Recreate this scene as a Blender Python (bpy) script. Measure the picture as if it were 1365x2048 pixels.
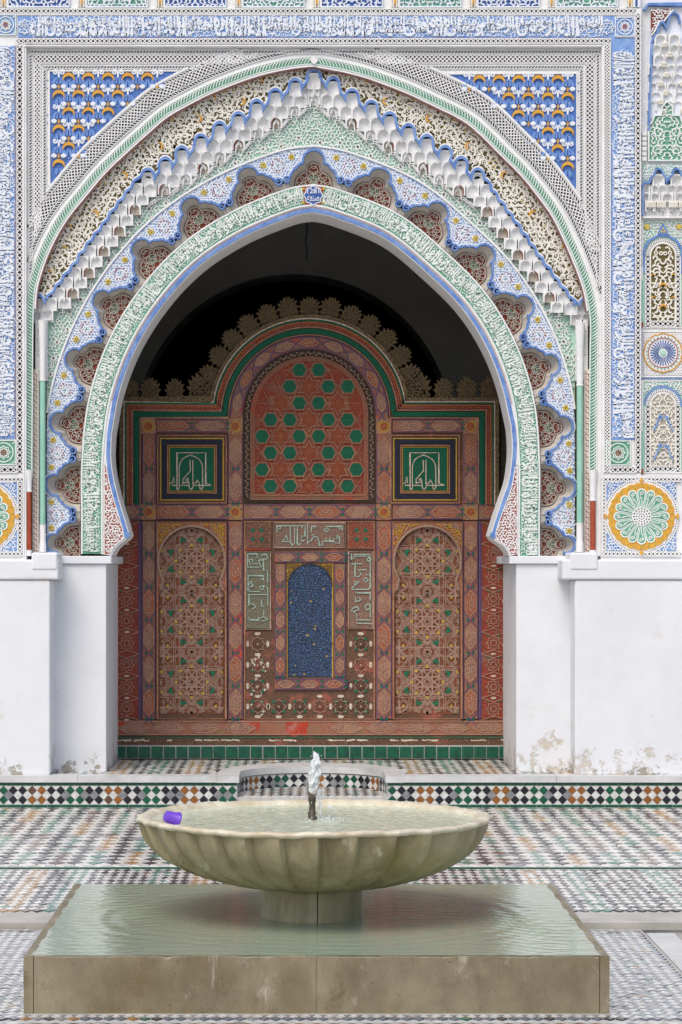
import bpy, math, random, unicodedata
import numpy as np
from math import pi, sin, cos, radians

sc = bpy.context.scene
for _o in list(bpy.data.objects):
    bpy.data.objects.remove(_o)

# ------------------------------------------------------------------ camera, sky, sun, exposure
F = 5200.0            # focal length in photograph pixels (photograph is 1365 x 2048)
VX, VY = 600.0, 1130.0  # where lines square to the facade meet
EYE = 1.6
cam_d = bpy.data.cameras.new("camera")
cam = bpy.data.objects.new("camera", cam_d)
sc.collection.objects.link(cam)
cam.location = (0, 0, EYE)
cam.rotation_euler = (pi / 2, 0, 0)
cam_d.sensor_fit = 'VERTICAL'
cam_d.sensor_height = 36.0
cam_d.sensor_width = 24.0
cam_d.lens = F / 2048 * 36.0
cam_d.shift_x = (682.5 - VX) / 2048
cam_d.shift_y = (VY - 1024) / 2048
cam_d.clip_start = 0.05
cam_d.clip_end = 2000
sc.camera = cam

SUN_EL, SUN_AZ = radians(54), radians(24)     # azimuth measured from behind the camera towards the left
w = bpy.data.worlds.new("World")
sc.world = w
w.use_nodes = True
nt = w.node_tree
sky = nt.nodes.new("ShaderNodeTexSky")
sky.sky_type = 'NISHITA'
sky.sun_disc = False
sky.sun_elevation = SUN_EL
sky.sun_rotation = pi + SUN_AZ
sky.air_density = 1.0
sky.dust_density = 3.0
sky.ozone_density = 1.0
bg = nt.nodes["Background"]
bg.inputs[1].default_value = 0.15
nt.links.new(sky.outputs[0], bg.inputs[0])

sun_d = bpy.data.lights.new("sun", 'SUN')
sun_d.energy = 1.45
sun_d.angle = radians(30)
sun_d.color = (1.0, 0.95, 0.88)
sun = bpy.data.objects.new("sun", sun_d)
sc.collection.objects.link(sun)
# the sun stands behind the camera, to the left and high
_dx, _dy, _dz = -sin(SUN_AZ) * cos(SUN_EL), -cos(SUN_AZ) * cos(SUN_EL), sin(SUN_EL)
from mathutils import Vector, Matrix
sun.rotation_euler = Vector((_dx, _dy, _dz)).to_track_quat('Z', 'Y').to_euler()

sc.view_settings.view_transform = 'Standard'
sc.view_settings.look = 'None'
sc.view_settings.exposure = 0.12
sc.view_settings.gamma = 1
sc.view_settings.use_curve_mapping = False
sc.render.engine = 'CYCLES'
sc.cycles.use_denoising = True
try:
    sc.cycles.denoiser = 'OPENIMAGEDENOISE'
    sc.cycles.denoising_input_passes = 'RGB_ALBEDO_NORMAL'
except Exception:
    pass
sc.cycles.max_bounces = 6
sc.cycles.diffuse_bounces = 3
sc.cycles.glossy_bounces = 3
sc.cycles.transmission_bounces = 5
sc.cycles.caustics_reflective = False
sc.cycles.caustics_refractive = False

rng = np.random.default_rng(7)
random.seed(7)
COL = sc.collection

# ------------------------------------------------------------------ materials
MATS = {}


def srgb(r, g, b):
    f = lambda c: (c / 255 / 12.92) if c <= 10 else ((c / 255 + 0.055) / 1.055) ** 2.4
    return (f(r), f(g), f(b))


def pmat(name, c, c2=None, scale=14, rough=0.7, bump=0.15, bscale=220, wear=None, coat=0.0, spec=0.4, detail=6, contrast=(0.35, 0.65), stretch=None):
    """weathered procedural paint / stone: two tones mixed by noise, fine bump, optional worn-through colour."""
    m = bpy.data.materials.new(name)
    m.use_nodes = True
    t = m.node_tree
    N, L = t.nodes, t.links
    b = N["Principled BSDF"]
    b.inputs["Roughness"].default_value = rough
    b.inputs["Specular IOR Level"].default_value = spec
    if coat:
        b.inputs["Coat Weight"].default_value = coat
        b.inputs["Coat Roughness"].default_value = 0.12
    geo = N.new("ShaderNodeNewGeometry")
    vec = geo.outputs["Position"]
    if stretch:
        mp = N.new("ShaderNodeMapping")
        mp.inputs["Scale"].default_value = stretch
        L.new(vec, mp.inputs[0])
        vec = mp.outputs[0]
    n1 = N.new("ShaderNodeTexNoise")
    n1.inputs["Scale"].default_value = scale
    n1.inputs["Detail"].default_value = detail
    n1.inputs["Roughness"].default_value = 0.65
    L.new(vec, n1.inputs["Vector"])
    r1 = N.new("ShaderNodeMapRange")
    r1.inputs[1].default_value, r1.inputs[2].default_value = contrast
    L.new(n1.outputs[0], r1.inputs[0])
    mx = N.new("ShaderNodeMix")
    mx.data_type = 'RGBA'
    c2 = c2 or tuple(x * 0.72 for x in c)
    mx.inputs[6].default_value = (*c, 1)
    mx.inputs[7].default_value = (*c2, 1)
    L.new(r1.outputs[0], mx.inputs[0])
    out = mx.outputs[2]
    for (wc, ws, w0, w1, *st2) in (wear or []):
        vec2 = vec
        if st2:
            mp2 = N.new("ShaderNodeMapping")
            mp2.inputs["Scale"].default_value = st2[0]
            L.new(geo.outputs["Position"], mp2.inputs[0])
            vec2 = mp2.outputs[0]
        n2 = N.new("ShaderNodeTexNoise")
        n2.inputs["Scale"].default_value = ws
        n2.inputs["Detail"].default_value = 7
        n2.inputs["Roughness"].default_value = 0.7
        L.new(vec2, n2.inputs["Vector"])
        r2 = N.new("ShaderNodeMapRange")
        r2.inputs[1].default_value, r2.inputs[2].default_value = w0, w1
        L.new(n2.outputs[0], r2.inputs[0])
        m2 = N.new("ShaderNodeMix")
        m2.data_type = 'RGBA'
        L.new(r2.outputs[0], m2.inputs[0])
        L.new(out, m2.inputs[6])
        m2.inputs[7].default_value = (*wc, 1)
        out = m2.outputs[2]
    L.new(out, b.inputs["Base Color"])
    if bump:
        nb = N.new("ShaderNodeTexNoise")
        nb.inputs["Scale"].default_value = bscale
        nb.inputs["Detail"].default_value = 4
        L.new(geo.outputs["Position"], nb.inputs["Vector"])
        bp = N.new("ShaderNodeBump")
        bp.inputs["Strength"].default_value = bump
        bp.inputs["Distance"].default_value = 0.004
        L.new(nb.outputs[0], bp.inputs["Height"])
        L.new(bp.outputs[0], b.inputs["Normal"])
    MATS[name] = m
    return m


W_ = (0.86, 0.855, 0.85)
pmat("plaster", W_, (0.78, 0.77, 0.75), scale=9, rough=0.85, wear=[((0.5, 0.45, 0.38), 5, 0.66, 0.8), ((0.42, 0.40, 0.37), 60, 0.66, 0.75)])
pmat("plaster_cool", (0.82, 0.85, 0.89), (0.72, 0.76, 0.83), scale=11, rough=0.85, wear=[((0.35, 0.42, 0.58), 60, 0.62, 0.75)])
pmat("plaster_green", (0.82, 0.86, 0.82), (0.72, 0.78, 0.73), scale=11, rough=0.85)
pmat("plaster_cream", (0.86, 0.83, 0.75), (0.76, 0.72, 0.62), scale=12, rough=0.85)
pmat("tracery_beige", (0.56, 0.49, 0.41), (0.44, 0.38, 0.31), scale=16, rough=0.9)
pmat("niche_plaster", (0.56, 0.52, 0.46), (0.44, 0.40, 0.35), scale=16, rough=0.9)
pmat("lace_ground", srgb(140, 168, 214), srgb(184, 202, 228), scale=26, rough=0.8)
pmat("spandrel_ground_blue", srgb(62, 98, 166), srgb(92, 130, 194), scale=60, rough=0.75)
pmat("spandrel_blue", srgb(128, 162, 216), srgb(92, 130, 196), scale=90, rough=0.75)
pmat("blue_ground", srgb(106, 144, 206), srgb(148, 178, 220), scale=20, rough=0.75, wear=[((0.5, 0.56, 0.66), 70, 0.60, 0.72)])
pmat("blue_paint", srgb(84, 122, 190), srgb(126, 158, 208), scale=16, rough=0.6, wear=[((0.62, 0.68, 0.78), 40, 0.62, 0.74)])
pmat("deep_blue", srgb(46, 80, 148), srgb(66, 104, 172), scale=30, rough=0.7)
pmat("green_ground", srgb(84, 150, 120), srgb(122, 176, 150), scale=20, rough=0.75, wear=[((0.5, 0.6, 0.53), 70, 0.62, 0.75)])
pmat("pale_green", srgb(158, 204, 182), srgb(190, 222, 206), scale=18, rough=0.75)
pmat("mint_paint", srgb(140, 196, 174), srgb(160, 208, 190), scale=10, rough=0.6, wear=[((0.7, 0.74, 0.7), 30, 0.68, 0.78)])
pmat("ochre", srgb(226, 170, 58), srgb(206, 150, 62), scale=30, rough=0.65)
pmat("lemon", srgb(222, 196, 84), srgb(196, 170, 70), scale=30, rough=0.65)
pmat("red_brown", srgb(112, 48, 36), srgb(138, 66, 48), scale=30, rough=0.8)
pmat("terracotta", srgb(172, 82, 52), srgb(150, 62, 40), scale=20, rough=0.7, wear=[((0.5, 0.3, 0.22), 50, 0.62, 0.72)])
pmat("pink_red", srgb(160, 84, 76), srgb(186, 120, 108), scale=30, rough=0.8)
pmat("recess_dark_paint", (0.045, 0.040, 0.036), (0.075, 0.065, 0.055), scale=12, rough=0.95)  # near-black paint: puts the shade of deep openings into the colour
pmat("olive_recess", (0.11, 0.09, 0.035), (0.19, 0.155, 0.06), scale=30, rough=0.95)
pmat("red_line", srgb(140, 84, 76), srgb(180, 140, 130), scale=30, rough=0.8)
pmat("whitewash", (0.80, 0.81, 0.83), (0.74, 0.75, 0.77), scale=2.5, rough=0.9, bump=0.35, bscale=14,
     wear=[((0.66, 0.60, 0.52), 2.1, 0.60, 0.74), ((0.55, 0.50, 0.43), 9, 0.68, 0.74)])


def damp(m, zlo, zhi, colour, scale):
    """peeling, stained patches, thicker low on the wall"""
    t = m.node_tree
    N, L = t.nodes, t.links
    b = N["Principled BSDF"]
    old = b.inputs["Base Color"].links[0].from_socket
    geo = N.new("ShaderNodeNewGeometry")
    sp = N.new("ShaderNodeSeparateXYZ")
    L.new(geo.outputs["Position"], sp.inputs[0])
    hr = N.new("ShaderNodeMapRange")
    hr.inputs[1].default_value, hr.inputs[2].default_value = zlo, zhi
    hr.inputs[3].default_value, hr.inputs[4].default_value = 0.10, -0.10
    L.new(sp.outputs[2], hr.inputs[0])
    n = N.new("ShaderNodeTexNoise")
    n.inputs["Scale"].default_value = scale
    n.inputs["Detail"].default_value = 9
    n.inputs["Roughness"].default_value = 0.72
    L.new(geo.outputs["Position"], n.inputs["Vector"])
    ad = N.new("ShaderNodeMath")
    L.new(n.outputs[0], ad.inputs[0])
    L.new(hr.outputs[0], ad.inputs[1])
    r = N.new("ShaderNodeMapRange")
    r.inputs[1].default_value, r.inputs[2].default_value = 0.625, 0.655
    L.new(ad.outputs[0], r.inputs[0])
    mx = N.new("ShaderNodeMix")
    mx.data_type = 'RGBA'
    L.new(r.outputs[0], mx.inputs[0])
    L.new(old, mx.inputs[6])
    mx.inputs[7].default_value = (*colour, 1)
    L.new(mx.outputs[2], b.inputs["Base Color"])
    bp = N.new("ShaderNodeBump")
    bp.inputs["Strength"].default_value = 0.5
    bp.inputs["Distance"].default_value = 0.006
    bp.invert = True
    L.new(r.outputs[0], bp.inputs["Height"])
    L.new(b.inputs["Normal"].links[0].from_socket, bp.inputs["Normal"])
    L.new(bp.outputs[0], b.inputs["Normal"])


damp(MATS["whitewash"], 0.3, 0.75, (0.62, 0.56, 0.48), 3.2)
damp(MATS["whitewash"], 0.26, 0.42, (0.40, 0.36, 0.30), 11)
pmat("hall_plaster", (0.62, 0.60, 0.55), (0.54, 0.52, 0.48), scale=3, rough=0.95)
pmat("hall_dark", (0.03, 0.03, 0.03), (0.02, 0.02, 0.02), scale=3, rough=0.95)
# woodwork
pmat("wood_pink", srgb(184, 122, 98), srgb(118, 74, 56), scale=190, rough=0.75, bump=0.6, bscale=160, wear=[(srgb(144, 112, 83), 9, 0.5, 0.62), (srgb(208, 78, 55), 4.0, 0.60, 0.68)], contrast=(0.43, 0.57))
pmat("wood_rose", srgb(186, 132, 110), srgb(126, 84, 66), scale=190, rough=0.75, bump=0.5, bscale=160, wear=[(srgb(178, 133, 99), 12, 0.5, 0.6)], contrast=(0.43, 0.57))
pmat("wood_brown", srgb(128, 94, 72), srgb(66, 46, 36), scale=190, rough=0.8, bump=0.6, bscale=160, wear=[(srgb(160, 92, 76), 7, 0.52, 0.64)], contrast=(0.43, 0.57))
pmat("wood_crest", srgb(140, 118, 84), srgb(66, 54, 38), scale=120, rough=0.85, bump=0.6, bscale=150, contrast=(0.42, 0.58))
pmat("wood_dark", srgb(78, 64, 52), srgb(46, 38, 30), scale=50, rough=0.85, bump=0.6, bscale=150)
pmat("wood_red", srgb(172, 78, 52), srgb(104, 46, 34), scale=190, rough=0.8, bump=0.5, bscale=160, wear=[(srgb(133, 96, 80), 10, 0.55, 0.66)], contrast=(0.43, 0.57))
pmat("wood_line", srgb(200, 168, 148), srgb(148, 114, 96), scale=190, rough=0.8, contrast=(0.43, 0.57))
pmat("wood_orange", srgb(194, 110, 70), srgb(136, 74, 52), scale=190, rough=0.8, contrast=(0.43, 0.57))
pmat("wood_yellow", srgb(222, 184, 64), srgb(168, 136, 56), scale=190, rough=0.8)
pmat("wood_violet", srgb(96, 82, 136), srgb(112, 90, 120), scale=50, rough=0.8)
pmat("wood_green", srgb(18, 124, 88), srgb(22, 82, 62), scale=190, rough=0.7, bump=0.4, bscale=200, contrast=(0.43, 0.57))
pmat("wood_navy", srgb(64, 68, 84), srgb(38, 38, 46), scale=190, rough=0.8, bump=0.5, bscale=160)
pmat("wood_blue", srgb(74, 112, 158), srgb(42, 74, 122), scale=190, rough=0.75, bump=0.6, bscale=160, contrast=(0.43, 0.57))
pmat("pale_blue", srgb(136, 158, 192), srgb(90, 118, 160), scale=60, rough=0.8)
pmat("wood_mint", srgb(190, 214, 200), srgb(140, 160, 144), scale=50, rough=0.8)
pmat("wood_cream", srgb(226, 214, 196), srgb(176, 152, 128), scale=50, rough=0.8)
pmat("wood_scarlet", srgb(196, 62, 36), srgb(162, 64, 44), scale=20, rough=0.75, bump=0.4, wear=[(srgb(176, 118, 100), 14, 0.5, 0.62)])
# glazed tile
for nm, a, b2 in (("tile_white", (226, 225, 221), (196, 195, 190)), ("tile_black", (30, 33, 46), (20, 20, 26)), ("tile_green", (12, 98, 70), (18, 66, 54)),
                  ("tile_ochre", (156, 100, 40), (128, 80, 40)), ("tile_brown", (112, 78, 58), (84, 58, 46)), ("tile_grey", (150, 150, 152), (112, 114, 118)), ("tile_slate", (92, 102, 120), (62, 70, 86))):
    pmat(nm.replace("tile", "wet_tile"), srgb(*[int(q * 0.8 + 44) for q in a]), srgb(*[int(q * 0.8 + 40) for q in b2]), scale=26, rough=0.10, bump=0.2, bscale=30, coat=0.5)  # colours lifted paler, the wet sheen painted in
    pmat(nm, srgb(*a), srgb(*b2), scale=26, rough=0.34, bump=0.12, bscale=60, coat=0.1)
for nm, a, b2 in (("floor_white", (240, 237, 231), (220, 216, 208)), ("floor_black", (86, 83, 88), (62, 60, 64)), ("floor_green", (112, 150, 136), (84, 126, 112)),
                  ("floor_ochre", (190, 156, 112), (168, 132, 90)), ("floor_brown", (136, 116, 104), (108, 92, 84)), ("floor_grey", (190, 190, 192), (160, 160, 164)), ("floor_slate", (120, 128, 142), (96, 104, 118))):
    pmat(nm, srgb(*a), srgb(*b2), scale=26, rough=0.26, bump=0.15, bscale=40, coat=0.3)  # paler glazes: reflected sky and dust painted into the colours
pmat("grout", (0.60, 0.59, 0.56), (0.46, 0.45, 0.42), scale=20, rough=0.9)
pmat("marble", (0.70, 0.70, 0.69), (0.56, 0.56, 0.55), scale=5, rough=0.45, bump=0.1, wear=[((0.44, 0.43, 0.40), 3, 0.55, 0.75)])
pmat("marble_wet", (0.52, 0.49, 0.44), (0.36, 0.34, 0.30), scale=6, rough=0.3, bump=0.1)
pmat("bowl_marble", srgb(182, 171, 140), srgb(138, 126, 94), scale=5, rough=0.5, bump=0.3, bscale=120, wear=[(srgb(112, 98, 66), 2.6, 0.5, 0.7), (srgb(150, 138, 72), 1.7, 0.56, 0.76), (srgb(86, 76, 56), 40, 0.66, 0.72), (srgb(206, 198, 176), 9, 0.62, 0.74)], stretch=(1, 1, 0.35))
pmat("bowl_rim", srgb(226, 218, 196), srgb(190, 176, 146), scale=9, rough=0.5, bump=0.3, bscale=100)
pmat("bowl_inside", srgb(222, 220, 180), srgb(196, 196, 148), scale=7, rough=0.6, bump=0.2)
pmat("plinth_marble", srgb(152, 141, 116), srgb(114, 103, 80), scale=4, rough=0.45, bump=0.25, bscale=150, wear=[(srgb(116, 100, 70), 2.2, 0.5, 0.72), (srgb(180, 172, 152), 7, 0.58, 0.72), (srgb(104, 90, 64), 5, 0.56, 0.70), (srgb(190, 184, 168), 13, 0.62, 0.72, (1, 1, 0.10)), (srgb(98, 86, 62), 9, 0.62, 0.74, (1, 1, 0.12)), (srgb(70, 62, 48), 110, 0.63, 0.68), (srgb(150, 140, 120), 260, 0.60, 0.66)], stretch=(1, 1, 0.7))
pmat("plinth_bed", srgb(168, 174, 140), srgb(134, 132, 96), scale=3, rough=0.6, wear=[(srgb(104, 142, 118), 4, 0.48, 0.62)])
pmat("bronze", (0.05, 0.042, 0.03), (0.09, 0.07, 0.045), scale=60, rough=0.4)
pmat("purple_plastic", srgb(104, 62, 190), srgb(112, 70, 200), scale=5, rough=0.35, bump=0)
pmat("black_cord", (0.012, 0.012, 0.012), rough=0.6, bump=0)


def water_mat(name, tint, rough=0.02, wave=18.0, strength=0.25, dist=0.02, trans=0.9, dirn=(1, 1, 1), ior=1.33):
    m = bpy.data.materials.new(name)
    m.use_nodes = True
    t = m.node_tree
    N, L = t.nodes, t.links
    b = N["Principled BSDF"]
    b.inputs["Base Color"].default_value = (*tint, 1)
    b.inputs["Roughness"].default_value = rough
    b.inputs["IOR"].default_value = ior
    b.inputs["Transmission Weight"].default_value = trans
    geo = N.new("ShaderNodeNewGeometry")
    mp = N.new("ShaderNodeMapping")
    mp.inputs["Scale"].default_value = dirn
    L.new(geo.outputs["Position"], mp.inputs[0])
    n = N.new("ShaderNodeTexNoise")
    n.inputs["Scale"].default_value = wave
    n.inputs["Detail"].default_value = 3
    n.inputs["Distortion"].default_value = 0.6
    L.new(mp.outputs[0], n.inputs["Vector"])
    bp = N.new("ShaderNodeBump")
    bp.inputs["Strength"].default_value = strength
    bp.inputs["Distance"].default_value = dist
    L.new(n.outputs[0], bp.inputs["Height"])
    L.new(bp.outputs[0], b.inputs["Normal"])
    MATS[name] = m
    return m


water_mat("basin_water", (0.82, 0.89, 0.66), rough=0.08, wave=30, strength=0.45, dist=0.02, trans=0.35, ior=1.2)
water_mat("plinth_water", (0.66, 0.78, 0.56), wave=11, strength=0.16, dist=0.02, dirn=(0.6, 1.8, 1), trans=0.5, ior=1.28)
fm = pmat("froth", (0.95, 0.96, 0.97), (0.86, 0.90, 0.93), scale=60, rough=0.12, bump=0.5, bscale=120)
fm.node_tree.nodes["Principled BSDF"].inputs["Transmission Weight"].default_value = 0.2
fm.node_tree.nodes["Principled BSDF"].inputs["IOR"].default_value = 1.2

# ------------------------------------------------------------------ object helpers


def finish(o, parent=None, label=None, cat=None, group=None, kind=None):
    if parent is not None:
        o.parent = parent
    if label:
        o["label"] = label
    if cat:
        o["category"] = cat
    if group:
        o["group"] = group
    if kind:
        o["kind"] = kind
    return o


def thing(name, label, cat, loc=(0, 0, 0), group=None):
    o = bpy.data.objects.new(name, None)
    COL.objects.link(o)
    o.empty_display_size = 0.05
    o.location = loc
    return finish(o, None, label, cat, group)


def inst(name, mesh, loc=(0, 0, 0), rot=0.0, scale=(1, 1, 1), parent=None, **kw):
    """object on shared mesh data, turned in the plane of the facade"""
    o = bpy.data.objects.new(name, mesh)
    COL.objects.link(o)
    o.location = loc
    o.rotation_euler = (0, rot, 0)
    o.scale = scale
    return finish(o, parent, **kw)


class MB:
    """collects geometry for one mesh"""

    def __init__(s):
        s.v, s.f, s.m = [], [], []

    def add(s, v, f, mi=0):
        n = len(s.v)
        s.v.extend([tuple(map(float, p)) for p in v])
        s.f.extend([tuple(i + n for i in q) for q in f])
        s.m.extend([mi] * len(f))

    def box(s, x0, x1, y0, y1, z0, z1, mi=0):
        v = [(x, y, z) for x in (x0, x1) for y in (y0, y1) for z in (z0, z1)]
        s.add(v, [(0, 1, 3, 2), (4, 6, 7, 5), (0, 4, 5, 1), (2, 3, 7, 6), (0, 2, 6, 4), (1, 5, 7, 3)], mi)

    def lathe(s, prof, cx, cy, n=32, mi=0, mod=None):
        """prof: list of (r, z)"""
        v = []
        for r, z in prof:
            for k in range(n):
                a = 2 * pi * k / n
                rr = r if mod is None else mod(r, z, a)
                v.append((cx + rr * cos(a), cy + rr * sin(a), z))
        f = []
        for i in range(len(prof) - 1):
            for k in range(n):
                k2 = (k + 1) % n
                f.append((i * n + k, i * n + k2, (i + 1) * n + k2, (i + 1) * n + k))
        s.add(v, f, mi)

    def mesh(s, name, mats, smooth=False):
        me = bpy.data.meshes.new(name)
        me.from_pydata(s.v, [], s.f)
        for m in (mats if isinstance(mats, (list, tuple)) else [mats]):
            me.materials.append(MATS[m])
        if s.m and max(s.m) > 0:
            me.polygons.foreach_set("material_index", s.m)
        if smooth:
            me.polygons.foreach_set("use_smooth", [True] * len(me.polygons))
        me.update()
        return me

    def build(s, name, mats, parent=None, smooth=False, **kw):
        o = bpy.data.objects.new(name, s.mesh(name, mats, smooth))
        COL.objects.link(o)
        return finish(o, parent, **kw)


def recalc(o):
    import bmesh
    bm = bmesh.new()
    bm.from_mesh(o.data)
    bmesh.ops.recalc_face_normals(bm, faces=bm.faces)
    bm.to_mesh(o.data)
    bm.free()
    return o


class Layer:
    """a vertical plane parallel to the facade at distance d; drawn on in photograph pixels"""

    def __init__(s, d):
        s.d, s.k = d, F / d

    def __call__(s, p, h=0.0):
        p = np.asarray(p, float).reshape(-1, 2)
        h = np.broadcast_to(np.asarray(h, float), (len(p),))
        return np.stack([(p[:, 0] - VX) / s.k, s.d - h, EYE + (VY - p[:, 1]) / s.k], 1)

    def loc(s, x, y, h=0.0):
        return tuple(s([(x, y)], h)[0])


class Local:
    """the same drawing plane centred on its own origin, for shared meshes (units: pixels at distance d, y up)"""

    def __init__(s, d):
        s.k = F / d

    def __call__(s, p, h=0.0):
        p = np.asarray(p, float).reshape(-1, 2)
        h = np.broadcast_to(np.asarray(h, float), (len(p),))
        return np.stack([p[:, 0] / s.k, -h, p[:, 1] / s.k], 1)


def ribbon(mb, T, pts, w, h0, h1, mi=0, closed=False, bev=0.76, mp=None):
    """a raised strap along a line in the plane"""
    if T.k > 295 and 0 < h1 - h0 < 0.022:      # plaster carving is shallow
        h1 = h0 + (h1 - h0) * 0.55
    h1 = h1 + random.random() * 0.0012
    p = np.asarray(pts, float)
    n = len(p)
    if n < 2:
        return
    w = np.broadcast_to(np.asarray(w, float), (n,)) / 2
    if mp is not None:
        p = mp(p)
    if closed:
        t = np.roll(p, -1, 0) - np.roll(p, 1, 0)
    else:
        t = np.gradient(p, axis=0)
    l = np.hypot(t[:, 0], t[:, 1])[:, None]
    l[l < 1e-9] = 1
    t = t / l
    nn = np.stack([-t[:, 1], t[:, 0]], 1)
    # widen at mitres
    if n > 2:
        e = np.diff(np.vstack([p, p[:1]]) if closed else p, axis=0)
        e = e / np.maximum(np.hypot(e[:, 0], e[:, 1])[:, None], 1e-9)
        cs = np.ones(n)
        if closed:
            cs = np.abs((e * t).sum(1))
        else:
            cs[1:-1] = np.abs((e[1:] * t[1:-1]).sum(1))
        w = w / np.clip(cs, 0.5, 1)
    a, b = nn * w[:, None], nn * (w * bev)[:, None]
    V = np.concatenate([T(p + a, h0), T(p + b, h1), T(p - b, h1), T(p - a, h0)])
    f = []
    m = n if closed else n - 1
    for i in range(m):
        j = (i + 1) % n
        for q in range(3):
            f.append((q * n + i, q * n + j, (q + 1) * n + j, (q + 1) * n + i))
    if not closed:
        f.append((0, n, 2 * n, 3 * n))
        f.append((n - 1, 4 * n - 1, 3 * n - 1, 2 * n - 1))
    mb.add(V, f, mi)


def plate(mb, T, pts, h0, h1, mi=0, mside=None, bev=0.0, mp=None):
    """a flat-topped raised polygon; bev insets the top towards the centroid by that fraction"""
    p = np.asarray(pts, float)
    if mp is not None:
        p = mp(p)
    n = len(p)
    c = p.mean(0)
    q = c + (p - c) * (1 - bev)
    V = np.concatenate([T(p, h0), T(q, h1)])
    mb.add(V, [(i, (i + 1) % n, n + (i + 1) % n, n + i) for i in range(n)], mi if mside is None else mside)
    mb.add(T(q, h1), [tuple(range(n))], mi)


def loft(mb, A, B, mi=0, closed=False):
    n = len(A)
    m = n if closed else n - 1
    mb.add(np.concatenate([A, B]), [(i, (i + 1) % n, n + (i + 1) % n, n + i) for i in range(m)], mi)


def circ(cx, cy, r, n=12, a0=0.0, a1=2 * pi, ry=None):
    e = abs(a1 - a0) > 6.28
    a = np.linspace(a0, a1, n, endpoint=not e)
    return np.stack([cx + r * np.cos(a), cy + (ry or r) * np.sin(a)], 1)


def star(cx, cy, r, r2, n, a0=0.0):
    a = a0 + np.arange(2 * n) * pi / n
    rr = np.where(np.arange(2 * n) % 2 == 0, r, r2)
    return np.stack([cx + rr * np.cos(a), cy + rr * np.sin(a)], 1)


def rect(x0, y0, x1, y1):
    return np.array([(x0, y0), (x1, y0), (x1, y1), (x0, y1)], float)


def crescent(cx, cy, r, ang=0.0, n=9, thick=0.62):
    """crescent opening away from direction ang"""
    a = np.linspace(-1.9, 1.9, n)
    o = np.stack([r * np.cos(a), r * np.sin(a)], 1)
    i = np.stack([r * 0.78 * np.cos(a[::-1]) - r * (1 - thick), r * 0.86 * np.sin(a[::-1])], 1)
    p = np.vstack([o, i[1:-1]])
    R = np.array([[cos(ang), -sin(ang)], [sin(ang), cos(ang)]])
    return p @ R.T + (cx, cy)


def inside(poly, p):
    poly = np.asarray(poly, float)
    p = np.asarray(p, float).reshape(-1, 2)
    r = np.zeros(len(p), bool)
    x1, y1 = poly[-1]
    for x2, y2 in poly:
        c = ((y2 > p[:, 1]) != (y1 > p[:, 1]))
        with np.errstate(divide='ignore', invalid='ignore'):
            xx = (x1 - x2) * (p[:, 1] - y2) / (y1 - y2 + 1e-12) + x2
        r ^= c & (p[:, 0] < xx)
        x1, y1 = x2, y2
    return r


def curl(cx, cy, size, ang, sign, n=7, turn=4.2):
    """a hooked tendril"""
    t = np.linspace(0, 1, n)
    a = ang + sign * turn * t ** 1.3
    step = size * (1.25 - t) / n * 1.5
    p = np.cumsum(np.stack([np.cos(a) * step, np.sin(a) * step], 1), 0)
    p = p - p.mean(0) + (cx, cy)
    return p


def smooth_noise(seed, sc_):
    r = np.random.default_rng(seed)
    ks = r.normal(0, 1, (6, 2)) / sc_
    ph = r.uniform(0, 2 * pi, 6)
    return lambda p: np.sin(p @ ks.T + ph).sum(1)


def tracery(mb, T, region, spacing, sw, h0, h1, seed=1, mi=0, ros=0.0, mi_ros=0, mp=None, mirror=None, sym_x=None, test_pad=0.35, dens=1.0):
    """carved foliage filling a region: tendrils and buds on a jittered hexagonal lattice, following a swirling field.
    region: polygon in drawing coordinates; mp maps drawing coordinates to the plane"""
    r = np.random.default_rng(seed)
    reg = np.asarray(region, float)
    x0, y0 = reg.min(0)
    x1, y1 = reg.max(0)
    pts = []
    row = 0
    y = y0 + spacing * 0.4
    while y < y1:
        x = x0 + (spacing * 0.5 if row % 2 else 0) + spacing * 0.2
        while x < x1:
            pts.append((x, y))
            x += spacing
        y += spacing * 0.866
        row += 1
    if not pts:
        return
    pts = np.array(pts)
    pts += r.uniform(-0.16, 0.16, pts.shape) * spacing
    keep = inside(reg, pts)
    for dx, dy in ((test_pad, 0), (-test_pad, 0), (0, test_pad), (0, -test_pad)):
        keep &= inside(reg, pts + np.array([dx, dy]) * spacing)
    if sym_x is not None:
        keep &= pts[:, 0] <= sym_x - spacing * 0.2
    pts = pts[keep]
    if not len(pts):
        return
    fld = smooth_noise(seed + 11, spacing * 3.2)(pts)
    k = 0
    for (cx, cy), a in zip(pts, fld):
        k += 1
        reps = [1.0] if sym_x is None else [1.0, -1.0]
        u = r.random()
        sg = 1 if (k % 2) else -1
        ang = a * 1.4 + r.uniform(-0.5, 0.5)
        ln = spacing * r.uniform(1.25, 2.1) * dens
        tn = r.uniform(2.4, 4.8)
        for s_ in reps:
            if u < ros:
                p = circ(cx, cy, spacing * 0.33, 8)
                if s_ < 0:
                    p[:, 0] = 2 * sym_x - p[:, 0]
                ribbon(mb, T, p, sw * 0.75, h0, h1, mi_ros, closed=True, mp=mp)
            else:
                p = curl(cx, cy, ln, ang, sg, 8, tn)
                if s_ < 0:
                    p[:, 0] = 2 * sym_x - p[:, 0]
                ww = sw * np.array([0.45, 0.8, 1.1, 1.15, 1.0, 0.85, 0.85, 0.6])
                ribbon(mb, T, p, ww, h0, h1, mi, mp=mp)


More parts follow.
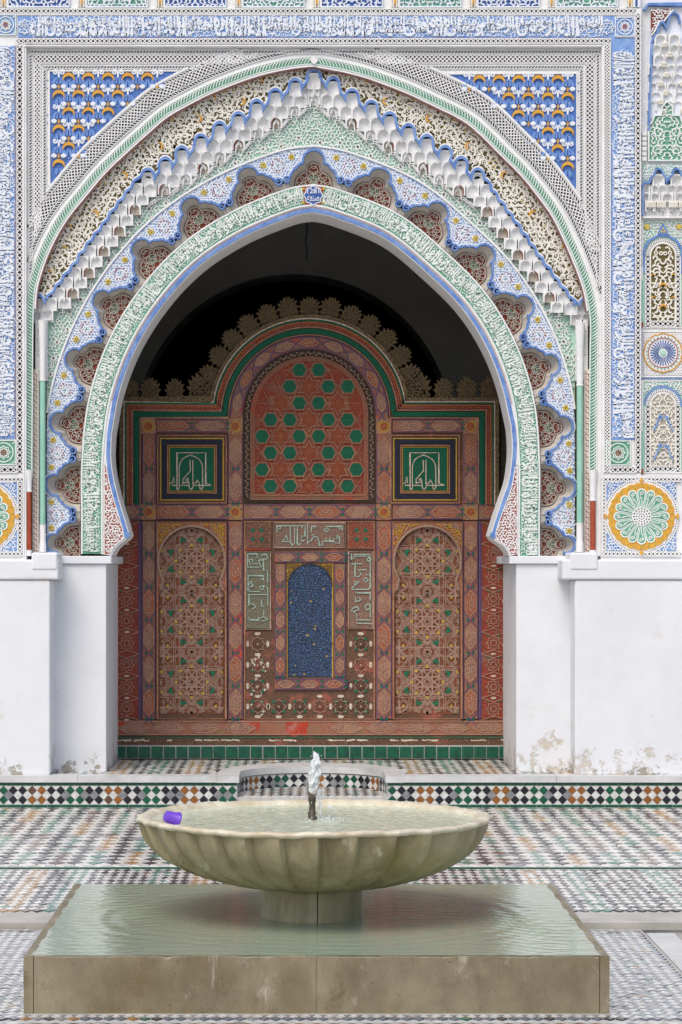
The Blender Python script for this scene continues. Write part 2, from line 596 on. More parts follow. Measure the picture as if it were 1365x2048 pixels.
def lattice(mb, T, u0, u1, v0, v1, pitch, w, h0, h1, mi=0, mp=None, seg=None):
    """diagonal net of bars filling the strip u0..u1 x v0..v1 (rows = whole number of meshes across)"""
    H = v1 - v0
    rows = max(1, round(H / pitch))
    p = H / rows
    n = max(1, int(round((u1 - u0) / p)))
    pu = (u1 - u0) / n
    k = max(2, rows + 1)
    for i in range(-rows, n + 1):
        for sg in (1, -1):
            a = np.linspace(0, rows, k)
            uu = u0 + (i + a) * pu
            vv = v0 + a * p if sg > 0 else v1 - a * p
            s = (uu >= u0 - 1e-6) & (uu <= u1 + 1e-6)
            if s.sum() >= 2:
                ribbon(mb, T, np.stack([uu[s], vv[s]], 1), w, h0, h1, mi, mp=mp)


def beads(mb, T, u0, u1, v, pitch, w, h0, h1, mi=0, mp=None, slant=0.5):
    """a row of slanting beads (rope moulding)"""
    n = int((u1 - u0) / pitch)
    pu = (u1 - u0) / max(n, 1)
    for i in range(n):
        u = u0 + (i + 0.5) * pu
        p = np.array([(u - pu * slant, v - w / 2), (u + pu * 0.1, v - w * 0.12), (u + pu * slant, v + w / 2)])
        ribbon(mb, T, p, [pu * 0.35, pu * 0.72, pu * 0.35], h0, h1, mi, mp=mp, bev=0.4)


class Curve2:
    """a line in the plane with arc-length parameter s and offset n (positive outwards = to the left of travel as drawn)"""

    def __init__(s, pts, out=1.0, smooth=6):
        p = np.asarray(pts, float)
        d = np.r_[0, np.cumsum(np.hypot(*np.diff(p, axis=0).T))]
        s.L = d[-1]
        m = max(64, int(s.L / 3))
        s.s = np.linspace(0, s.L, m)
        s.p = np.stack([np.interp(s.s, d, p[:, 0]), np.interp(s.s, d, p[:, 1])], 1)
        t = np.gradient(s.p, axis=0)
        t /= np.hypot(t[:, 0], t[:, 1])[:, None]
        n = np.stack([t[:, 1], -t[:, 0]], 1) * out
        if smooth:
            k = np.ones(2 * smooth + 1) / (2 * smooth + 1)
            n = np.stack([np.convolve(np.pad(n[:, i], smooth, mode='edge'), k, 'valid') for i in (0, 1)], 1)
            n /= np.hypot(n[:, 0], n[:, 1])[:, None]
        s.n = n

    def __call__(s, u, v=0.0):
        u = np.asarray(u, float)
        P = np.stack([np.interp(u, s.s, s.p[:, i]) for i in (0, 1)], -1)
        N = np.stack([np.interp(u, s.s, s.n[:, i]) for i in (0, 1)], -1)
        return P + N * np.asarray(v, float)[..., None]

    def mp(s, q):
        q = np.asarray(q, float)
        return s(q[:, 0], q[:, 1])

    def near(s, p):
        return s.s[np.argmin(np.hypot(*(s.p - np.asarray(p)).T))]


def spline(P, per=14):
    """Catmull-Rom through the points"""
    P = np.asarray(P, float)
    Q = np.vstack([2 * P[0] - P[1], P, 2 * P[-1] - P[-2]])
    out = []
    for i in range(len(P) - 1):
        a, b, c, d = Q[i:i + 4]
        t = np.linspace(0, 1, per, endpoint=False)[:, None]
        out.append(0.5 * (2 * b + (c - a) * t + (2 * a - 5 * b + 4 * c - d) * t ** 2 + (3 * b - a - 3 * c + d) * t ** 3))
    out.append(P[-1:])
    return np.vstack(out)


# ------------------------------------------------------------------ Arabic lettering (bundled interface font, shaped here)
FORMS = {}
for _c in range(0xFE80, 0xFEFD):
    _d = unicodedata.decomposition(chr(_c)).split()
    if len(_d) >= 2 and _d[0] in ('<isolated>', '<final>', '<initial>', '<medial>'):
        FORMS.setdefault(''.join(chr(int(x, 16)) for x in _d[1:]), {})[_d[0][1:-1]] = chr(_c)


def shape_word(wd):
    i, units = 0, []
    while i < len(wd):
        if wd[i:i + 2] in FORMS and len(wd[i:i + 2]) == 2:
            units.append(wd[i:i + 2])
            i += 2
        else:
            units.append(wd[i])
            i += 1
    out = []
    for j, u in enumerate(units):
        f = FORMS.get(u, {})
        prev = j > 0 and 'initial' in FORMS.get(units[j - 1], {})
        nxt = j < len(units) - 1 and 'final' in FORMS.get(units[j + 1], {}) and 'initial' in f
        k = 'medial' if prev and nxt else 'final' if prev else 'initial' if nxt else 'isolated'
        out.append(f.get(k) or f.get('isolated') or u)
    return ''.join(out) if wd.isdigit() else ''.join(reversed(out))


WORDS = {}


def word_mesh(wd, off=0.012):
    """flat extruded letters: (verts with z in 0..1, faces, width)"""
    key = (wd, off)
    if key in WORDS:
        return WORDS[key]
    c = bpy.data.curves.new("lettering", 'FONT')
    c.body = shape_word(wd)
    c.resolution_u = 2
    c.extrude = 0.5
    c.offset = off
    o = bpy.data.objects.new("lettering", c)
    COL.objects.link(o)
    bpy.context.view_layer.update()
    me = o.to_mesh()
    n = len(me.vertices)
    v = np.empty(n * 3)
    me.vertices.foreach_get("co", v)
    v = v.reshape(-1, 3)
    f = [tuple(p.vertices) for p in me.polygons]
    o.to_mesh_clear()
    bpy.data.objects.remove(o)
    bpy.data.curves.remove(c)
    v[:, 2] += 0.5
    v[:, 0] -= v[:, 0].min()
    WORDS[key] = (v, f, v[:, 0].max())
    return WORDS[key]


def letter_band(mb, T, u0, u1, v0, v1, phrase, h0, h1, mp, mi=0, xs=1.35, seed=3, upper=True, off=0.024, flip=False):
    """carved inscription filling the strip; reads right to left from u1 to u0; v0 = foot, v1 = head of the strip"""
    H = v1 - v0
    h1 = h0 + (h1 - h0) * 0.62
    words = phrase.split()
    r = np.random.default_rng(seed)

    def run(lo, hi, scale, idx, ov, hx=0.0):
        u = u1
        while u > u0 + 2:
            wd = words[idx % len(words)]
            idx += 1
            v, f, wdt = word_mesh(wd, off)
            ysp = (hi - lo) * H
            ymin, ymax = v[:, 1].min(), v[:, 1].max()
            sx = H * scale * xs
            wpx = wdt * sx
            if u - wpx < u0:
                if u - u0 < 0.35 * wpx:
                    break
                sx *= (u - u0) / wpx
                wpx = u - u0
            q = np.empty((len(v), 2))
            q[:, 0] = u - wpx + v[:, 0] * sx
            q[:, 1] = v0 + lo * H + (v[:, 1] - ymin) / max(ymax - ymin, 1e-6) * ysp
            u -= wpx + ov
            hq = h1 + hx + 0.0006 * (idx % 3)
            mb.add(T(mp(q), h0 + (hq - h0) * v[:, 2]), f, mi)

    # scrolling stems behind the letters
    tracery(mb, T, rect(u0, v0 + H * 0.02, u1, v1 - H * 0.02), H * 0.19, H * 0.044, h0, h0 + (h1 - h0) * 1.0, seed=seed + 70, mi=mi, mp=mp, test_pad=0.15, dens=1.1, ros=0.05, mi_ros=mi)
    run(0.02, 0.95, 0.55, 0, -H * 0.05)
    if upper:
        run(0.42, 0.99, 0.42, 2, H * 0.04, 0.0024)
        # vowel strokes and curls in the gaps
        n = int((u1 - u0) / (H * 0.2))
        for i in range(n):
            cu = u0 + (i + r.uniform(0.2, 0.8)) * (u1 - u0) / n
            cv = v0 + H * r.uniform(0.1, 0.92)
            ribbon(mb, T, curl(cu, cv, H * r.uniform(0.18, 0.42), r.uniform(0, 6.28), r.choice([-1, 1])), H * 0.068 * np.array([0.5, 1, 1.3, 1.3, 1.2, 1, 0.6]), h0, h1, mi, mp=mp)


TXT1 = "بسم الله الرحمن الرحيم وصلى الله على سيدنا محمد وآله العز القائم لله الملك الدائم لله لا إله إلا الله محمد رسول الله"
TXT2 = "نصر من الله وفتح قريب وبشر المؤمنين الحمد لله على نعمه البركة الكاملة والعافية الدائمة واليمن والإقبال لله الأمر"
TXT3 = "العظيم العلي بالله إلا قوة ولا حول لا الرحيم الرحمن الله بسم"
TXT4 = "القوي العزيز الملك لله وحده والشكر لله على نعمائه السعد واليمن والظفر"

# ================================================================== SETTING
D_LEDGE, D_DADO, D_FRAME, D_ARCH, D_SCREEN = 16.62, 16.68, 16.85, 16.98, 18.08
ZF, ZL = 0.053, 0.251          # courtyard floor by the wall, top of the step
D_STEP = 11.47                 # where the upper floor drops to the lower one


def X(px, d):
    return (px - VX) * d / F


def Z(py, d):
    return EYE + (VY - py) * d / F


def zfl(y):
    """the upper floor falls gently from the wall to its edge"""
    return 0.022 + (np.clip(y, D_STEP, D_LEDGE) - D_STEP) / (D_LEDGE - D_STEP) * (ZF - 0.022)


def tiles(mb, cx, cy, z, hd, mi, h=0.006, tilt=0.0, r=rng, hy=None):
    """square tiles set on the diagonal: centres cx, cy; half diagonals hd; per-tile material index"""
    n = len(cx)
    z = np.broadcast_to(np.asarray(z, float), (n,)).reshape(n, 1)
    if not n:
        return
    base = np.array([(1, 0), (0, 1), (-1, 0), (0, -1)], float)
    hx = hd * (1 + r.normal(0, 0.012, (n, 1)))
    bx = cx[:, None] + base[None, :, 0] * hx
    hv = hx if hy is None else hx / hd * hy
    by = cy[:, None] + base[None, :, 1] * hv
    tx = cx[:, None] + base[None, :, 0] * hx * 0.95
    ty = cy[:, None] + base[None, :, 1] * hv * 0.95
    tz = z + h + r.normal(0, tilt, (n, 1)) + base[None, :, 0] * r.normal(0, tilt, (n, 1)) + base[None, :, 1] * r.normal(0, tilt, (n, 1))
    V = np.concatenate([np.stack([bx, by, bx * 0 + z], 2), np.stack([tx, ty, tz], 2)], 1).reshape(-1, 3)
    k0 = len(mb.v)
    mb.v.extend(map(tuple, V.tolist()))
    for i in range(n):
        o = k0 + i * 8
        mb.f.extend([(o + 4, o + 5, o + 6, o + 7), (o, o + 1, o + 5, o + 4), (o + 1, o + 2, o + 6, o + 5), (o + 2, o + 3, o + 7, o + 6), (o + 3, o, o + 4, o + 7)])
        mb.m.extend([int(mi[i])] * 5)


FTM = ["floor_white", "floor_black", "floor_green", "floor_ochre", "floor_brown", "floor_grey", "floor_slate"]
WTM = ["wet_tile_white", "wet_tile_black", "wet_tile_green", "wet_tile_ochre", "wet_tile_brown", "wet_tile_grey", "wet_tile_slate"]
SEQ = [1, 1, 2, 2, 1, 1, 3, 3]
SEQF = [1, 2, 1, 4, 1, 2, 1, 3]       # black black green green black black ochre ochre
TM = ["tile_white", "tile_black", "tile_green", "tile_ochre", "tile_brown", "tile_grey", "tile_slate"]

# ---- upper courtyard floor
fl = MB()
fl.add([(-60, D_STEP, -0.3), (60, D_STEP, -0.3), (60, D_STEP, 0.018), (-60, D_STEP, 0.018), (60, D_LEDGE, ZF - 0.004), (-60, D_LEDGE, ZF - 0.004), (60, 80, ZF - 0.004), (-60, 80, ZF - 0.004)], [(0, 1, 2, 3), (3, 2, 4, 5), (5, 4, 6, 7)])
floor = fl.build("floor", ["grout"], kind="structure", label="courtyard floor of small diagonal glazed tiles by the wall")


def field(x0, x1, y0, y1, p, colour, white=0, py=None):
    py = py or p
    """coloured tiles on a square lattice, white ones between"""
    i0, i1 = int(math.floor(x0 / p)), int(math.ceil(x1 / p))
    j0, j1 = int(math.floor(y0 / py)), int(math.ceil(y1 / py))
    I, J = np.meshgrid(np.arange(i0, i1 + 1), np.arange(j0, j1 + 1), indexing='ij')
    I, J = I.ravel(), J.ravel()
    ca = np.array([colour(i, j) for i, j in zip(I, J)])
    wb = np.where(rng.random(len(I)) < 0.07, 5, white)
    cx = np.r_[I * p, (I + 0.5) * p]
    cy = np.r_[J * py, (J + 0.5) * py]
    c = np.r_[ca, wb]
    k = (cx > x0 + p * 0.5) & (cx < x1 - p * 0.5) & (cy > y0 + py * 0.5) & (cy < y1 - py * 0.5)
    return cx[k], cy[k], c[k]


def col_upper(i, j):
    blk = (j // 5) % 3
    c = SEQF[(i + 2 * blk) % 8]
    u = random.random()
    if u < 0.06:
        c = random.choice([1, 2, 4])
    return c


P1 = 0.0607
mb = MB()
cx, cy, c = field(-3.3, 3.7, 13.46, D_LEDGE - 0.02, 0.098, col_upper, py=0.15)
tiles(mb, cx, cy, zfl(cy) - 0.004, 0.098 * 0.487, c, tilt=0.0009, hy=0.15 * 0.487)
cx, cy, c = field(-3.3, 3.7, D_STEP + 0.34, 13.42, 0.052, lambda i, j: (1 if SEQ[i % 8] == 3 and (i // 8) % 2 else SEQ[i % 8]) if random.random() > 0.06 else random.choice([1, 4, 2]), py=0.105)
tiles(mb, cx, cy, zfl(cy) - 0.004, 0.052 * 0.487, c, tilt=0.0008, hy=0.105 * 0.487)
mb.build("floor_tiles", FTM, floor, kind="stuff")
mb = MB()
for k in range(26):
    mb.box(-3.3 + k * 0.27, -3.3 + k * 0.27 + 0.266, 13.425, 13.455, zfl(13.44) - 0.01, zfl(13.44) + 0.003)
mb.build("green_tile_line", ["tile_green"], floor, kind="stuff")
for k in range(8):        # marble border slabs along the drop
    mb = MB()
    mb.box(-3.3 + k * 0.88, -3.3 + k * 0.88 + 0.874, D_STEP - 0.01, D_STEP + 0.33, -0.01, 0.0225 + 0.001 * (k % 2))
    mb.build("border_slab", ["marble_wet"], floor)

# ---- lower floor round the fountain
fl = MB()
fl.box(-60, 1.50, -40, D_STEP - 0.03, -0.3, -0.004)
fl.box(1.62, 60, -40, D_STEP - 0.03, -0.3, -0.05)
low = fl.build("lower_floor", ["grout"], kind="structure", label="wet lower courtyard floor around the fountain plinth")
for k in range(9):
    mb = MB()
    mb.box(1.50, 1.62, 8.2 + k * 0.34, 8.2 + k * 0.34 + 0.336, -0.08, 0.006)
    mb.build("kerb_slab", ["marble"], low)
mb = MB()
for k in range(4):
    mb.box(1.64, 3.4, 8.2 + k * 0.75, 8.2 + k * 0.75 + 0.746, -0.06, -0.044)
mb.build("channel_slabs", ["marble_wet"], low, kind="stuff")


def col_low(i, j):
    u = random.random()
    return 6 if u < 0.72 else 1 if u < 0.84 else 2 if u < 0.9 else 3 if u < 0.94 else 5


def col_front(i, j):
    u = random.random()
    return [3, 4, 3, 6, 1][int(u * 5)]


P2 = 0.042
mb = MB()
cx, cy, c = field(-2.9, 1.50, 9.14, D_STEP - 0.04, P2, col_low, py=0.066)
k = ~((np.abs(cx - 0.065) < 1.0) & (cy > 9.3))
tiles(mb, cx[k], cy[k], -0.004, P2 * 0.487, c[k], tilt=0.0005, hy=0.066 * 0.487)
cx, cy, c = field(-2.9, 1.50, 8.3, 9.12, P1, col_front)
near = np.argsort(np.hypot(cx - 0.1, cy - 9.05))[:290]
far = np.setdiff1d(np.arange(len(cx)), near)
tiles(mb, cx[far], cy[far], -0.004, P1 * 0.487, c[far], tilt=0.0005)
mb.build("floor_tiles", WTM, low, kind="stuff")
TILE_ME = {}
for ci in range(7):
    t_ = MB()
    tiles(t_, np.array([0.0]), np.array([0.0]), 0.0, P1 * 0.487, [0])
    TILE_ME[ci] = t_.mesh("tile", [WTM[ci]])
for q in near:
    o = inst("tile", TILE_ME[int(c[q])], (cx[q], cy[q], -0.004 + random.uniform(0, 0.0008)), parent=low)

# ---- the step in front of the portal, with its curved recess
EX, ER, EY = 0.08, 0.48, 16.92    # recess centre, radius, where the straight sides end


def recess_path(r, n=40, front=D_LEDGE, back=1.0):
    a = np.linspace(pi, 0, n)
    p = np.stack([EX + r * np.cos(a), EY + (r * back) * np.sin(a)], 1)
    return np.vstack([[(EX - r, front)], p, [(EX + r, front)]])


st = MB()
pin = recess_path(ER)
XL, XR = -8.0, 9.0
top = [(XL, D_LEDGE)] + list(map(tuple, pin)) + [(XR, D_LEDGE), (XR, 18.3), (XL, 18.3)]
n = len(top)
st.add([(x, y, ZL - 0.045) for x, y in top], [tuple(range(n))])
st.add([(x, y, 0.0) for x, y in top] + [(x, y, ZL - 0.045) for x, y in top], [(i, (i + 1) % n, n + (i + 1) % n, n + i) for i in range(n)])
st.box(EX - ER - 0.01, EX + ER + 0.01, D_LEDGE + 0.005, EY + ER, 0.0, 0.115)
step = st.build("step", ["grout"], kind="structure", label="raised step faced with diamond tiles and edged in white marble")
# marble edging, straight runs in slabs and a curved kerb
for x0, x1, nn in ((-3.2, EX - ER - 0.13, 3), (EX + ER + 0.10, 3.6, 3)):
    for k in range(nn):
        a, b = x0 + (x1 - x0) * k / nn, x0 + (x1 - x0) * (k + 1) / nn
        mb = MB()
        mb.box(a + 0.001, b - 0.001, D_LEDGE - 0.018, D_LEDGE + 0.15, ZL - 0.040, ZL + 0.002 * (k % 2))
        mb.build("marble_edging", ["marble"], step)
KO = np.vstack([[(EX - ER - 0.13, D_LEDGE - 0.018)], [(EX - ER - 0.13, EY)], np.stack([EX + (ER + 0.13) * np.cos(np.linspace(pi, 0, 38)), EY + (ER + 0.36) * np.sin(np.linspace(pi, 0, 38))], 1), [(EX + ER + 0.10, D_LEDGE - 0.018)]])
KI = np.vstack([[(EX - ER + 0.012, D_LEDGE - 0.018)], np.stack([EX + (ER - 0.012) * np.cos(np.linspace(pi, 0, 39)), EY + (ER - 0.012) * np.sin(np.linspace(pi, 0, 39))], 1), [(EX + ER - 0.012, D_LEDGE - 0.018)]])
for a, b in ((0, 11), (11, 21), (21, 31), (31, 40)):
    mb = MB()
    A, B = KI[a:b + 1], KO[a:b + 1]
    z1, z0 = ZL + 0.001, ZL - 0.042
    m = len(A)
    V = [(x, y, z) for z in (z0, z1) for q in (A, B) for x, y in q]
    f = []
    for i in range(m - 1):
        f += [(2 * m + i, 2 * m + i + 1, 3 * m + i + 1, 3 * m + i), (i, i + 1, 2 * m + i + 1, 2 * m + i), (m + i, 3 * m + i, 3 * m + i + 1, m + i + 1)]
    f += [(0, m, 3 * m, 2 * m), (m - 1, 3 * m - 1, 4 * m - 1, 2 * m - 1)]
    mb.add(V, f)
    mb.build("curved_kerb", ["marble"], step)
# tile-paved top of the step
mb = MB()
cx, cy, c = field(-3.0, 3.4, D_LEDGE + 0.14, 18.08, P1, lambda i, j: SEQ[(i + 2) % 8] if random.random() > 0.12 else random.choice([1, 2, 3, 4]))
dd = ((cx - EX) / (ER + 0.15)) ** 2 + (np.maximum(cy - EY, 0) / (ER + 0.38)) ** 2
k = dd > 1.0
tiles(mb, cx[k], cy[k], ZL - 0.008, P1 * 0.487, c[k], tilt=0.0005)
mb.build("floor_tiles", FTM, step, kind="stuff")
mb = MB()
top2 = [(XL, D_LEDGE + 0.14)] + [(x, max(y, D_LEDGE + 0.14)) for x, y in KO[1:-1]] + [(XR, D_LEDGE + 0.14), (XR, 18.3), (XL, 18.3)]
mb.add([(x, y, ZL - 0.008) for x, y in top2], [tuple(range(len(top2)))])
mb.build("mortar_bed", ["grout"], step)
# recess floor, shiny tiles
mb = MB()
cx, cy, c = field(EX - ER, EX + ER, D_LEDGE, EY + ER, P1, lambda i, j: random.choice([1, 1, 2, 1, 4, 3]))
k = (cx - EX) ** 2 + np.maximum(cy - EY, 0) ** 2 < (ER - 0.04) ** 2
tiles(mb, cx[k], cy[k], 0.115, P1 * 0.487, c[k])
mb.build("floor_tiles", TM, step, kind="stuff")


# diamond-tile facing: two rows of coloured diamonds with white between
def vtile_mesh(name, matn, half=None):
    m = MB()
    h = P1 / 2 * 0.965
    q = {None: [(h, 0), (0, h), (-h, 0), (0, -h)], 'up': [(-h, 0), (h, 0), (0, h)], 'down': [(h, 0), (-h, 0), (0, -h)]}[half]
    n = len(q)
    V = [(x, 0.004, z) for x, z in q] + [(x * 0.95, -0.003, z * 0.95 + (0.0008 if half else 0)) for x, z in q]
    m.add(V, [tuple(range(n, 2 * n))] + [(i, (i + 1) % n, n + (i + 1) % n, n + i) for i in range(n)])
    return m.mesh(name, [matn])


VT = {i: vtile_mesh("diamond_tile", TM[i]) for i in range(7)}
HU, HD = vtile_mesh("half_tile", "tile_white", 'up'), vtile_mesh("half_tile", "tile_white", 'down')
Z0 = 0.068


def facing(path, phase, z0=Z0, vis=None):
    """tiles along a plan path (points run so that the face looks to the left of travel reversed)"""
    p = np.asarray(path, float)
    d = np.r_[0, np.cumsum(np.hypot(*np.diff(p, axis=0).T))]
    n = int(round(d[-1] / P1))
    pu = d[-1] / n
    halves = MB()
    for i in range(n):
        for kind in (0, 1):
            s = (i + 0.5 + 0.5 * kind) * pu
            if s > d[-1] - pu * 0.3:
                continue
            x, y = np.interp(s, d, p[:, 0]), np.interp(s, d, p[:, 1])
            x2, y2 = np.interp(s + 0.01, d, p[:, 0]), np.interp(s + 0.01, d, p[:, 1])
            x1, y1 = np.interp(s - 0.01, d, p[:, 0]), np.interp(s - 0.01, d, p[:, 1])
            rz = math.atan2(y2 - y1, x2 - x1)
            if kind == 0:
                cc = SEQ[(i + phase) % 8]
                for r_ in (0, 1):
                    ci = cc
                    if random.random() < 0.05:
                        ci = 4 if cc == 3 else cc
                    o = inst("diamond_tile", VT[ci], (x, y, z0 + (0.5 + r_) * P1), parent=step)
                    o.rotation_euler = (random.gauss(0, 0.01), 0, rz)
            else:
                o = inst("diamond_tile", VT[0 if random.random() > 0.2 else 5], (x, y, z0 + P1), parent=step)
                o.rotation_euler = (0, 0, rz)
                h = P1 / 2 * 0.96
                for zz, sg in ((z0, 1), (z0 + 2 * P1, -1)):
                    ca, sa = cos(rz), sin(rz)
                    q = [(-h, 0), (h, 0), (0, h * sg)]
                    V = [(x + u * ca + 0.004 * sa * -1, y + u * sa + 0.004 * ca, zz + v) for u, v in q] + [(x + u * 0.94 * ca + 0.003 * sa, y + u * 0.94 * sa - 0.003 * ca, zz + v * 0.94 + 0.001 * sg) for u, v in q]
                    halves.add(V, [(3, 4, 5), (0, 1, 4, 3), (1, 2, 5, 4), (2, 0, 3, 5)])
    halves.build("half_tiles", ["tile_white"], step, kind="stuff")
    # green listels above and below
    ls = MB()
    m = int(d[-1] / 0.085)
    for k in range(m):
        for za, zb in ((ZF - 0.002, z0 - 0.002), (z0 + 2 * P1 + 0.002, ZL - 0.043)):
            s0, s1 = d[-1] * k / m + 0.0015, d[-1] * (k + 1) / m - 0.0015
            P0 = np.array([np.interp(s0, d, p[:, 0]), np.interp(s0, d, p[:, 1])])
            Pq = np.array([np.interp(s1, d, p[:, 0]), np.interp(s1, d, p[:, 1])])
            t = (Pq - P0) / np.linalg.norm(Pq - P0)
            nn = np.array([t[1], -t[0]])
            V = []
            for q in (P0, Pq):
                for o_, z_ in ((-0.004, za), (0.005, za), (0.005, zb), (-0.004, zb)):
                    V.append((q[0] + nn[0] * o_, q[1] + nn[1] * o_, z_))
            ls.add(V, [(1, 5, 6, 2), (0, 1, 2, 3), (4, 7, 6, 5), (2, 6, 7, 3), (0, 4, 5, 1)])
    ls.build("green_listel", ["tile_green"], step, kind="stuff")


facing([(X(-40, D_LEDGE), D_LEDGE), (EX - ER, D_LEDGE)], 1)
facing([(EX + ER, D_LEDGE), (X(1400, D_LEDGE), D_LEDGE)], 3)
facing([tuple(q) for q in recess_path(ER)[1:-1]], 2, z0=0.082)

# ---- whitewashed wall bases and piers
LF, LA = Layer(D_FRAME), Layer(D_ARCH)


def wall_base(label, x0, x1, cap0, cap1, blk):
    t = thing("wall_base", label, "wall", (X((max(x0, 0) + min(x1, 1365)) / 2, D_DADO), D_DADO, ZL), "whitewashed wall bases")
    t_inv = Matrix.Translation(-Vector(t.location))
    zc, zt = Z(1160, D_DADO), Z(1119, D_DADO)
    parts = []
    m = MB()
    m.box(X(x0, D_DADO), X(x1, D_DADO), D_DADO, 17.6, ZL - 0.006, zc)
    parts.append(m.build("wall", ["whitewash"], t))
    m = MB()
    m.box(X(cap0, D_DADO), X(cap1, D_DADO), D_DADO - 0.014, 17.5, zc + 0.002, zt)
    parts.append(m.build("cap_course", ["whitewash"], t))
    m = MB()
    m.box(X(blk[0], D_DADO), X(blk[1], D_DADO), D_DADO - 0.022, 17.4, Z(1140, D_DADO), Z(1105, D_DADO))
    parts.append(m.build("corner_block", ["whitewash"], t))
    for o in parts:
        o.matrix_parent_inverse = t_inv
        b = o.modifiers.new("bevel", 'BEVEL')
        b.width = 0.014
        b.segments = 3
    return t


wall_base("whitewashed wall base left of the arch, stained near its foot", -1200, 101, -1200, 118, (64, 116))
wall_base("whitewashed wall base right of the arch, wide and chipped", 1150, 2500, 1124, 2500, (1140, 1196))


def pier(label, a, b, c0, c1):
    D = D_ARCH - 0.004
    t = thing("pier", label, "pier", (X((a + b) / 2, D), D, ZL), "piers under the arch")
    inv = Matrix.Translation(-Vector(t.location))
    m = MB()
    m.box(X(a, D), X(b, D), D, D_SCREEN + 0.1, ZL - 0.006, Z(1128, D))
    o1 = m.build("shaft", ["whitewash"], t)
    m = MB()
    m.box(X(c0, D), X(c1, D), D - 0.02, D_SCREEN + 0.1, Z(1128, D) + 0.001, Z(1112, D))
    o2 = m.build("cap", ["whitewash"], t)
    for o in (o1, o2):
        o.matrix_parent_inverse = inv
        q = o.modifiers.new("bevel", 'BEVEL')
        q.width = 0.006
        q.segments = 2


pier("white pier under the left springing of the arch", 80, 213, 80, 224)
pier("white pier under the right springing of the arch, peeling at its foot", 1033, 1180, 1019, 1180)

# ---- dark hall behind the screen
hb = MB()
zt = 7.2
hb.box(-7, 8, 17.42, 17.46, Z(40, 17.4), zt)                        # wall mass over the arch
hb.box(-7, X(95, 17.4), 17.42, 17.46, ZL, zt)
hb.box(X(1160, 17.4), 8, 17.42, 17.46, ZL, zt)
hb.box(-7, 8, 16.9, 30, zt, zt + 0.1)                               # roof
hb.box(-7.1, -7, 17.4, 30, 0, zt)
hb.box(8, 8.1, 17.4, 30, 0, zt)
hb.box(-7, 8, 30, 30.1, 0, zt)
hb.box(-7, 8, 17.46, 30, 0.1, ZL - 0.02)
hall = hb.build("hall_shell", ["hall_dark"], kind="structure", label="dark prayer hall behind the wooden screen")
# inner arch across the hall
D_IN = 19.9
LI = Layer(D_IN)
a = np.linspace(0, pi, 40)
arc = np.stack([588 - 318 * np.cos(a), 868 - 320 * np.sin(a)], 1)
arc = np.vstack([[(270, 1500)], arc, [(906, 1500)]])
m = MB()
outl = np.vstack([[(-900, 1500)], [(-900, 100)], [(2400, 100)], [(2400, 1500)]])
left = np.vstack([[(-900, 1500)], [(-900, 100)], [(588, 100)], arc[:21][::-1]])
right = np.vstack([[(588, 100)], [(2400, 100)], [(2400, 1500)], arc[20:][::-1]])
for q in (left, right):
    m.add(LI(q, 0), [tuple(range(len(q)))])
loft(m, LI(arc, 0), LI(arc, -0.5))
ia = m.build("inner_arch", ["hall_plaster"], label="plain dark inner arch seen over the screen in the hall", cat="arch")
m = MB()
cc = [(612 + 1.2 * sin(k * 0.9), 440 + k * 6) for k in range(26)]
V = LI(cc, 2.2)
for i in range(len(V) - 1):
    x0, y0, z0_ = V[i]
    x1, y1, z1_ = V[i + 1]
    m.add([(x0 - .005, y0, z0_), (x0, y0 - .005, z0_), (x0 + .005, y0, z0_), (x0, y0 + .005, z0_), (x1 - .005, y1, z1_), (x1, y1 - .005, z1_), (x1 + .005, y1, z1_), (x1, y1 + .005, z1_)],
          [(0, 1, 5, 4), (1, 2, 6, 5), (2, 3, 7, 6), (3, 0, 4, 7)])
m.build("hanging_cord", ["black_cord"], label="thin black lamp cord hanging in the dark opening", cat="cord")

# ================================================================== THE CARVED PORTAL
portal = thing("portal_arch", "carved and painted plaster horseshoe arch with scalloped lobes and muqarnas steps", "archway", (X(620, D_ARCH), D_ARCH, Z(1112, D_ARCH)))
PINV = Matrix.Translation(-Vector(portal.location))


def part(mb, name, mats, parent=portal, smooth=False, **kw):
    o = mb.build(name, mats, parent, smooth, **kw)
    if parent is portal:
        o.matrix_parent_inverse = PINV
    return o


def pinst(name, me, loc, rot=0, scale=(1, 1, 1), parent=portal, **kw):
    o = inst(name, me, loc, rot, scale, parent, **kw)
    if parent is portal:
        o.matrix_parent_inverse = PINV
    return o


# line through the paired bosses of the scallops, left foot -> apex -> right foot
ML = [(145, 1141), (145, 1030), (146, 909), (161, 789), (201.5, 672), (265.5, 567), (350, 476), (453, 408), (566.5, 361)]
MR = [(1098, 1141), (1098, 1035), (1098, 915), (1086.5, 795), (1050, 681), (988, 576.5), (903, 489), (805, 411), (688.7, 363)]
APEX = (628, 350)
PL, PR = spline(ML + [APEX]), spline(MR + [APEX])[::-1]
MC = Curve2(np.vstack([PL, PR[1:]]))
S_AP = MC.near(APEX)
SL = [MC.near(p) for p in ML]
SR = [MC.near(p) for p in MR]
# rope moulding
RL = [(57, 1112), (57, 945), (58.4, 711), (59.5, 630), (62, 584), (71, 546), (87, 502), (109.5, 457), (132, 423), (158, 391), (202, 339), (247, 296), (292.5, 255), (330, 223.5), (375, 198), (421, 175), (466, 157), (512, 141), (557, 130), (600, 123), (629, 121)]
RRt = [(1186, 1112), (1186, 948), (1188, 711), (1189, 661), (1187, 624), (1177, 572), (1158, 520), (1139, 476), (1116, 429), (1088, 389), (1051, 343), (1008, 300), (967, 259), (930, 230), (870, 200), (824, 178), (779, 160), (734, 144), (688, 132), (655, 126), (629, 121)]
RC = Curve2(np.vstack([spline(RL, 8), spline(RRt, 8)[::-1][1:]]), smooth=3)
R_AP = RC.near((629, 121))

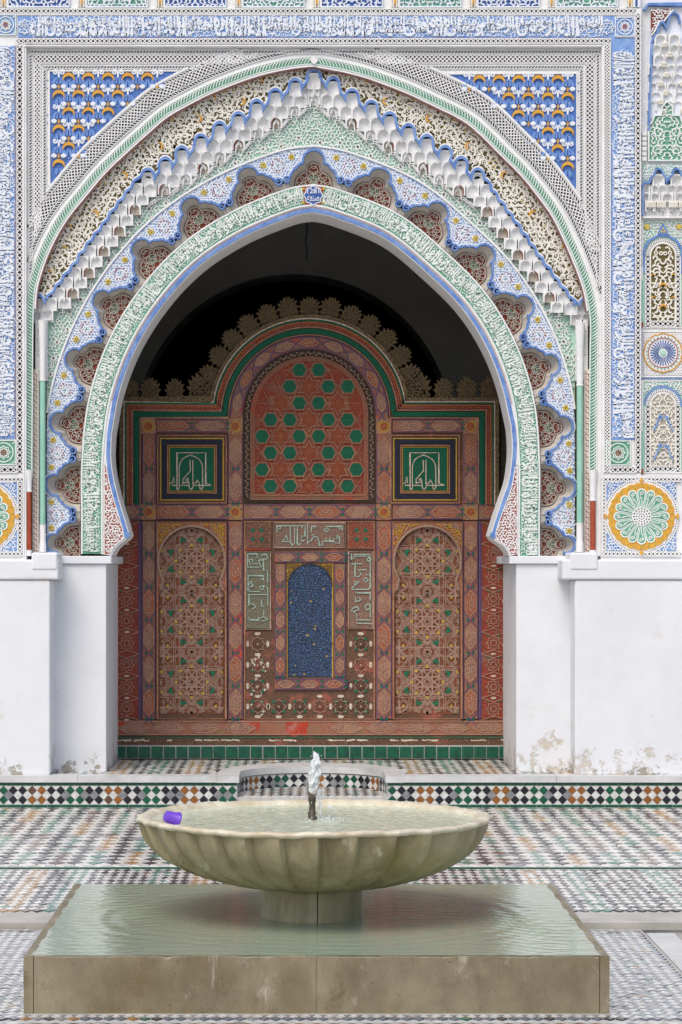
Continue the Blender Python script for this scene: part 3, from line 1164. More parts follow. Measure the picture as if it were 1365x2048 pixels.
# opening edge
AL = [(224, 1112), (228, 1101), (238, 1090), (250, 1081), (260, 1073), (252.6, 1045), (243, 1015), (234.4, 984), (226, 945), (222.5, 910), (224, 868)]
AR_ = [(1019, 1112), (1015, 1102), (1006, 1092), (992, 1083), (981, 1073), (989, 1045), (1003, 1002), (1017, 962), (1023, 923), (1024.5, 888), (1022, 852)]
mid = MC(np.linspace(SL[3], SR[3], 120), -75.0)
ARR = np.vstack([AL[:5], spline(AL[4:], 5)[1:], mid[(mid[:, 1] < 845)], spline(AR_[4:], 5)[::-1][:-1], AR_[:5][::-1]])
BLU = np.vstack([spline(AL[4:], 5), mid[(mid[:, 1] < 845)], spline(AR_[4:], 5)[::-1]])     # the blue fillet follows this

# wall mass of the arch: front skin, reveal and flat ground of the bands
m = MB()
tt = np.linspace(0, 1, 220)
arc = Curve2(ARR, smooth=0)
A_ = arc(tt * arc.L)
B_ = MC(SL[0] + 40 + tt * (SR[0] - 40 - SL[0] - 40), np.full(220, -18.0))
B_[:, 1] = np.minimum(B_[:, 1], 1112)
loft(m, LA(A_, 0), LA(B_, 0))
loft(m, LA(A_, 0), LA(A_, -0.44))
part(m, "arch_face", ["plaster"])
m = MB()
C_ = MC(SL[0] + tt * (SR[0] - SL[0]), np.full(220, 62.0))
C_[:, 0] = np.clip(C_[:, 0], 92, 1152)
B2 = MC(SL[0] + tt * (SR[0] - SL[0]), np.full(220, -18.0))
loft(m, LA(B2, -0.075), LA(C_, -0.075))
loft(m, LA(B2, -0.075), LA(B2, 0.0))
part(m, "niche_back", ["niche_plaster"])
m = MB()                                   # backing of everything outside the scallops
D2 = RC(np.linspace(0, RC.L, 220), np.full(220, -4.0))
loft(m, LA(C_, -0.03), LA(D2, -0.03))
part(m, "band_backing", ["olive_recess"])

# ---- blue fillet round the opening and white borders
m = MB()
bc = Curve2(BLU, smooth=2)
ribbon(m, LA, bc(np.linspace(0, bc.L, 200), np.full(200, 5.5)), 8.5, -0.002, 0.012, 0, bev=0.75)
part(m, "blue_fillet", ["blue_paint"])
for q in (bc(0.0, 6.0), bc(bc.L, 6.0)):
    m = MB()
    ribbon(m, LA, circ(q[0], q[1] - 4, 3.5, 12), 6, 0, 0.016, 0, closed=True)
    part(m, "fillet_scroll", ["blue_paint"])
m = MB()
su = np.linspace(SL[0] + 30, SR[0] - 30, 260)


def below(p, y=1111):
    p = p.copy()
    p[:, 1] = np.minimum(p[:, 1], y)
    return p


sg = np.linspace(SL[1] - 78, SR[1] + 78, 260)      # feet of the bands at y = 1110
for nn, ww, hh in ((-19.5, 4, 0.014), (-59.5, 4.5, 0.014)):
    ribbon(m, LA, MC(sg, np.full(260, float(nn))), ww, -0.002, hh, 0, bev=0.7)
part(m, "band_border", ["plaster"])
m = MB()
ribbon(m, LA, MC(np.linspace(SL[3], SR[3], 200), np.full(200, -64.0)), 1.3, 0, 0.004, 0)
part(m, "red_line", ["red_line"])

# ---- green inscription band
m = MB()
for a, b in ((sg[0], S_AP - 25), (S_AP + 25, sg[-1])):
    u = np.linspace(a, b, 120)
    loft(m, LA(MC(u, np.full(120, -21.0)), 0.003), LA(MC(u, np.full(120, -57.5)), 0.003))
gb = part(m, "inscription_band", ["green_ground"])
for ph, a, b, sd in ((TXT3, sg[0] + 4, S_AP - 27, 5), (TXT4, S_AP + 27, sg[-1] - 4, 6)):
    m = MB()
    letter_band(m, LA, a, b, -56.0, -22.0, ph, 0.003, 0.016, MC.mp, xs=1.3, seed=sd)
    part(m, "inscription", ["plaster_green"], gb, kind="stuff")

# keystone cartouche
m = MB()
kp = MC.mp(np.array([(S_AP - 25, -21), (S_AP + 25, -21), (S_AP + 25, -57.5), (S_AP - 25, -57.5)]))
plate(m, LA, kp, 0.0, 0.004)
ks = part(m, "keystone", ["terracotta"])
m = MB()
a = np.arange(48) * 2 * pi / 48
rad = 17.2 + 1.3 * np.cos(a * 8)
q = np.stack([627 + rad * np.cos(a) * 1.02, 391 + rad * np.sin(a) * 1.02], 1)
plate(m, LA, q, 0.004, 0.010)
part(m, "blue_medallion", ["deep_blue"], ks)
m = MB()
ribbon(m, LA, q, 2.2, 0.004, 0.014, 0, closed=True)
part(m, "medallion_rim", ["plaster_cool"], ks)
m = MB()
for wd, y0, hgt, xs in (("١٢٨١", 387.5, 10, 1.0), ("صنعه", 403, 12, 1.0)):
    v, f_, wdt = word_mesh(wd if wd[0] != "١" else "1281", 0.012)
    k = 24 / max(wdt, 1e-6)
    ymin, ymax = v[:, 1].min(), v[:, 1].max()
    q2 = np.stack([615 + v[:, 0] * k, y0 - (v[:, 1] - ymin) / (ymax - ymin) * hgt], 1)
    m.add(LA(q2, 0.010 + 0.005 * v[:, 2]), f_)
part(m, "date_lettering", ["plaster_cool"], ks)
for sx in (-1, 1):
    for yy in (378, 405):
        m = MB()
        plate(m, LA, [(627 + sx * 21, yy - 3), (627 + sx * 25, yy), (627 + sx * 21, yy + 3), (627 + sx * 15, yy)], 0.004, 0.010, bev=0.2)
        part(m, "orange_leaf", ["ochre"], ks)

# ---- rose tracery in the horseshoe toes
for side in (0, 1):
    if side == 0:
        reg = [(209, 930), (213, 935), (219, 965), (229, 1003), (240, 1038), (246, 1060), (249, 1076), (236, 1086), (226, 1096), (220, 1109), (209, 1109)]
    else:
        reg = [(1035, 930), (1031, 935), (1024, 975), (1012, 1008), (998, 1045), (992, 1066), (993, 1078), (1006, 1088), (1016, 1097), (1022, 1109), (1035, 1109)]
    m = MB()
    plate(m, LA, reg, 0, 0.003)
    o = part(m, "toe_panel", ["pink_red"])
    m = MB()
    tracery(m, LA, reg, 6.2, 2.5, 0.003, 0.013, seed=31 + side, test_pad=0.25)
    ribbon(m, LA, reg, 2.2, 0.003, 0.014, 0, closed=True)
    part(m, "toe_tracery", ["plaster"], o, kind="stuff")

# ---- scalloped niches
LL = Local(D_ARCH)


def bez(a, c, b, n=6):
    t = np.linspace(0, 1, n)[:, None]
    return (1 - t) ** 2 * np.array(a) + 2 * t * (1 - t) * np.array(c) + t ** 2 * np.array(b)


ha = np.linspace(pi / 2, -0.20, 10)
H_OUT = np.vstack([np.stack([22 * np.cos(ha), 40 + 22 * np.sin(ha)], 1), bez((22.5, 35), (31, 35), (35, 25))[0:], bez((35, 25), (43, 22), (46, 9))[1:], bez((46, 9), (51, 8), (53, 0))[1:]])
H_IN = np.array([(0, 42), (6, 41), (11, 37), (14, 31), (13.6, 26), (17, 23), (23, 20.5), (30, 16), (36, 8), (38, -2), (38, -10), (38, -17)], float)


def resamp(p, n):
    p = np.asarray(p, float)
    d = np.r_[0, np.cumsum(np.hypot(*np.diff(p, axis=0).T))]
    t = np.linspace(0, d[-1], n)
    return np.stack([np.interp(t, d, p[:, 0]), np.interp(t, d, p[:, 1])], 1)


def both(h):
    return np.vstack([h[::-1] * (-1, 1), h[1:]])


O_full = both(H_OUT)
oR = resamp(np.vstack([H_OUT, [(54, -18)]]), 30)
iR = resamp(H_IN, 30)
nm = MB()
loft(nm, LL(both(oR), -0.002), LL(both(iR), -0.066))
loft(nm, LL(both(oR) * 1.012, 0.001), LL(both(oR), -0.002))
NICHE = nm.mesh("niche_shell", ["niche_plaster"])
rm = MB()
rp = both(iR)
rm.add(LL(rp, -0.0655), [tuple(range(len(rp)))])
REDP = rm.mesh("red_panel", ["red_brown"])
tm = MB()
ribbon(tm, LL, both(resamp(H_IN * (0.93, 0.95) + (0, -0.5), 26)), 2.4, -0.066, -0.046)
ribbon(tm, LL, [(-38, -16), (38, -16)], 2.4, -0.066, -0.046)
for cx, cy, r_ in ((0, 24, 8.5), (0, 8, 11), (-13, 0, 10), (13, 0, 10), (-24, 2, 9), (24, 2, 9), (0, -6, 9), (-7, 14, 8), (7, 14, 8), (-18, 10, 8), (18, 10, 8), (-29, -7, 7), (29, -7, 7), (-20, -8, 8), (20, -8, 8), (0, 33, 5)):
    q = circ(cx, cy, r_, 14)
    ok = inside(rp * 0.97, q)
    i0 = int(np.argmin(ok)) if not ok.all() else 0
    q, ok = np.roll(q, -i0, 0), np.roll(ok, -i0)
    if ok.all():
        ribbon(tm, LL, q, 1.6, -0.066, -0.050, closed=True)
    elif ok.sum() > 3:
        ribbon(tm, LL, q[ok], 1.6, -0.066, -0.050)
TRAC = tm.mesh("niche_tracery", ["tracery_beige"])
gm = MB()
for cx, cy in ((0, 8), (0, 16), (-5, 11), (5, 11), (0, 0), (-6, 3), (6, 3)):
    plate(gm, LL, star(cx, cy, 3.2, 1.6, 4), -0.066, -0.060)
GRNP = gm.mesh("green_inlay", ["green_ground"])
bmh = MB()
ribbon(bmh, LL, O_full * (1, 1), 5.6, -0.012, 0.016, 0, bev=0.55)
BMOLD = bmh.mesh("blue_moulding", ["blue_paint"])
wm_ = MB()
ribbon(wm_, LL, np.vstack([O_full[:3] * (1.0, 1) , O_full[3:-3] * (1.0, 1.0), O_full[-3:]]) * (1.10, 1.085) + (0, 0.5), 3.0, -0.004, 0.013, 0, bev=0.6)
WMOLD = wm_.mesh("white_outline", ["plaster_cool"])
hm = MB()
ribbon(hm, LL, circ(0, 0, 5.8, 14), 4.6, -0.01, 0.022, 0, closed=True, bev=0.5)
BOSS = hm.mesh("boss_ring", ["blue_paint"])
hm = MB()
hm.add(LL(circ(0, 0, 4.2, 12), 0.004), [tuple(range(12))])
HOLE = hm.mesh("boss_dark_disc", ["recess_dark_paint"])  # flat disc, painted dark for the shade inside the hole
fm_ = MB()
for k in range(6):
    a = k * pi / 3
    plate(fm_, LL, circ(4.2 * cos(a), 4.2 * sin(a), 2.7, 8), 0.002, 0.013, bev=0.35)
plate(fm_, LL, circ(0, 0, 1.6, 8), 0.002, 0.016, bev=0.3)
FLOWER = fm_.mesh("yellow_flower", ["lemon"])
md = MB()
for k in range(14):
    a = k * 2 * pi / 14
    p = np.array([(9 * cos(a), 9 * sin(a) * 1.12), (12 * cos(a + .12), 12 * sin(a + .12) * 1.12), (14.2 * cos(a), 14.2 * sin(a) * 1.12)])
    ribbon(md, LL, p, [2.2, 1.6, 0.8], 0.002, 0.010, 1)
for k in range(4):
    a = k * pi / 2 + pi / 4
    ribbon(md, LL, curl(4 * cos(a), 4 * sin(a), 6, a + 1.2, 1), 1.6, 0.002, 0.011, 0)
ribbon(md, LL, star(0, 0, 7.8, 6.2, 8), 1.6, 0.002, 0.011, 0, closed=True)
plate(md, LL, circ(0, 0, 2, 6), 0.002, 0.010, 2, bev=0.3)
MEDAL = md.mesh("leaf_medallion", ["plaster_cool", "pink_red", "green_ground"])

lobes = []      # (origin px, direction, sx, sn)
Sall = [(SL[i], SL[i + 1]) for i in range(8)] + [(SL[8], SR[8])] + [(SR[i + 1], SR[i]) for i in range(7, -1, -1)]
for a, b in Sall:
    pa, pb = MC(a), MC(b)
    ch = pb - pa
    L_ = np.hypot(*ch)
    d = ch / L_
    a2, b2 = pa + d * 8.5, pb - d * 8.5
    lobes.append(((a2 + b2) / 2, d, (L_ - 17) / 106.0))
outl = []
for k, (o, d, sx) in enumerate(lobes):
    sn = 1.0 if k == 8 else 0.86
    rot = math.atan2(d[1], d[0])
    nrm = np.array([d[1], -d[0]])
    outl.append((o + np.outer(O_full[:, 0] * sx, d) + np.outer(O_full[:, 1] * sn, nrm)))
    loc = LA.loc(*o)
    scl = (sx, 1, sn)
    e = pinst("scallop_niche", NICHE, loc, rot, scl)
    for nme, me in (("red_panel", REDP), ("niche_tracery", TRAC), ("green_inlay", GRNP), ("blue_moulding", BMOLD), ("white_outline", WMOLD)):
        if k in (0, 16) and nme in ("blue_moulding", "white_outline"):
            q = outl[k] if nme == "blue_moulding" else o + (outl[k] - o) * (1.10, 1.06)
            q = q[(q[:, 1] < 1109)]
            m = MB()
            ribbon(m, LA, q, 6.8 if nme == "blue_moulding" else 3.0, -0.012, 0.016, 0, bev=0.55)
            part(m, nme, ["blue_paint" if nme == "blue_moulding" else "plaster_cool"])
            continue
        c_ = inst(nme, me, (0, 0, 0), 0, (1, 1, 1), e)
        if nme == "niche_tracery":
            c_["kind"] = "stuff"
# lace panels between the scallops
for i in range(len(lobes) - 1):
    A, B = outl[i], outl[i + 1]
    h = len(A) // 2
    sA, sB = MC.near(lobes[i][0]), MC.near(lobes[i + 1][0])
    e_ = MC(np.linspace(sB, sA, 12), np.full(12, 57.0))
    pairmid = MC((Sall[i][1]))
    poly = np.vstack([A[h:], B[:h + 1], e_])
    poly[:, 0] = np.clip(poly[:, 0], 94, 1150)
    poly[:, 1] = np.minimum(poly[:, 1], 1112)
    m = MB()
    plate(m, LA, poly, -0.07, 0.002, 0, 1)
    lp = part(m, "lace_panel", ["lace_ground", "niche_plaster"])
    s0 = Sall[i][1]
    m = MB()
    reg = poly
    tracery(m, LA, reg, 6.0, 2.8, 0.002, 0.012, seed=100 + i, test_pad=0.36, dens=1.05)
    part(m, "lace_tracery", ["plaster_cool"], lp, kind="stuff")
    dloc = MC(s0 + 1) - MC(s0 - 1)
    rot = math.atan2(dloc[1], dloc[0])
    for nme, me, ds, dn in (("leaf_medallion", MEDAL, 0, 31), ("yellow_flower", FLOWER, -26, 41), ("yellow_flower", FLOWER, 26, 41)):
        q = MC(s0 + ds, dn)
        if q[0] < 97 or q[0] > 1147:
            q[0] = np.clip(q[0], 104, 1140)
        inst(nme, me, LA.loc(q[0], q[1], 0.001), rot, (1, 1, 1), lp)
    m = MB()
    plate(m, LA, MC.mp(np.array([(s0 - 13, -17), (s0 - 9, -3), (s0 - 1, -6), (s0 + 1, -6), (s0 + 9, -3), (s0 + 13, -17)])), -0.07, -0.006, bev=0.1)
    part(m, "corbel", ["niche_plaster"])
    for ds in (-8.4, 8.4):
        q = MC(s0 + ds, 0.0)
        b_ = pinst("boss_ring", BOSS, LA.loc(*q))
        inst("boss_dark_disc", HOLE, (0, 0, 0), 0, (1, 1, 1), b_)

# ---- line round the scallop band
m = MB()
e1 = MC(np.linspace(SL[2] - 20, SR[2] + 20, 240), np.full(240, 58.5))
e1 = e1[(e1[:, 0] > 94) & (e1[:, 0] < 1150)]
ribbon(m, LA, e1, 5.0, -0.03, 0.016, 0, bev=0.75)
ribbon(m, LA, e1, 1.2, 0.012, 0.0175, 1, bev=0.9)
part(m, "arch_line", ["plaster", "red_line"])

# ---- muqarnas: stepped rows of scooped cells under a blue cornice
BLl = [(591, 162), (551.4, 182), (514, 204), (477.6, 229), (440, 248), (402.7, 273), (365, 297), (332, 319), (297, 341), (274, 362), (258, 383), (243, 403), (227, 424), (212, 446), (197, 466), (181, 486), (166, 507), (151, 529), (135, 549), (119, 570), (103, 590)]
BRr = [(666.6, 159), (704, 183), (742.6, 206), (779, 229), (816.5, 252.6), (853, 274), (890, 296), (922, 318), (955, 341), (973, 364), (987, 386), (1002, 407), (1017, 428), (1033, 449), (1048, 471), (1063, 493), (1078, 515), (1094, 536), (1110, 558), (1126, 578), (1141, 598)]


def scoop_mesh(wd, ht, dp, name, mats=("plaster_cool",), lined=False):
    """one concave cell: arched mouth wd wide, ht tall, in a flat web"""
    mbq = MB()
    r_ = wd / 2
    nphi, nh, nv_ = 8, 4, 2
    rows = []
    for i in range(nh + 1):
        th = pi / 2 * (1 - i / nh)          # crown -> spring
        rows.append((r_ * cos(th), -r_ + r_ * sin(th)))
    for i in range(1, nv_ + 1):
        rows.append((r_, -r_ - (ht - r_) * i / nv_))
    V = []
    for rr_, yy in rows:
        for k in range(nphi + 1):
            ph = pi * k / nphi
            V += list(map(tuple, LL([(-rr_ * cos(ph), yy)], -dp * (rr_ / r_) * sin(ph))))
    w1 = nphi + 1
    mbq.add(V, [(i * w1 + k, i * w1 + k + 1, (i + 1) * w1 + k + 1, (i + 1) * w1 + k) for i in range(len(rows) - 1) for k in range(nphi)], 1 if lined else 0)
    # web: two halves of flat plate round the mouth
    hw, top = (12.6 if wd > 16.5 else wd / 2 + 2.6), 1.6
    for sgn in (-1, 1):
        edge = [(sgn * rr_, yy) for rr_, yy in rows]
        poly = [(0, top), (sgn * hw, top), (sgn * hw, -ht)] + edge[::-1]
        mbq.add(LL(poly, 0), [tuple(range(len(poly)))], 0)
        mbq.add(np.vstack([LL([(sgn * hw, top), (sgn * hw, -ht)], 0), LL([(sgn * hw, top), (sgn * hw, -ht)], -0.06)]), [(0, 1, 3, 2)], 0)
    q = [(-hw, -ht), (-r_, -ht), (r_, -ht), (hw, -ht)]
    mbq.add(np.vstack([LL(q, 0), LL(q, -0.06)]), [(0, 1, 5, 4), (2, 3, 7, 6)], 0)
    mbq.add(np.vstack([LL([(-hw, top), (hw, top)], 0), LL([(-hw, top), (hw, top)], -0.06)]), [(0, 1, 3, 2)], 0)
    return mbq.mesh(name, list(mats), smooth=False)


SCA = scoop_mesh(23.6, 25, 0.026, "muqarnas_cell", ("plaster", "plaster"))
SCB = scoop_mesh(22.0, 26, 0.032, "muqarnas_cell", ("plaster", "plaster"))
SCC = scoop_mesh(20.0, 20, 0.026, "muqarnas_cell", ("plaster", "tracery_beige"), lined=True)
SCD = scoop_mesh(20.0, 20, 0.026, "muqarnas_cell", ("plaster", "plaster"), lined=True)
mq = thing  # (name kept short below)
m = MB()
ribbon(m, LL, [(-9, -18), (-9, -9), (-7, -4), (-3, -0.8), (1, 0)], 2.2, -0.004, 0.002)
REDE = m.mesh("red_edge", ["red_brown"])
m = MB()
ribbon(m, LA, [(80, 640), (104, 640)], 3, -0.02, 0.03)
muq = part(m, "muqarnas_band", ["plaster"])
stepB = {-1: [], 1: []}
for sgn, BL in ((1, BLl), (-1, BRr)):
    for k, (x, y) in enumerate(BL):
        nj = 3 if k <= 8 else 2 if k == 9 else 1
        for j in range(nj + 1):
            if k == 0 and j >= 1 and (j > 1):
                continue
            xx = x + sgn * 25 * j * (1.0 if k < 9 else 1.1)
            if (sgn > 0 and xx > 622) or (sgn < 0 and xx < 634):
                continue
            me = SCA if j < 2 and j < nj else SCB if j < nj else (SCC if k % 2 else SCD)
            hh = 0.050 - 0.011 * j
            o = inst("muqarnas_cell", me, LA.loc(xx, y + 8, hh), 0, (1, 1, 1), muq)
            if j == nj and k % 2:
                inst("red_edge", REDE, LA.loc(xx, y + 8, hh + 0.001), 0, (sgn, 1, 1), muq)
        stepB[sgn].append((x + sgn * 25 * (nj + 0.45) * (1.0 if k < 9 else 1.1), y + 8))
inst("muqarnas_cell", SCA, LA.loc(628, 151, 0.058), 0, (1.05, 1, 1.2), muq)
inst("muqarnas_cell", SCD, LA.loc(628, 191, 0.02), 0, (1, 1, 1), muq)
inst("muqarnas_cell", SCB, LA.loc(628, 170, 0.035), 0, (0.9, 1, 0.9), muq)
for x, y in ((82, 600), (72, 620), (95, 619), (1166, 606), (1176, 626), (1153, 625)):
    inst("muqarnas_cell", SCA if y < 610 else SCB, LA.loc(x, y, 0.045 if y < 610 else 0.03), 0, (1, 1, 1), muq)
# blue cornice line
cor = {}
for sgn, BL in ((1, BLl), (-1, BRr)):
    P = []
    for k in range(len(BL) - 1, -1, -1):
        x, y = BL[k]
        px_, py_ = BL[k - 1] if k else (628, 140)
        if k <= 8:
            a = np.linspace(pi, 0.15, 9)
            P += [(x - sgn * 12.5 * cos(t) * -1 if False else x + sgn * 12.5 * cos(t), y + 12.5 - 12.5 * sin(t)) for t in a]
            P += [(x + sgn * 13.2, y + 21), (x + sgn * 16, y + 12), (x + sgn * 22, y + 6), (px_ - sgn * 12.5, py_ + 17)]
        else:
            P += [(x - sgn * 8.5, y + 12), (x - sgn * 6, y + 4), (x - sgn * 1, y + 0), (x + sgn * 5, y - 3.5)]
    cor[sgn] = P
tail = {1: [(72, 606), (73, 598), (78, 593), (84, 593), (89, 598), (92, 606), (95, 600)], -1: [(1178, 612), (1177, 604), (1172, 599), (1165, 599), (1160, 604), (1156, 612), (1152, 606)]}
capx = [(628 + 13.5 * cos(t), 157 - 13.5 * sin(t)) for t in np.linspace(pi, 0, 11)]
LINE = np.array(tail[1] + cor[1] + capx + cor[-1][::-1] + tail[-1][::-1])
m = MB()
ribbon(m, LA, LINE, 6.2, -0.01, 0.066, 0, bev=0.75)
ribbon(m, LA, LINE + (0, -5.0), 4.5, -0.03, 0.060, 1, bev=0.7)
part(m, "blue_cornice", ["blue_paint", "plaster"])
# stepped white fret under the cells
m = MB()
for sgn in (1, -1):
    P = []
    for (x, y) in stepB[sgn][::-1]:
        P += [(x - sgn * 22, y + 23), (x - sgn * 17, y + 23), (x - sgn * 16, y + 10), (x - sgn * 11, y + 3), (x - sgn * 6, y + 9), (x - sgn * 5, y + 21)]
    P = np.array(P)
    for off, ww, mi in ((0, 2.6, 0), (4.2, 1.8, 0)):
        ribbon(m, LA, P + (0, off), ww, -0.03, 0.012, mi)
part(m, "stepped_fret", ["plaster"], kind="stuff")

# ---- pale green arabesque field between the steps and the scallops
low_ = []
for sgn in (1, -1):
    b = [(x - sgn * 10, y + 12) for x, y in stepB[sgn] if (x - sgn * 10 < 620 if sgn > 0 else x - sgn * 10 > 636)]
    low_.append(b)
us = np.linspace(MC.near((104, 830)), MC.near((1140, 830)), 160)
ee = MC(us, np.full(160, 60.0))
ee[:, 0] = np.clip(ee[:, 0], 93, 1151)
FIELD = np.vstack([[(93, 850)], [(93, 700)], [(104, 640)], low_[0][::-1], [(628, 196)], low_[1], [(1140, 645)], [(1151, 700)], [(1151, 850)], ee[::-1]])
UP = np.vstack([[(93, 640)], [(100, 612)], [(q[0] + 4, q[1] + 3) for q in BLl[::-1]], [(628, 150)], [(q[0] - 4, q[1] + 3) for q in BRr], [(1144, 616)], [(1151, 640)]])
EE = Curve2(ee, smooth=0)
UU = Curve2(np.vstack([[(93, 850)], UP, [(1151, 850)]]), smooth=0)
m = MB()
loft(m, LA(UU(tt * UU.L), -0.022), LA(EE(tt * EE.L), -0.022))
af = part(m, "arabesque_field", ["pale_green"])
for side in (0,):
    F_ = FIELD.copy()
    reg = F_
    m = MB()
    if side == 0:
        reg = np.vstack([reg, [(628, 290)], [(628, 200)]]) if False else reg
    tracery(m, LA, reg, 7.6, 2.5, -0.022, -0.001, seed=210 + side, ros=0.12, test_pad=0.38, dens=1.1)
    part(m, "arabesque_tracery", ["plaster_green"], af, kind="stuff")
DOT = MB()
plate(DOT, LL, circ(0, 0, 1.7, 8), -0.02, 0.001, bev=0.3)
DOTM = DOT.mesh("red_bud", ["red_brown"])
RIN = MB()
ribbon(RIN, LL, circ(0, 0, 4.2, 10), 2.6, -0.02, 0.0, 0, closed=True)
RINM = RIN.mesh("rosette", ["plaster_green"])
for u in np.linspace(us[8], us[-9], 46):
    q = MC(u, 72.0 + 6 * sin(u))
    if inside(FIELD, [q])[0]:
        e = inst("rosette", RINM, LA.loc(*q), 0, (1, 1, 1), af)
        inst("red_bud", DOTM, (0, 0, 0), 0, (1, 1, 1), e)

# ---- cream floral band between the blue cornice and the rope
ru = np.linspace(RC.near((64, 575)), RC.near((1180, 580)), 200)
rin = RC(ru, np.full(200, -14.0))
REG = np.vstack([rin, (LINE[np.r_[len(LINE) - 1:0:-1]] + (0, -9))])
m = MB()
loft(m, LA(RC(ru, np.full(200, -9.0)), 0.030), LA(Curve2(LINE, smooth=0)(np.linspace(0, 1, 200) * Curve2(LINE, smooth=0).L), 0.030))
ff = part(m, "floral_band", ["olive_recess"])
m = MB()
for side in (0, 1):
    xs_ = 628.5
    cut = (REG[:, 0] <= 629) if side == 0 else (REG[:, 0] >= 629)
    tracery(m, LA, REG[cut], 12.0, 3.9, 0.030, 0.050, seed=300 + side, ros=0.0, test_pad=0.26, dens=1.25)
    tracery(m, LA, REG[cut], 9.0, 2.7, 0.030, 0.047, seed=340 + side, ros=0.3, test_pad=0.26, dens=0.8)
part(m, "floral_tracery", ["plaster_cream"], ff, kind="stuff")
CRE = MB()
plate(CRE, LL, crescent(0, 0, 8.5, 0, thick=0.7), -0.02, 0.010, bev=0.1)
CREM = CRE.mesh("crescent", ["ochre"])
BUD = MB()
plate(BUD, LL, circ(0, 0, 3.0, 8), -0.02, 0.004, bev=0.3)
BUDM = BUD.mesh("yellow_bud", ["lemon"])
crs = [(320, 294, 0.2), (249, 353, 0.5), (484, 205, 0.0), (398, 239, 0.1), (192, 430, 0.8), (141, 455, 1.0), (522, 163, -0.3), (429, 198, 0.0), (344, 241, 0.2), (265, 303, 0.5), (197, 372, 0.8), (100, 545, 1.2), (130, 497, 1.0)]
for x, y, a in crs:
    for sg_ in (1, -1):
        xx, aa = (x, a) if sg_ > 0 else (1257 - x, pi - a)
        sc_ = 1.0 if (x, y) in ((320, 294), (249, 353), (484, 205), (398, 239), (192, 430)) else 0.62
        inst("crescent", CREM, LA.loc(xx, y, 0.038), -aa, (sc_, 1, sc_), ff)
bb = np.random.default_rng(5)
cnt = 0
while cnt < 44:
    u = bb.uniform(ru[6], ru[-7])
    q = RC(u, bb.uniform(-45, -20))
    if inside(REG, [q])[0]:
        inst("yellow_bud", BUDM, LA.loc(q[0], q[1], 0.040), 0, (0.8, 1, 0.8), ff)
        cnt += 1

# ---- rope moulding and the lines beside it
LR = Layer(16.885)
m = MB()
uu = np.linspace(RC.near((57, 940)), RC.near((1186, 944)), 420)
loft(m, LR(RC(uu, np.full(420, -6.5)), 0.004), LR(RC(uu, np.full(420, 6.5)), 0.004))
loft(m, LR(RC(uu, np.full(420, -6.5)), 0.004), LR(RC(uu, np.full(420, -6.5)), -0.09), 1)
rope = part(m, "rope_moulding", ["green_ground", "plaster"])
m = MB()
for a, b, sg_ in ((uu[0], R_AP - 7, 1), (R_AP + 7, uu[-1], -1)):
    n = int((b - a) / 6.6)
    for i in range(n):
        u = a + (i + 0.5) * (b - a) / n
        p = np.array([(u - sg_ * 4.5, -5.5), (u - sg_ * 2.2, -2), (u + sg_ * 0.2, 2), (u + sg_ * 3.6, 5), (u + sg_ * 6.2, 3.8)])
        ribbon(m, LR, p, [1.0, 1.9, 2.3, 2.2, 1.0], 0.004, 0.016, 0, mp=RC.mp)
for nn in (-7.2, 7.2):
    ribbon(m, LR, RC(uu, np.full(420, nn)), 2.6, 0.0, 0.016, 0)
part(m, "rope_strands", ["plaster_green"], rope, kind="stuff")
m = MB()
ribbon(m, LR, RC(uu[60:-60], np.full(300, -11.0)), 5.0, -0.05, 0.006, 0, bev=0.7)
ribbon(m, LR, RC(uu[60:-60], np.full(300, -14.2)), 1.0, -0.05, 0.002, 1)
part(m, "inner_fillet", ["plaster", "red_line"], rope)
m = MB()
plate(m, LR, [(620, 122), (624, 115), (629, 112), (634, 115), (638, 122), (633, 128), (629, 131), (625, 128)], 0.002, 0.020, bev=0.15)
part(m, "apex_palmette", ["plaster"], rope)

# ---- rectangular frame lines round the spandrels
IN_ARCH = np.vstack([RC(np.linspace(RC.near((62, 584)), RC.near((1187, 600)), 300), np.full(300, 56.0))])
def outside_arch(p, off):
    """True where the point lies outside the rope line by more than off"""
    p = np.atleast_2d(p)
    d = np.hypot(p[:, None, 0] - RC.p[None, :, 0], p[:, None, 1] - RC.p[None, :, 1])
    k = d.argmin(1)
    sgn = ((p - RC.p[k]) * RC.n[k]).sum(1)
    return sgn > off


def in_rect(p, x0, y0, x1):
    p = np.atleast_2d(p)
    return (p[:, 0] > x0) & (p[:, 0] < x1) & (p[:, 1] > y0)


class Clip(MB):
    """drops pieces whose middle falls where test says no"""

    def __init__(s, test, T):
        super().__init__()
        s.test, s.T = test, T

    def add(s, v, f, mi=0):
        v = np.asarray(v, float)
        c_ = v.mean(0)
        px = np.array([[VX + c_[0] * s.T.k, VY - (c_[2] - EYE) * s.T.k]])
        if s.test(px)[0]:
            super().add(v, f, mi)


pls = MB()
# flat margin between the rope and the frame: two spandrel fields
uL = np.linspace(RC.near((58, 711)), R_AP, 160)
uR = np.linspace(R_AP, RC.near((1188, 711)), 160)
pls.add(LR(np.vstack([RC(uL, np.full(160, 5.0)), [(629, 94)], [(52, 94)], [(52, 711)]]), 0.0), [tuple(range(163))])
pls.add(LR(np.vstack([RC(uR, np.full(160, 5.0)), [(1205, 711)], [(1205, 94)], [(629, 94)]]), 0.0), [tuple(range(163))])
for x0, x1, y0, y1 in ((52, 57, 711, 1112), (1186, 1205, 711, 1112)):
    pls.add(LR(rect(x0, y0, x1, y1), 0.0), [(0, 1, 2, 3)])
part(pls, "spandrel_ground", ["plaster"])

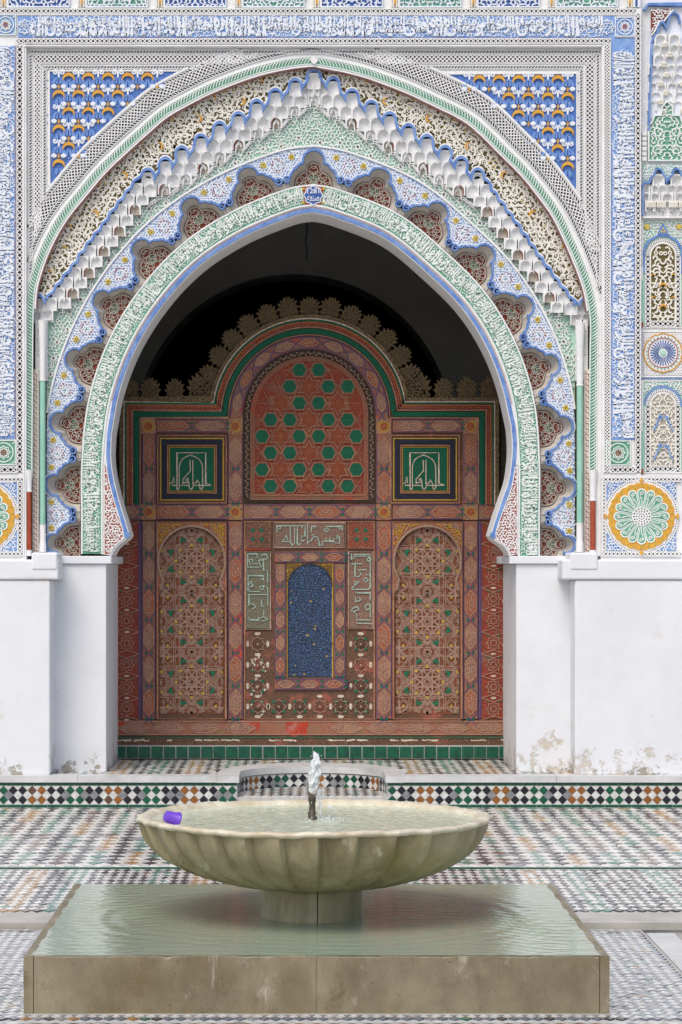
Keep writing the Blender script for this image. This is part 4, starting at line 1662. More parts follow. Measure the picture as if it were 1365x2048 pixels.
ARC_B = [("white", 7, 16), ("beads", 16, 25), ("net", 26, 43), ("beads", 44, 51), ("white", 51, 57)]
un = np.linspace(RC.near((62, 584)), RC.near((1187, 600)), 400)
frl = np.array([(58, 100), (1200, 100)])
# arch-following net and beads (kept inside the frame)
m = MB()
ok = lambda p: in_rect(p, 67, 108, 1192)
for k in range(399):
    a, b = un[k], un[k + 1]
    q = RC.mp(np.array([(a, 26), (b, 26), (b, 43), (a, 43)]))
    if ok(q.mean(0))[0]:
        m.add(LR(q, 0.004), [(0, 1, 2, 3)])
nb = part(m, "net_ground", ["recess_dark_paint"], kind="stuff")  # flat ground; the shade behind the bars is painted on
mc = Clip(ok, LR)
for i in range(int((un[-1] - un[0]) / 8.5)):
    u = un[0] + i * 8.5
    for sg_ in (1, -1):
        for r_ in range(2):
            a = 26 + r_ * 8.5
            b = a + 8.5
            p = np.array([(u, a), (u + 8.5, b)]) if sg_ > 0 else np.array([(u, b), (u + 8.5, a)])
            ribbon(mc, LR, p, 2.2, 0.004, 0.016, 0, mp=RC.mp)
part(mc, "net_bars", ["plaster"], nb, kind="stuff")
mc = Clip(lambda p: in_rect(p, 57, 99, 1201), LR)
for v0, v1, gap in ((16, 25, 0), (44, 52, 1)):
    c0 = (v0 + v1) / 2
    nB = int((un[-1] - un[0]) / 6.2)
    for i in range(nB):
        u = un[0] + (i + 0.5) * (un[-1] - un[0]) / nB
        ribbon(mc, LR, np.array([(u - 2.4, c0 + 2.2), (u, c0), (u + 2.4, c0 - 2.2)]), [1.2, 2.0, 1.2], 0.003, 0.012, 0, mp=RC.mp)
        for vv in (v0 + 0.9, v1 - 0.9):
            ribbon(mc, LR, np.array([(u - 3.2, vv), (u + 3.2, vv)]), 2.0, 0.003, 0.012, 0, mp=RC.mp)
part(mc, "bead_rows", ["plaster"], kind="stuff")
mc = Clip(lambda p: in_rect(p, 57, 99, 1201), LR)
for k in range(399):
    for v0, v1, mi in ((17, 24, 0), (45, 51, 1)):
        q = RC.mp(np.array([(un[k], v0), (un[k + 1], v0), (un[k + 1], v1), (un[k], v1)]))
        mc.add(LR(q, 0.0035 if mi == 0 else 0.003), [(0, 1, 2, 3)], mi)
part(mc, "bead_ground", ["wood_navy", "recess_dark_paint"], kind="stuff")
mc = Clip(lambda p: in_rect(p, 92, 135, 1162), LR)
for k in range(399):
    ribbon(mc, LR, np.array([(un[k], 54.5), (un[k + 1], 54.5)]), 5.5, -0.02, 0.012, 0, mp=RC.mp)
part(mc, "spandrel_edge", ["plaster"], kind="stuff")

# straight frame lines: name, top y0..y1, left x0..x1, right x0..x1
def frame_line(kind, top, lef, rig, off, yb):
    test = lambda p: outside_arch(p, off)
    g = Clip(test, LR)
    b = Clip(test, LR)
    runs = [((lambda q: np.stack([q[:, 0], q[:, 1]], 1)), lef[0], rig[1], top[0], top[1]),
            ((lambda q: np.stack([q[:, 1], q[:, 0]], 1)), top[1], yb, lef[0], lef[1]),
            ((lambda q: np.stack([q[:, 1], q[:, 0]], 1)), top[1], yb, rig[0], rig[1])]
    for mp, u0, u1, v0, v1 in runs:
        n = int((u1 - u0) / 6)
        for i in range(n):
            a, c_ = u0 + (u1 - u0) * i / n, u0 + (u1 - u0) * (i + 1) / n
            g.add(LR(mp(np.array([(a, v0), (c_, v0), (c_, v1), (a, v1)])), 0.0055), [(0, 1, 2, 3)])
        if kind == "net":
            rows = max(1, round((v1 - v0) / 8.5))
            pv = (v1 - v0) / rows
            n = int((u1 - u0) / 8.5)
            pu = (u1 - u0) / n
            for i in range(n):
                for r_ in range(rows):
                    for sg_ in (1, -1):
                        y0, y1 = v0 + r_ * pv, v0 + (r_ + 1) * pv
                        p = [(u0 + i * pu, y0), (u0 + (i + 1) * pu, y1)] if sg_ > 0 else [(u0 + i * pu, y1), (u0 + (i + 1) * pu, y0)]
                        ribbon(b, LR, p, 2.2, 0.005, 0.016, 0, mp=mp)
            for vv in (v0, v1):
                for i in range(n):
                    ribbon(b, LR, [(u0 + i * pu, vv), (u0 + (i + 1) * pu, vv)], 1.8, 0.0, 0.015, 0, mp=mp)
        else:
            n = int((u1 - u0) / 6.2)
            c0 = (v0 + v1) / 2
            for i in range(n):
                u = u0 + (i + 0.5) * (u1 - u0) / n
                ribbon(b, LR, np.array([(u - 2.3, c0 + 1.9), (u, c0), (u + 2.3, c0 - 1.9)]), [1.2, 2.1, 1.2], 0.005, 0.014, 0, mp=mp)
                for vv in (v0, v1):
                    ribbon(b, LR, np.array([(u - 3.2, vv), (u + 3.2, vv)]), 1.8, 0.003, 0.014, 0, mp=mp)
    o = part(g, "net_ground" if kind == "net" else "bead_ground", ["recess_dark_paint" if kind == "net" else "wood_navy"], kind="stuff")
    part(b, "net_bars" if kind == "net" else "bead_rows", ["plaster"], o, kind="stuff")


frame_line("beads", (101, 107), (59, 65), (1193, 1199), 8, 575)
frame_line("net", (110, 127), (69, 82), (1171, 1189), 26, 500)
frame_line("beads", (132, 138), (87, 93), (1160, 1166), 46, 420)

# ---- spandrel panels with rows of crescents and palmettes
def spiral(cx, cy, r_, sg_, n=12, turns=1.5, a0=0.0):
    t = np.linspace(0, 1, n)
    a = a0 + sg_ * t * turns * 2 * pi
    rr_ = r_ * (1 - 0.8 * t)
    return np.stack([cx + rr_ * np.cos(a), cy + rr_ * np.sin(a)], 1)


LRl = Local(16.885)
cm = MB()
plate(cm, LRl, crescent(0, 0, 11.5, pi / 2, n=11, thick=0.66), -0.012, 0.004, bev=0.06)
CRESC = cm.mesh("crescent", ["ochre"])
pm = MB()
for s_ in (-1, 1):
    ribbon(pm, LRl, np.vstack([[(0, -6)], [(s_ * 0.8, 1)], spiral(s_ * 5.6, 3.6, 4.8, s_ * -1, a0=pi if s_ > 0 else 0)]), 2.8, -0.012, 0.006, 0)
    lf_ = np.array([(0, -4), (s_ * 7, -6), (s_ * 11.5, -12), (s_ * 9.5, -20), (s_ * 5, -15), (s_ * 1, -18)])
    plate(pm, LRl, lf_, -0.012, 0.001, 1, bev=0.08)
    plate(pm, LRl, circ(s_ * 8.0, -20.5, 5.8, 10, ry=4.6), -0.012, 0.004, 0, bev=0.25)
    ribbon(pm, LRl, np.array([(s_ * 3, -7), (s_ * 5, -12), (s_ * 5.5, -16)]), 1.0, 0.0, 0.004, 2)
    ribbon(pm, LRl, [(s_ * 12, -16), (s_ * 15, -11), (s_ * 19.5, -9.5)], 2.4, -0.012, -0.001, 1)
    ribbon(pm, LRl, [(s_ * 12, -22), (s_ * 16, -25), (s_ * 19.5, -23)], 2.4, -0.012, -0.001, 1)
plate(pm, LRl, [(0, -16), (2, -21), (0, -27), (-2, -21)], -0.012, 0.002, 3, bev=0.1)
PALM = pm.mesh("palmette", ["plaster_cool", "spandrel_blue", "deep_blue", "ochre"])
lfm = MB()
for s_ in (-1, 1):
    plate(lfm, LRl, np.array([(0, -2), (s_ * 5, -3), (s_ * 7, -9), (s_ * 4, -15), (s_ * 1, -10)]), -0.012, 0.0, 0, bev=0.1)
LEAFB = lfm.mesh("blue_leaf", ["spandrel_blue"])
for side in (0, 1):
    us_ = np.linspace(RC.near((99, 420)), RC.near((460, 155)), 120) if side == 0 else np.linspace(RC.near((800, 160)), RC.near((1160, 420)), 120)
    ed = RC(us_, np.full(120, 56.0))
    if side == 0:
        k = (ed[:, 0] > 99) & (ed[:, 1] > 142)
        poly = np.vstack([ed[k], [(ed[k][-1, 0], 142)], [(99, 142)], [(99, ed[k][0, 1])]])
    else:
        k = (ed[:, 0] < 1154) & (ed[:, 1] > 147)
        poly = np.vstack([ed[k], [(1154, ed[k][-1, 1])], [(1154, 147)], [(ed[k][0, 0], 147)]])
    m = MB()
    m.add(LR(poly, 0.0012), [tuple(range(len(poly)))])
    sp = part(m, "spandrel_panel", ["spandrel_ground_blue"], label="blue spandrel with rows of ochre crescents, " + ("left" if side == 0 else "right"))
    for r_ in range(8):
        for i in range(-1, 9):
            if side == 0:
                xc, yc = 138 + 39.4 * i - 19.7 * (r_ % 2), 156 + 34.6 * r_
            else:
                xc, yc = 1116 - 39.3 * i + 19.65 * (r_ % 2), 161 + 34.6 * r_
            for nme, me, dx, dy, padb in (("crescent", CRESC, 0, 2, 3), ("palmette", PALM, 19.7, -7, 4), ("blue_leaf", LEAFB, 0, 4, 3)):
                q = np.array([(xc + dx, yc + dy)])
                c2_ = q + (0, 8 if nme == "palmette" else 2)
                if inside(poly, c2_)[0] and outside_arch(c2_, 56 + padb)[0]:
                    s_ = 1.18 if nme == "palmette" else 1.3 if nme == "blue_leaf" else 1.12
                    inst(nme, me, LR.loc(q[0, 0], q[0, 1], 0.010), 0, (s_, 1, s_), sp)
    m = MB()
    ribbon(m, LR, np.vstack([poly]), 3.0, 0.0, 0.017, 0, closed=True, bev=0.7)
    part(m, "panel_edge", ["plaster"], sp)

# ---- engaged colonnettes at the sides
def colonnette(xc, w_, y0, y1, mat, cap, base, name="colonnette", D=16.90):
    Lq = Layer(D)
    k = Lq.k
    r_ = w_ / 2 / k
    m = MB()
    x, z0, z1 = (xc - VX) / k, EYE + (VY - y1) / k, EYE + (VY - y0) / k
    m.lathe([(r_, z0), (r_, z1)], x, D + 0.01, 16)
    o = part(m, name, [mat])
    m = MB()
    zb = EYE + (VY - base) / k
    zc = EYE + (VY - cap) / k
    m.lathe([(r_ * 1.05, z1), (r_ * 1.2, z1 + 0.004), (r_ * 1.05, z1 + 0.01), (r_ * 1.1, z1 + (zc - z1) * 0.5), (r_ * 1.5, zc - 0.015), (r_ * 1.6, zc)], x, D + 0.01, 12)
    part(m, "capital", ["plaster"], o)
    m = MB()
    m.lathe([(r_ * 1.3, zb), (r_ * 1.3, zb + (z0 - zb) * 0.25), (r_ * 1.1, zb + (z0 - zb) * 0.4), (r_ * 1.1, z0 - 0.006), (r_ * 1.2, z0)], x, D + 0.01, 12)
    part(m, "base", ["plaster"], o)
    return o


colonnette(85.5, 11, 762, 1049, "mint_paint", 640, 1104)
colonnette(1160.5, 12.5, 772, 1045, "mint_paint", 645, 1104)
colonnette(58, 10.5, 984, 1100, "terracotta", 940, 1112, D=16.862)
colonnette(1186.5, 11.5, 1002, 1100, "terracotta", 940, 1112, D=16.862)
# little arched capitals panels above the mint columns
for xc in (84, 1163):
    m = MB()
    plate(m, LA, rect(xc - 12, 640, xc + 12, 762), -0.03, 0.03)
    cp = part(m, "capital_panel", ["plaster"])
    m = MB()
    reg = rect(xc - 8, 662, xc + 8, 708)
    tracery(m, LA, reg, 5, 1.8, 0.03, 0.040, seed=int(xc), sym_x=xc, test_pad=0.2)
    ribbon(m, LA, rect(xc - 9, 661, xc + 9, 709), 1.6, 0.03, 0.042, closed=True)
    ribbon(m, LA, np.vstack([[(xc - 5, 657)], circ(xc, 650, 5, 7, pi, 2 * pi), [(xc + 5, 657)]]), 1.8, 0.03, 0.042)
    for dx in (-4, 0, 4):
        ribbon(m, LA, [(xc + dx, 730), (xc + dx, 758)], 2.2, 0.03, 0.038)
    part(m, "capital_carving", ["plaster_green"], cp, kind="stuff")
    m = MB()
    plate(m, LA, [(xc - 3, 657), (xc - 3, 650), (xc, 647), (xc + 3, 650), (xc + 3, 657)], 0.03, 0.036)
    part(m, "painted_niche", ["deep_blue" if xc < 600 else "ochre"], cp)
# key-fret strips beside the columns
for x0, x1 in ((67, 79), (1168, 1180)):
    m = MB()
    plate(m, LA, rect(x0, 740, x1, 1106), -0.04, 0.045)
    kf = part(m, "fret_strip", ["plaster_cream"])
    m = MB()
    y = 742
    xm_ = (x0 + x1) / 2
    while y < 1096:
        ribbon(m, LA, [(xm_ - 3, y), (xm_ - 3, y + 7), (xm_ + 2.5, y + 7), (xm_ + 2.5, y + 14)], 1.3, 0.045, 0.050)
        y += 11
    part(m, "key_fret", ["pink_red"], kf, kind="stuff")
# white toe blocks under the lace

# ================================================================== INSCRIBED FRAME, FRIEZE AND SIDE BAYS
class Thing:
    def __init__(s, name, label, cat, px, py, D, group=None):
        s.e = thing(name, label, cat, (X(px, D), D, Z(py, D)), group)
        s.inv = Matrix.Translation(-Vector(s.e.location))

    def part(s, mb, name, mats, parent=None, smooth=False, **kw):
        o = mb.build(name, mats, parent or s.e, smooth, **kw)
        if parent is None:
            o.matrix_parent_inverse = s.inv
        return o

    def inst(s, name, me, loc, rot=0, scale=(1, 1, 1), **kw):
        o = inst(name, me, loc, rot, scale, s.e, **kw)
        o.matrix_parent_inverse = s.inv
        return o


def net_strip(T_, gmb, bmb, x0, y0, x1, y1, h, pitch=5.8):
    pitch *= 1.35
    """black-and-white diagonal net in an upright or level strip"""
    gmb.add(T_(rect(x0, y0, x1, y1), h), [(0, 1, 2, 3)])
    horiz = (x1 - x0) > (y1 - y0)
    u0, u1, v0, v1 = (x0, x1, y0, y1) if horiz else (y0, y1, x0, x1)
    mp = (lambda q: q) if horiz else (lambda q: q[:, ::-1])
    lattice(bmb, T_, u0, u1, v0, v1, pitch, 2.1, h, h + 0.013, 0, mp=mp)
    for vv in (v0, v1):
        ribbon(bmb, T_, [(u0, vv), (u1, vv)], 2.2, h, h + 0.012, 0, mp=mp)


fr = Thing("inscription_frame", "blue and white carved inscription band framing the arch on three sides", "frame", 620, 1112, D_FRAME)
# wall mass of the frame (three bars)
m = MB()
zt_, zb_ = Z(-160, D_FRAME), Z(1119, D_FRAME)
for x0, x1, y0, y1 in ((28, 1283, 17, 94), (-2, 53, 94, 1119), (1204, 1283, 94, 1119), (-2, 28, 17, 94)):
    p = LF(rect(x0, y0, x1, y1), 0)
    m.box(p[:, 0].min(), p[:, 0].max(), D_FRAME, 17.44, p[:, 2].min(), p[:, 2].max())
fr.part(m, "frame_wall", ["plaster"])
# bands: ground, letters
BANDS = [("top", 36, 1232, 32, 76), ("left", -12, 31, 92, 878), ("right", 1223, 1270, 76, 880)]
for nme, x0, x1, y0, y1 in BANDS:
    m = MB()
    m.add(LF(rect(x0, y0, x1, y1), 0.003), [(0, 1, 2, 3)])
    g = fr.part(m, "inscription_band", ["blue_ground"])
    m = MB()
    if nme == "top":
        mp = lambda q: np.stack([q[:, 0], 75 - q[:, 1]], 1)
        letter_band(m, LF, 62, 1206, 1, 43, TXT1 + " " + TXT2, 0.003, 0.018, mp, seed=11)
        for cxm in (50, 1214):
            ribbon(m, LF, star(cxm, 54, 15, 12, 8), 2.0, 0.003, 0.016, closed=True)
            tracery(m, LF, circ(cxm, 54, 13, 14), 6, 2, 0.003, 0.016, seed=cxm, test_pad=0.1)
    elif nme == "left":
        mp = lambda q: np.stack([31 - q[:, 1], 876 - q[:, 0]], 1)
        letter_band(m, LF, 4, 782, 1, 42, TXT2, 0.003, 0.018, mp, seed=12)
    else:
        mp = lambda q: np.stack([1223 + q[:, 1], 100 + q[:, 0]], 1)
        letter_band(m, LF, 4, 776, 2, 46, TXT1, 0.003, 0.018, mp, seed=13)
    fr.part(m, "inscription", ["plaster_cool"], g, kind="stuff")
# square medallions in the corners and at the feet
for cx, cy, hw, col_ in ((1250, 54, 19, "plaster_cool"), (12, 50, 20, "plaster_green"), (1237, 906, 24, "plaster_green"), (8, 905, 24, "plaster_green")):
    m = MB()
    m.add(LF(rect(cx - hw, cy - hw, cx + hw, cy + hw), 0.005), [(0, 1, 2, 3)])
    g = fr.part(m, "medallion", ["green_ground" if cy > 500 else "blue_ground"])
    m = MB()
    ribbon(m, LF, rect(cx - hw, cy - hw, cx + hw, cy + hw), 2.4, 0.003, 0.018, closed=True)
    ribbon(m, LF, circ(cx, cy, hw * 0.8, 20), 2.4, 0.003, 0.018, closed=True)
    ribbon(m, LF, star(cx, cy, hw * 0.56, hw * 0.42, 8), 2.0, 0.003, 0.018, closed=True)
    for k in range(8):
        a = k * pi / 4
        ribbon(m, LF, curl(cx + hw * 0.3 * cos(a), cy + hw * 0.3 * sin(a), hw * 0.4, a, 1), 2.0, 0.003, 0.017)
    for sx in (-1, 1):
        for sy in (-1, 1):
            ribbon(m, LF, curl(cx + sx * hw * 0.82, cy + sy * hw * 0.82, hw * 0.4, 1, sx), 2.0, 0.003, 0.017)
    fr.part(m, "medallion_tracery", [col_], g, kind="stuff")
    m = MB()
    for k in range(6):
        a = k * pi / 3
        plate(m, LF, circ(cx + 4 * cos(a), cy + 4 * sin(a), 1.8, 6), 0.005, 0.012)
    fr.part(m, "red_flower", ["pink_red"], g)
# nets
g, b = MB(), MB()
net_strip(LF, g, b, 34, 78, 1221, 87, 0.003, 5.6)
net_strip(LF, g, b, 34.5, 88, 46, 945, 0.003, 5.8)
net_strip(LF, g, b, 1208, 88, 1221, 945, 0.003, 6.2)
net_strip(LF, g, b, 1271.5, 28, 1281.5, 945, 0.003, 5.4)
net_strip(LF, g, b, 1221, 934, 1271, 945, 0.003, 5.6)
net_strip(LF, g, b, -2, 934, 34, 945, 0.003, 5.6)
net_strip(LF, g, b, -2, 18, 1271, 27, 0.003, 5.0)
o = fr.part(g, "net_ground", ["recess_dark_paint"])
fr.part(b, "net_bars", ["plaster"], o, kind="stuff")
m = MB()
for q in ([(-2, 29.5), (1271, 29.5)], [(34, 91), (53, 91), (53, 91)], [(48, 92), (48, 1112)], [(1206, 92), (1206, 1112)], [(52, 91.5), (1206, 91.5)]):
    ribbon(m, LF, q, 3.0, 0.0, 0.014, 0)
for q in ([(36, 76.8), (1221, 76.8)], [(32.3, 90), (32.3, 930)], [(1222, 92), (1222, 930)], [(1270.6, 92), (1270.6, 930)]):
    ribbon(m, LF, q, 1.1, 0.0, 0.012, 1)
fr.part(m, "border_lines", ["plaster", "red_line"])


# ---- big rosette panels low down on each side
def rosette_panel(T, x0, x1, cx, cy=1033, R=66):
    m = MB()
    p = LF(rect(x0, 950, x1, 1119), 0)
    m.box(p[:, 0].min(), p[:, 0].max(), D_FRAME + 0.004, 17.44, p[:, 2].min(), p[:, 2].max())
    o = T.part(m, "panel_wall", ["plaster"])
    g, b = MB(), MB()
    X0, X1 = (1204, cx * 2 - 1204) if cx > 600 else (cx * 2 - 45, 45)
    lo, hi = max(X0, x0), min(X1, x1)
    net_strip(LF, g, b, lo, 955, hi, 963, 0.003, 4.6)
    net_strip(LF, g, b, lo, 1104, hi, 1112, 0.003, 4.6)
    if cx > 600:
        net_strip(LF, g, b, 1204.5, 964, 1212, 1103, 0.003, 4.6)
    else:
        net_strip(LF, g, b, 36, 964, 45, 1103, 0.003, 4.6)
    o = T.part(g, "net_ground", ["recess_dark_paint"])
    T.part(b, "net_bars", ["plaster"], o, kind="stuff")
    # corner fields
    m = MB()
    m.add(LF(rect(max(lo, X0 + 10), 965, min(hi, X1 - 10), 1102), 0.003), [(0, 1, 2, 3)])
    cf = T.part(m, "corner_field", ["blue_ground"])
    m = MB()
    for sx in (-1, 1):
        for sy in (-1, 1):
            c0 = np.array([cx + sx * 69, cy + sy * 69])
            a = np.linspace(0, pi / 2, 9)
            arc_ = np.stack([cx + sx * 75 * np.cos(a), cy + sy * 75 * np.sin(a)], 1)
            reg = np.vstack([[c0], arc_])
            reg[:, 0] = np.clip(reg[:, 0], cx - 69, cx + 69)
            reg[:, 1] = np.clip(reg[:, 1], cy - 69, cy + 69)
            if c0[0] < -30 or c0[0] > 1400:
                continue
            tracery(m, LF, reg, 6.2, 2.3, 0.003, 0.014, seed=int(900 + sx * 3 + sy), test_pad=0.2)
    T.part(m, "corner_tracery", ["plaster_cool"], cf, kind="stuff")
    # ring, gold scalloped disc, green petals
    m = MB()
    plate(m, LF, circ(cx, cy, R + 9, 48), 0.003, 0.008)
    T.part(m, "white_ring", ["plaster"])
    m = MB()
    for k in range(92):
        a = k * 2 * pi / 92
        plate(m, LF, circ(cx + (R + 5.5) * cos(a), cy + (R + 5.5) * sin(a), 1.3, 5), 0.008, 0.0095)
    T.part(m, "ring_dots", ["recess_dark_paint"], kind="stuff")
    a = np.linspace(0, 2 * pi, 160, endpoint=False)
    rr_ = R - 1 + 2.4 * np.abs(np.cos(a * 13))
    m = MB()
    plate(m, LF, np.stack([cx + rr_ * np.cos(a), cy + rr_ * np.sin(a)], 1), 0.008, 0.014)
    gd = T.part(m, "gold_disc", ["ochre"])
    for k in range(26):
        a0 = k * 2 * pi / 26 + 0.12
        m = MB()
        ribbon(m, LF, spiral(cx + (R - 5.5) * cos(a0), cy + (R - 5.5) * sin(a0), 3.4, 1, 8, 1.2, a0), 1.4, 0.014, 0.018)
        T.part(m, "gold_curl", ["lemon"], gd)
    NP = 16
    pet = MB()
    Lq = Local(D_FRAME)
    tip = circ(0, 47, 9.2, 9, 0.15, pi - 0.15)
    out_ = np.vstack([[(1.2, 9)], tip, [(-1.2, 9)]])
    plate(pet, Lq, out_, 0.012, 0.019)
    PETM = pet.mesh("petal", ["plaster_green"])
    pin_ = MB()
    plate(pin_, Lq, np.vstack([[(0.9, 14)], circ(0, 46.5, 6.9, 9, 0.15, pi - 0.15), [(-0.9, 14)]]), 0.019, 0.0195)
    PETG = pin_.mesh("petal_ground", ["green_ground"])
    pl_ = MB()
    ribbon(pl_, Lq, [(0, 16), (0.6, 28), (-0.6, 38)], 2.0, 0.019, 0.026)
    ribbon(pl_, Lq, spiral(1.0, 46, 4.2, 1, 9, 1.2), 1.8, 0.019, 0.026)
    ribbon(pl_, Lq, [(-2.6, 34), (-2.2, 42), (-4, 48)], 1.5, 0.019, 0.026)
    PETL = pl_.mesh("petal_carving", ["plaster_green"])
    for k in range(NP):
        a0 = k * 2 * pi / NP
        if cx < 0 and cos(a0 + pi / 2) < -0.2 and False:
            continue
        e = T.inst("petal", PETM, LF.loc(cx, cy), a0)
        inst("petal_ground", PETG, (0, 0, 0), 0, (1, 1, 1), e)
        inst("petal_carving", PETL, (0, 0, 0), 0, (1, 1, 1), e)
    m = MB()
    plate(m, LF, circ(cx, cy, 19, 24), 0.014, 0.0235)
    hb_ = T.part(m, "hub", ["plaster"])
    m = MB()
    plate(m, LF, circ(cx, cy, 49, 40), 0.014, 0.0165)
    T.part(m, "green_disc", ["green_ground"], gd)
    m = MB()
    for rr_, n_, s_ in ((15.5, 16, 1.6), (10.5, 12, 1.4), (5.5, 8, 1.2), (0, 1, 1.5)):
        for k in range(n_):
            a = k * 2 * pi / n_
            plate(m, LF, circ(cx + rr_ * cos(a), cy + rr_ * sin(a), s_, 5), 0.0235, 0.025)
    T.part(m, "hub_dark_dots", ["recess_dark_paint"], hb_, kind="stuff")  # raised dots painted dark for the shade of pierced holes
    m = MB()
    for dx, dy in ((0, -72), (0, 72), (-72, 0), (72, 0)):
        if cx + dx < -3:
            continue
        plate(m, LF, [(cx + dx, cy + dy - 7), (cx + dx + 4.5, cy + dy), (cx + dx, cy + dy + 7), (cx + dx - 4.5, cy + dy)], 0.008, 0.017, bev=0.15)
    T.part(m, "ochre_lozenge", ["ochre"], kind="stuff")


rb = Thing("carved_bay", "carved wall bay at the right edge with muqarnas niche, arched panels and gold-rimmed green rosette", "wall panel", 1325, 1119, D_FRAME, "carved side bays")
lb = Thing("carved_bay", "strip of carved wall at the lower left edge with half a gold-rimmed rosette", "wall panel", 10, 1119, D_FRAME, "carved side bays")
rosette_panel(rb, 1203, 1460, 1283)
rosette_panel(lb, -160, 48, -36)
m = MB()
p = LF(rect(-1400, -160, -2, 950), 0)
m.box(p[:, 0].min(), p[:, 0].max(), D_FRAME + 0.03, 17.44, p[:, 2].min(), p[:, 2].max())
p = LF(rect(-1400, 950, -160, 1119), 0)
m.box(p[:, 0].min(), p[:, 0].max(), D_FRAME + 0.03, 17.44, p[:, 2].min(), p[:, 2].max())
lb.part(m, "plain_wall", ["plaster"])

# ---- right bay above the rosette
m = MB()
p = LF(rect(1283, -160, 1460, 950), 0)
DB = D_FRAME + 0.05
m.box(p[:, 0].min(), p[:, 0].max(), DB, 17.44, p[:, 2].min(), p[:, 2].max())
p2 = LF(rect(1460, -160, 2700, 1119), 0)
m.box(p2[:, 0].min(), p2[:, 0].max(), D_FRAME, 17.44, p2[:, 2].min(), p2[:, 2].max())
rb.part(m, "bay_wall", ["plaster"])
LB = Layer(DB)
LBl = Local(DB)
CXB = 1334.0
# (a) upper muqarnas niche, y 28..235, over a green arabesque panel
m = MB()
m.add(LB(rect(1297, 26, 2 * CXB - 1297, 325), 0.002), [(0, 1, 2, 3)])
rb.part(m, "niche_ground", ["plaster_cool"])
m = MB()
ribbon(m, LB, [(1288, 22), (1296, 10), (2 * CXB - 1296, 10), (2 * CXB - 1288, 22)], 7, 0, 0.03, bev=0.7)
for P_ in ([(1297, 262), (1299, 200), (1302, 130), (1304, 85), (1308, 75), (1314, 66), (1318, 52), (1324, 45), (1329, 52), (1331, 60), (1334, 50), (1340, 32), (1348, 26), (1356, 32), (1360, 48)],):
    ribbon(m, LB, P_, 5, 0, 0.035, bev=0.6)
rb.part(m, "blue_cornice", ["blue_paint"])
m = MB()
plate(m, LB, [(1302, 20), (1345, 20), (1336, 30), (1328, 42), (1318, 42), (1308, 62), (1302, 70)], 0.002, 0.02)
ts = rb.part(m, "red_corner", ["red_brown"])
m = MB()
tracery(m, LB, [(1302, 20), (1345, 20), (1336, 30), (1328, 42), (1318, 42), (1308, 62), (1302, 70)], 6, 2.2, 0.02, 0.03, seed=41, test_pad=0.2)
ribbon(m, LB, [(1302, 72), (1309, 64), (1318, 44), (1328, 43), (1337, 31), (1346, 21)], 3.5, 0.02, 0.032)
rb.part(m, "corner_tracery", ["plaster"], ts, kind="stuff")
S1 = scoop_mesh(13, 18, 0.03, "muqarnas_cell", ("plaster", "plaster"))
S2 = scoop_mesh(16, 20, 0.036, "muqarnas_cell", ("plaster", "plaster"))
PIER = MB()
for i in range(3):
    for j in range(2):
        ribbon(PIER, LBl, circ(-4 + i * 4, -8 - j * 5, 1.6, 6), 1.0, 0.0, 0.006, closed=True)
plate(PIER, LBl, rect(-6.5, -15, 6.5, -4), -0.02, 0.0)
PIERM = PIER.mesh("pierced_cell", ["plaster_cream"])
mz = MB()
ribbon(mz, LB, [(1300, 236), (1368, 236)], 2, 0, 0.01)
mu2 = rb.part(mz, "muqarnas_band", ["plaster"])
rows_ = [(72, [1320, 1348], 1), (92, [1312, 1330, 1348, 1366], 0), (112, [1318, 1340, 1362], 1), (132, [1306, 1324, 1342, 1360], 0), (150, [1312, 1334, 1356], 1), (168, [1306, 1322, 1344, 1362], 0), (186, [1312, 1336, 1360], 1), (204, [1304, 1320, 1338, 1356], 0)]
for k, (y, xs_, big) in enumerate(rows_):
    for j, x in enumerate(xs_):
        inst("muqarnas_cell", S2 if big else S1, LB.loc(x, y, 0.034 - 0.003 * k), 0, (1.15, 1, 1.05), mu2)
        if (j + k) % 2 == 0:
            inst("pierced_cell", PIERM, LB.loc(x + 9, y + 10, 0.036 - 0.003 * k), 0, (0.8, 1, 0.9), mu2)
m = MB()
gp = np.array([(1297, 322), (1297, 252), (1304, 246), (1309, 232), (1322, 232), (1324, 214), (1334, 204), (1344, 214), (1346, 232), (1359, 232), (1364, 246), (1371, 252), (1371, 322)])
plate(m, LB, gp, 0.002, 0.013)
g = rb.part(m, "green_panel", ["green_ground"])
m = MB()
tracery(m, LB, gp, 9, 2.8, 0.013, 0.026, seed=51, sym_x=1334, test_pad=0.25)
ribbon(m, LB, gp, 3.2, 0.002, 0.028, closed=True)
for cx, cy in ((1316, 265), (1352, 265), (1314, 300), (1354, 300)):
    ribbon(m, LB, circ(cx, cy, 8, 12), 2.2, 0.013, 0.027, closed=True)
rb.part(m, "green_tracery", ["plaster_green"], g, kind="stuff")
m = MB()
for k in range(6):
    mz_ = rect(1283, 264 + k * 10, 1293, 273 + k * 10)
    plate(m, LB, mz_, 0, 0.03, bev=0.12)
rb.part(m, "bead_column", ["plaster"], kind="stuff")
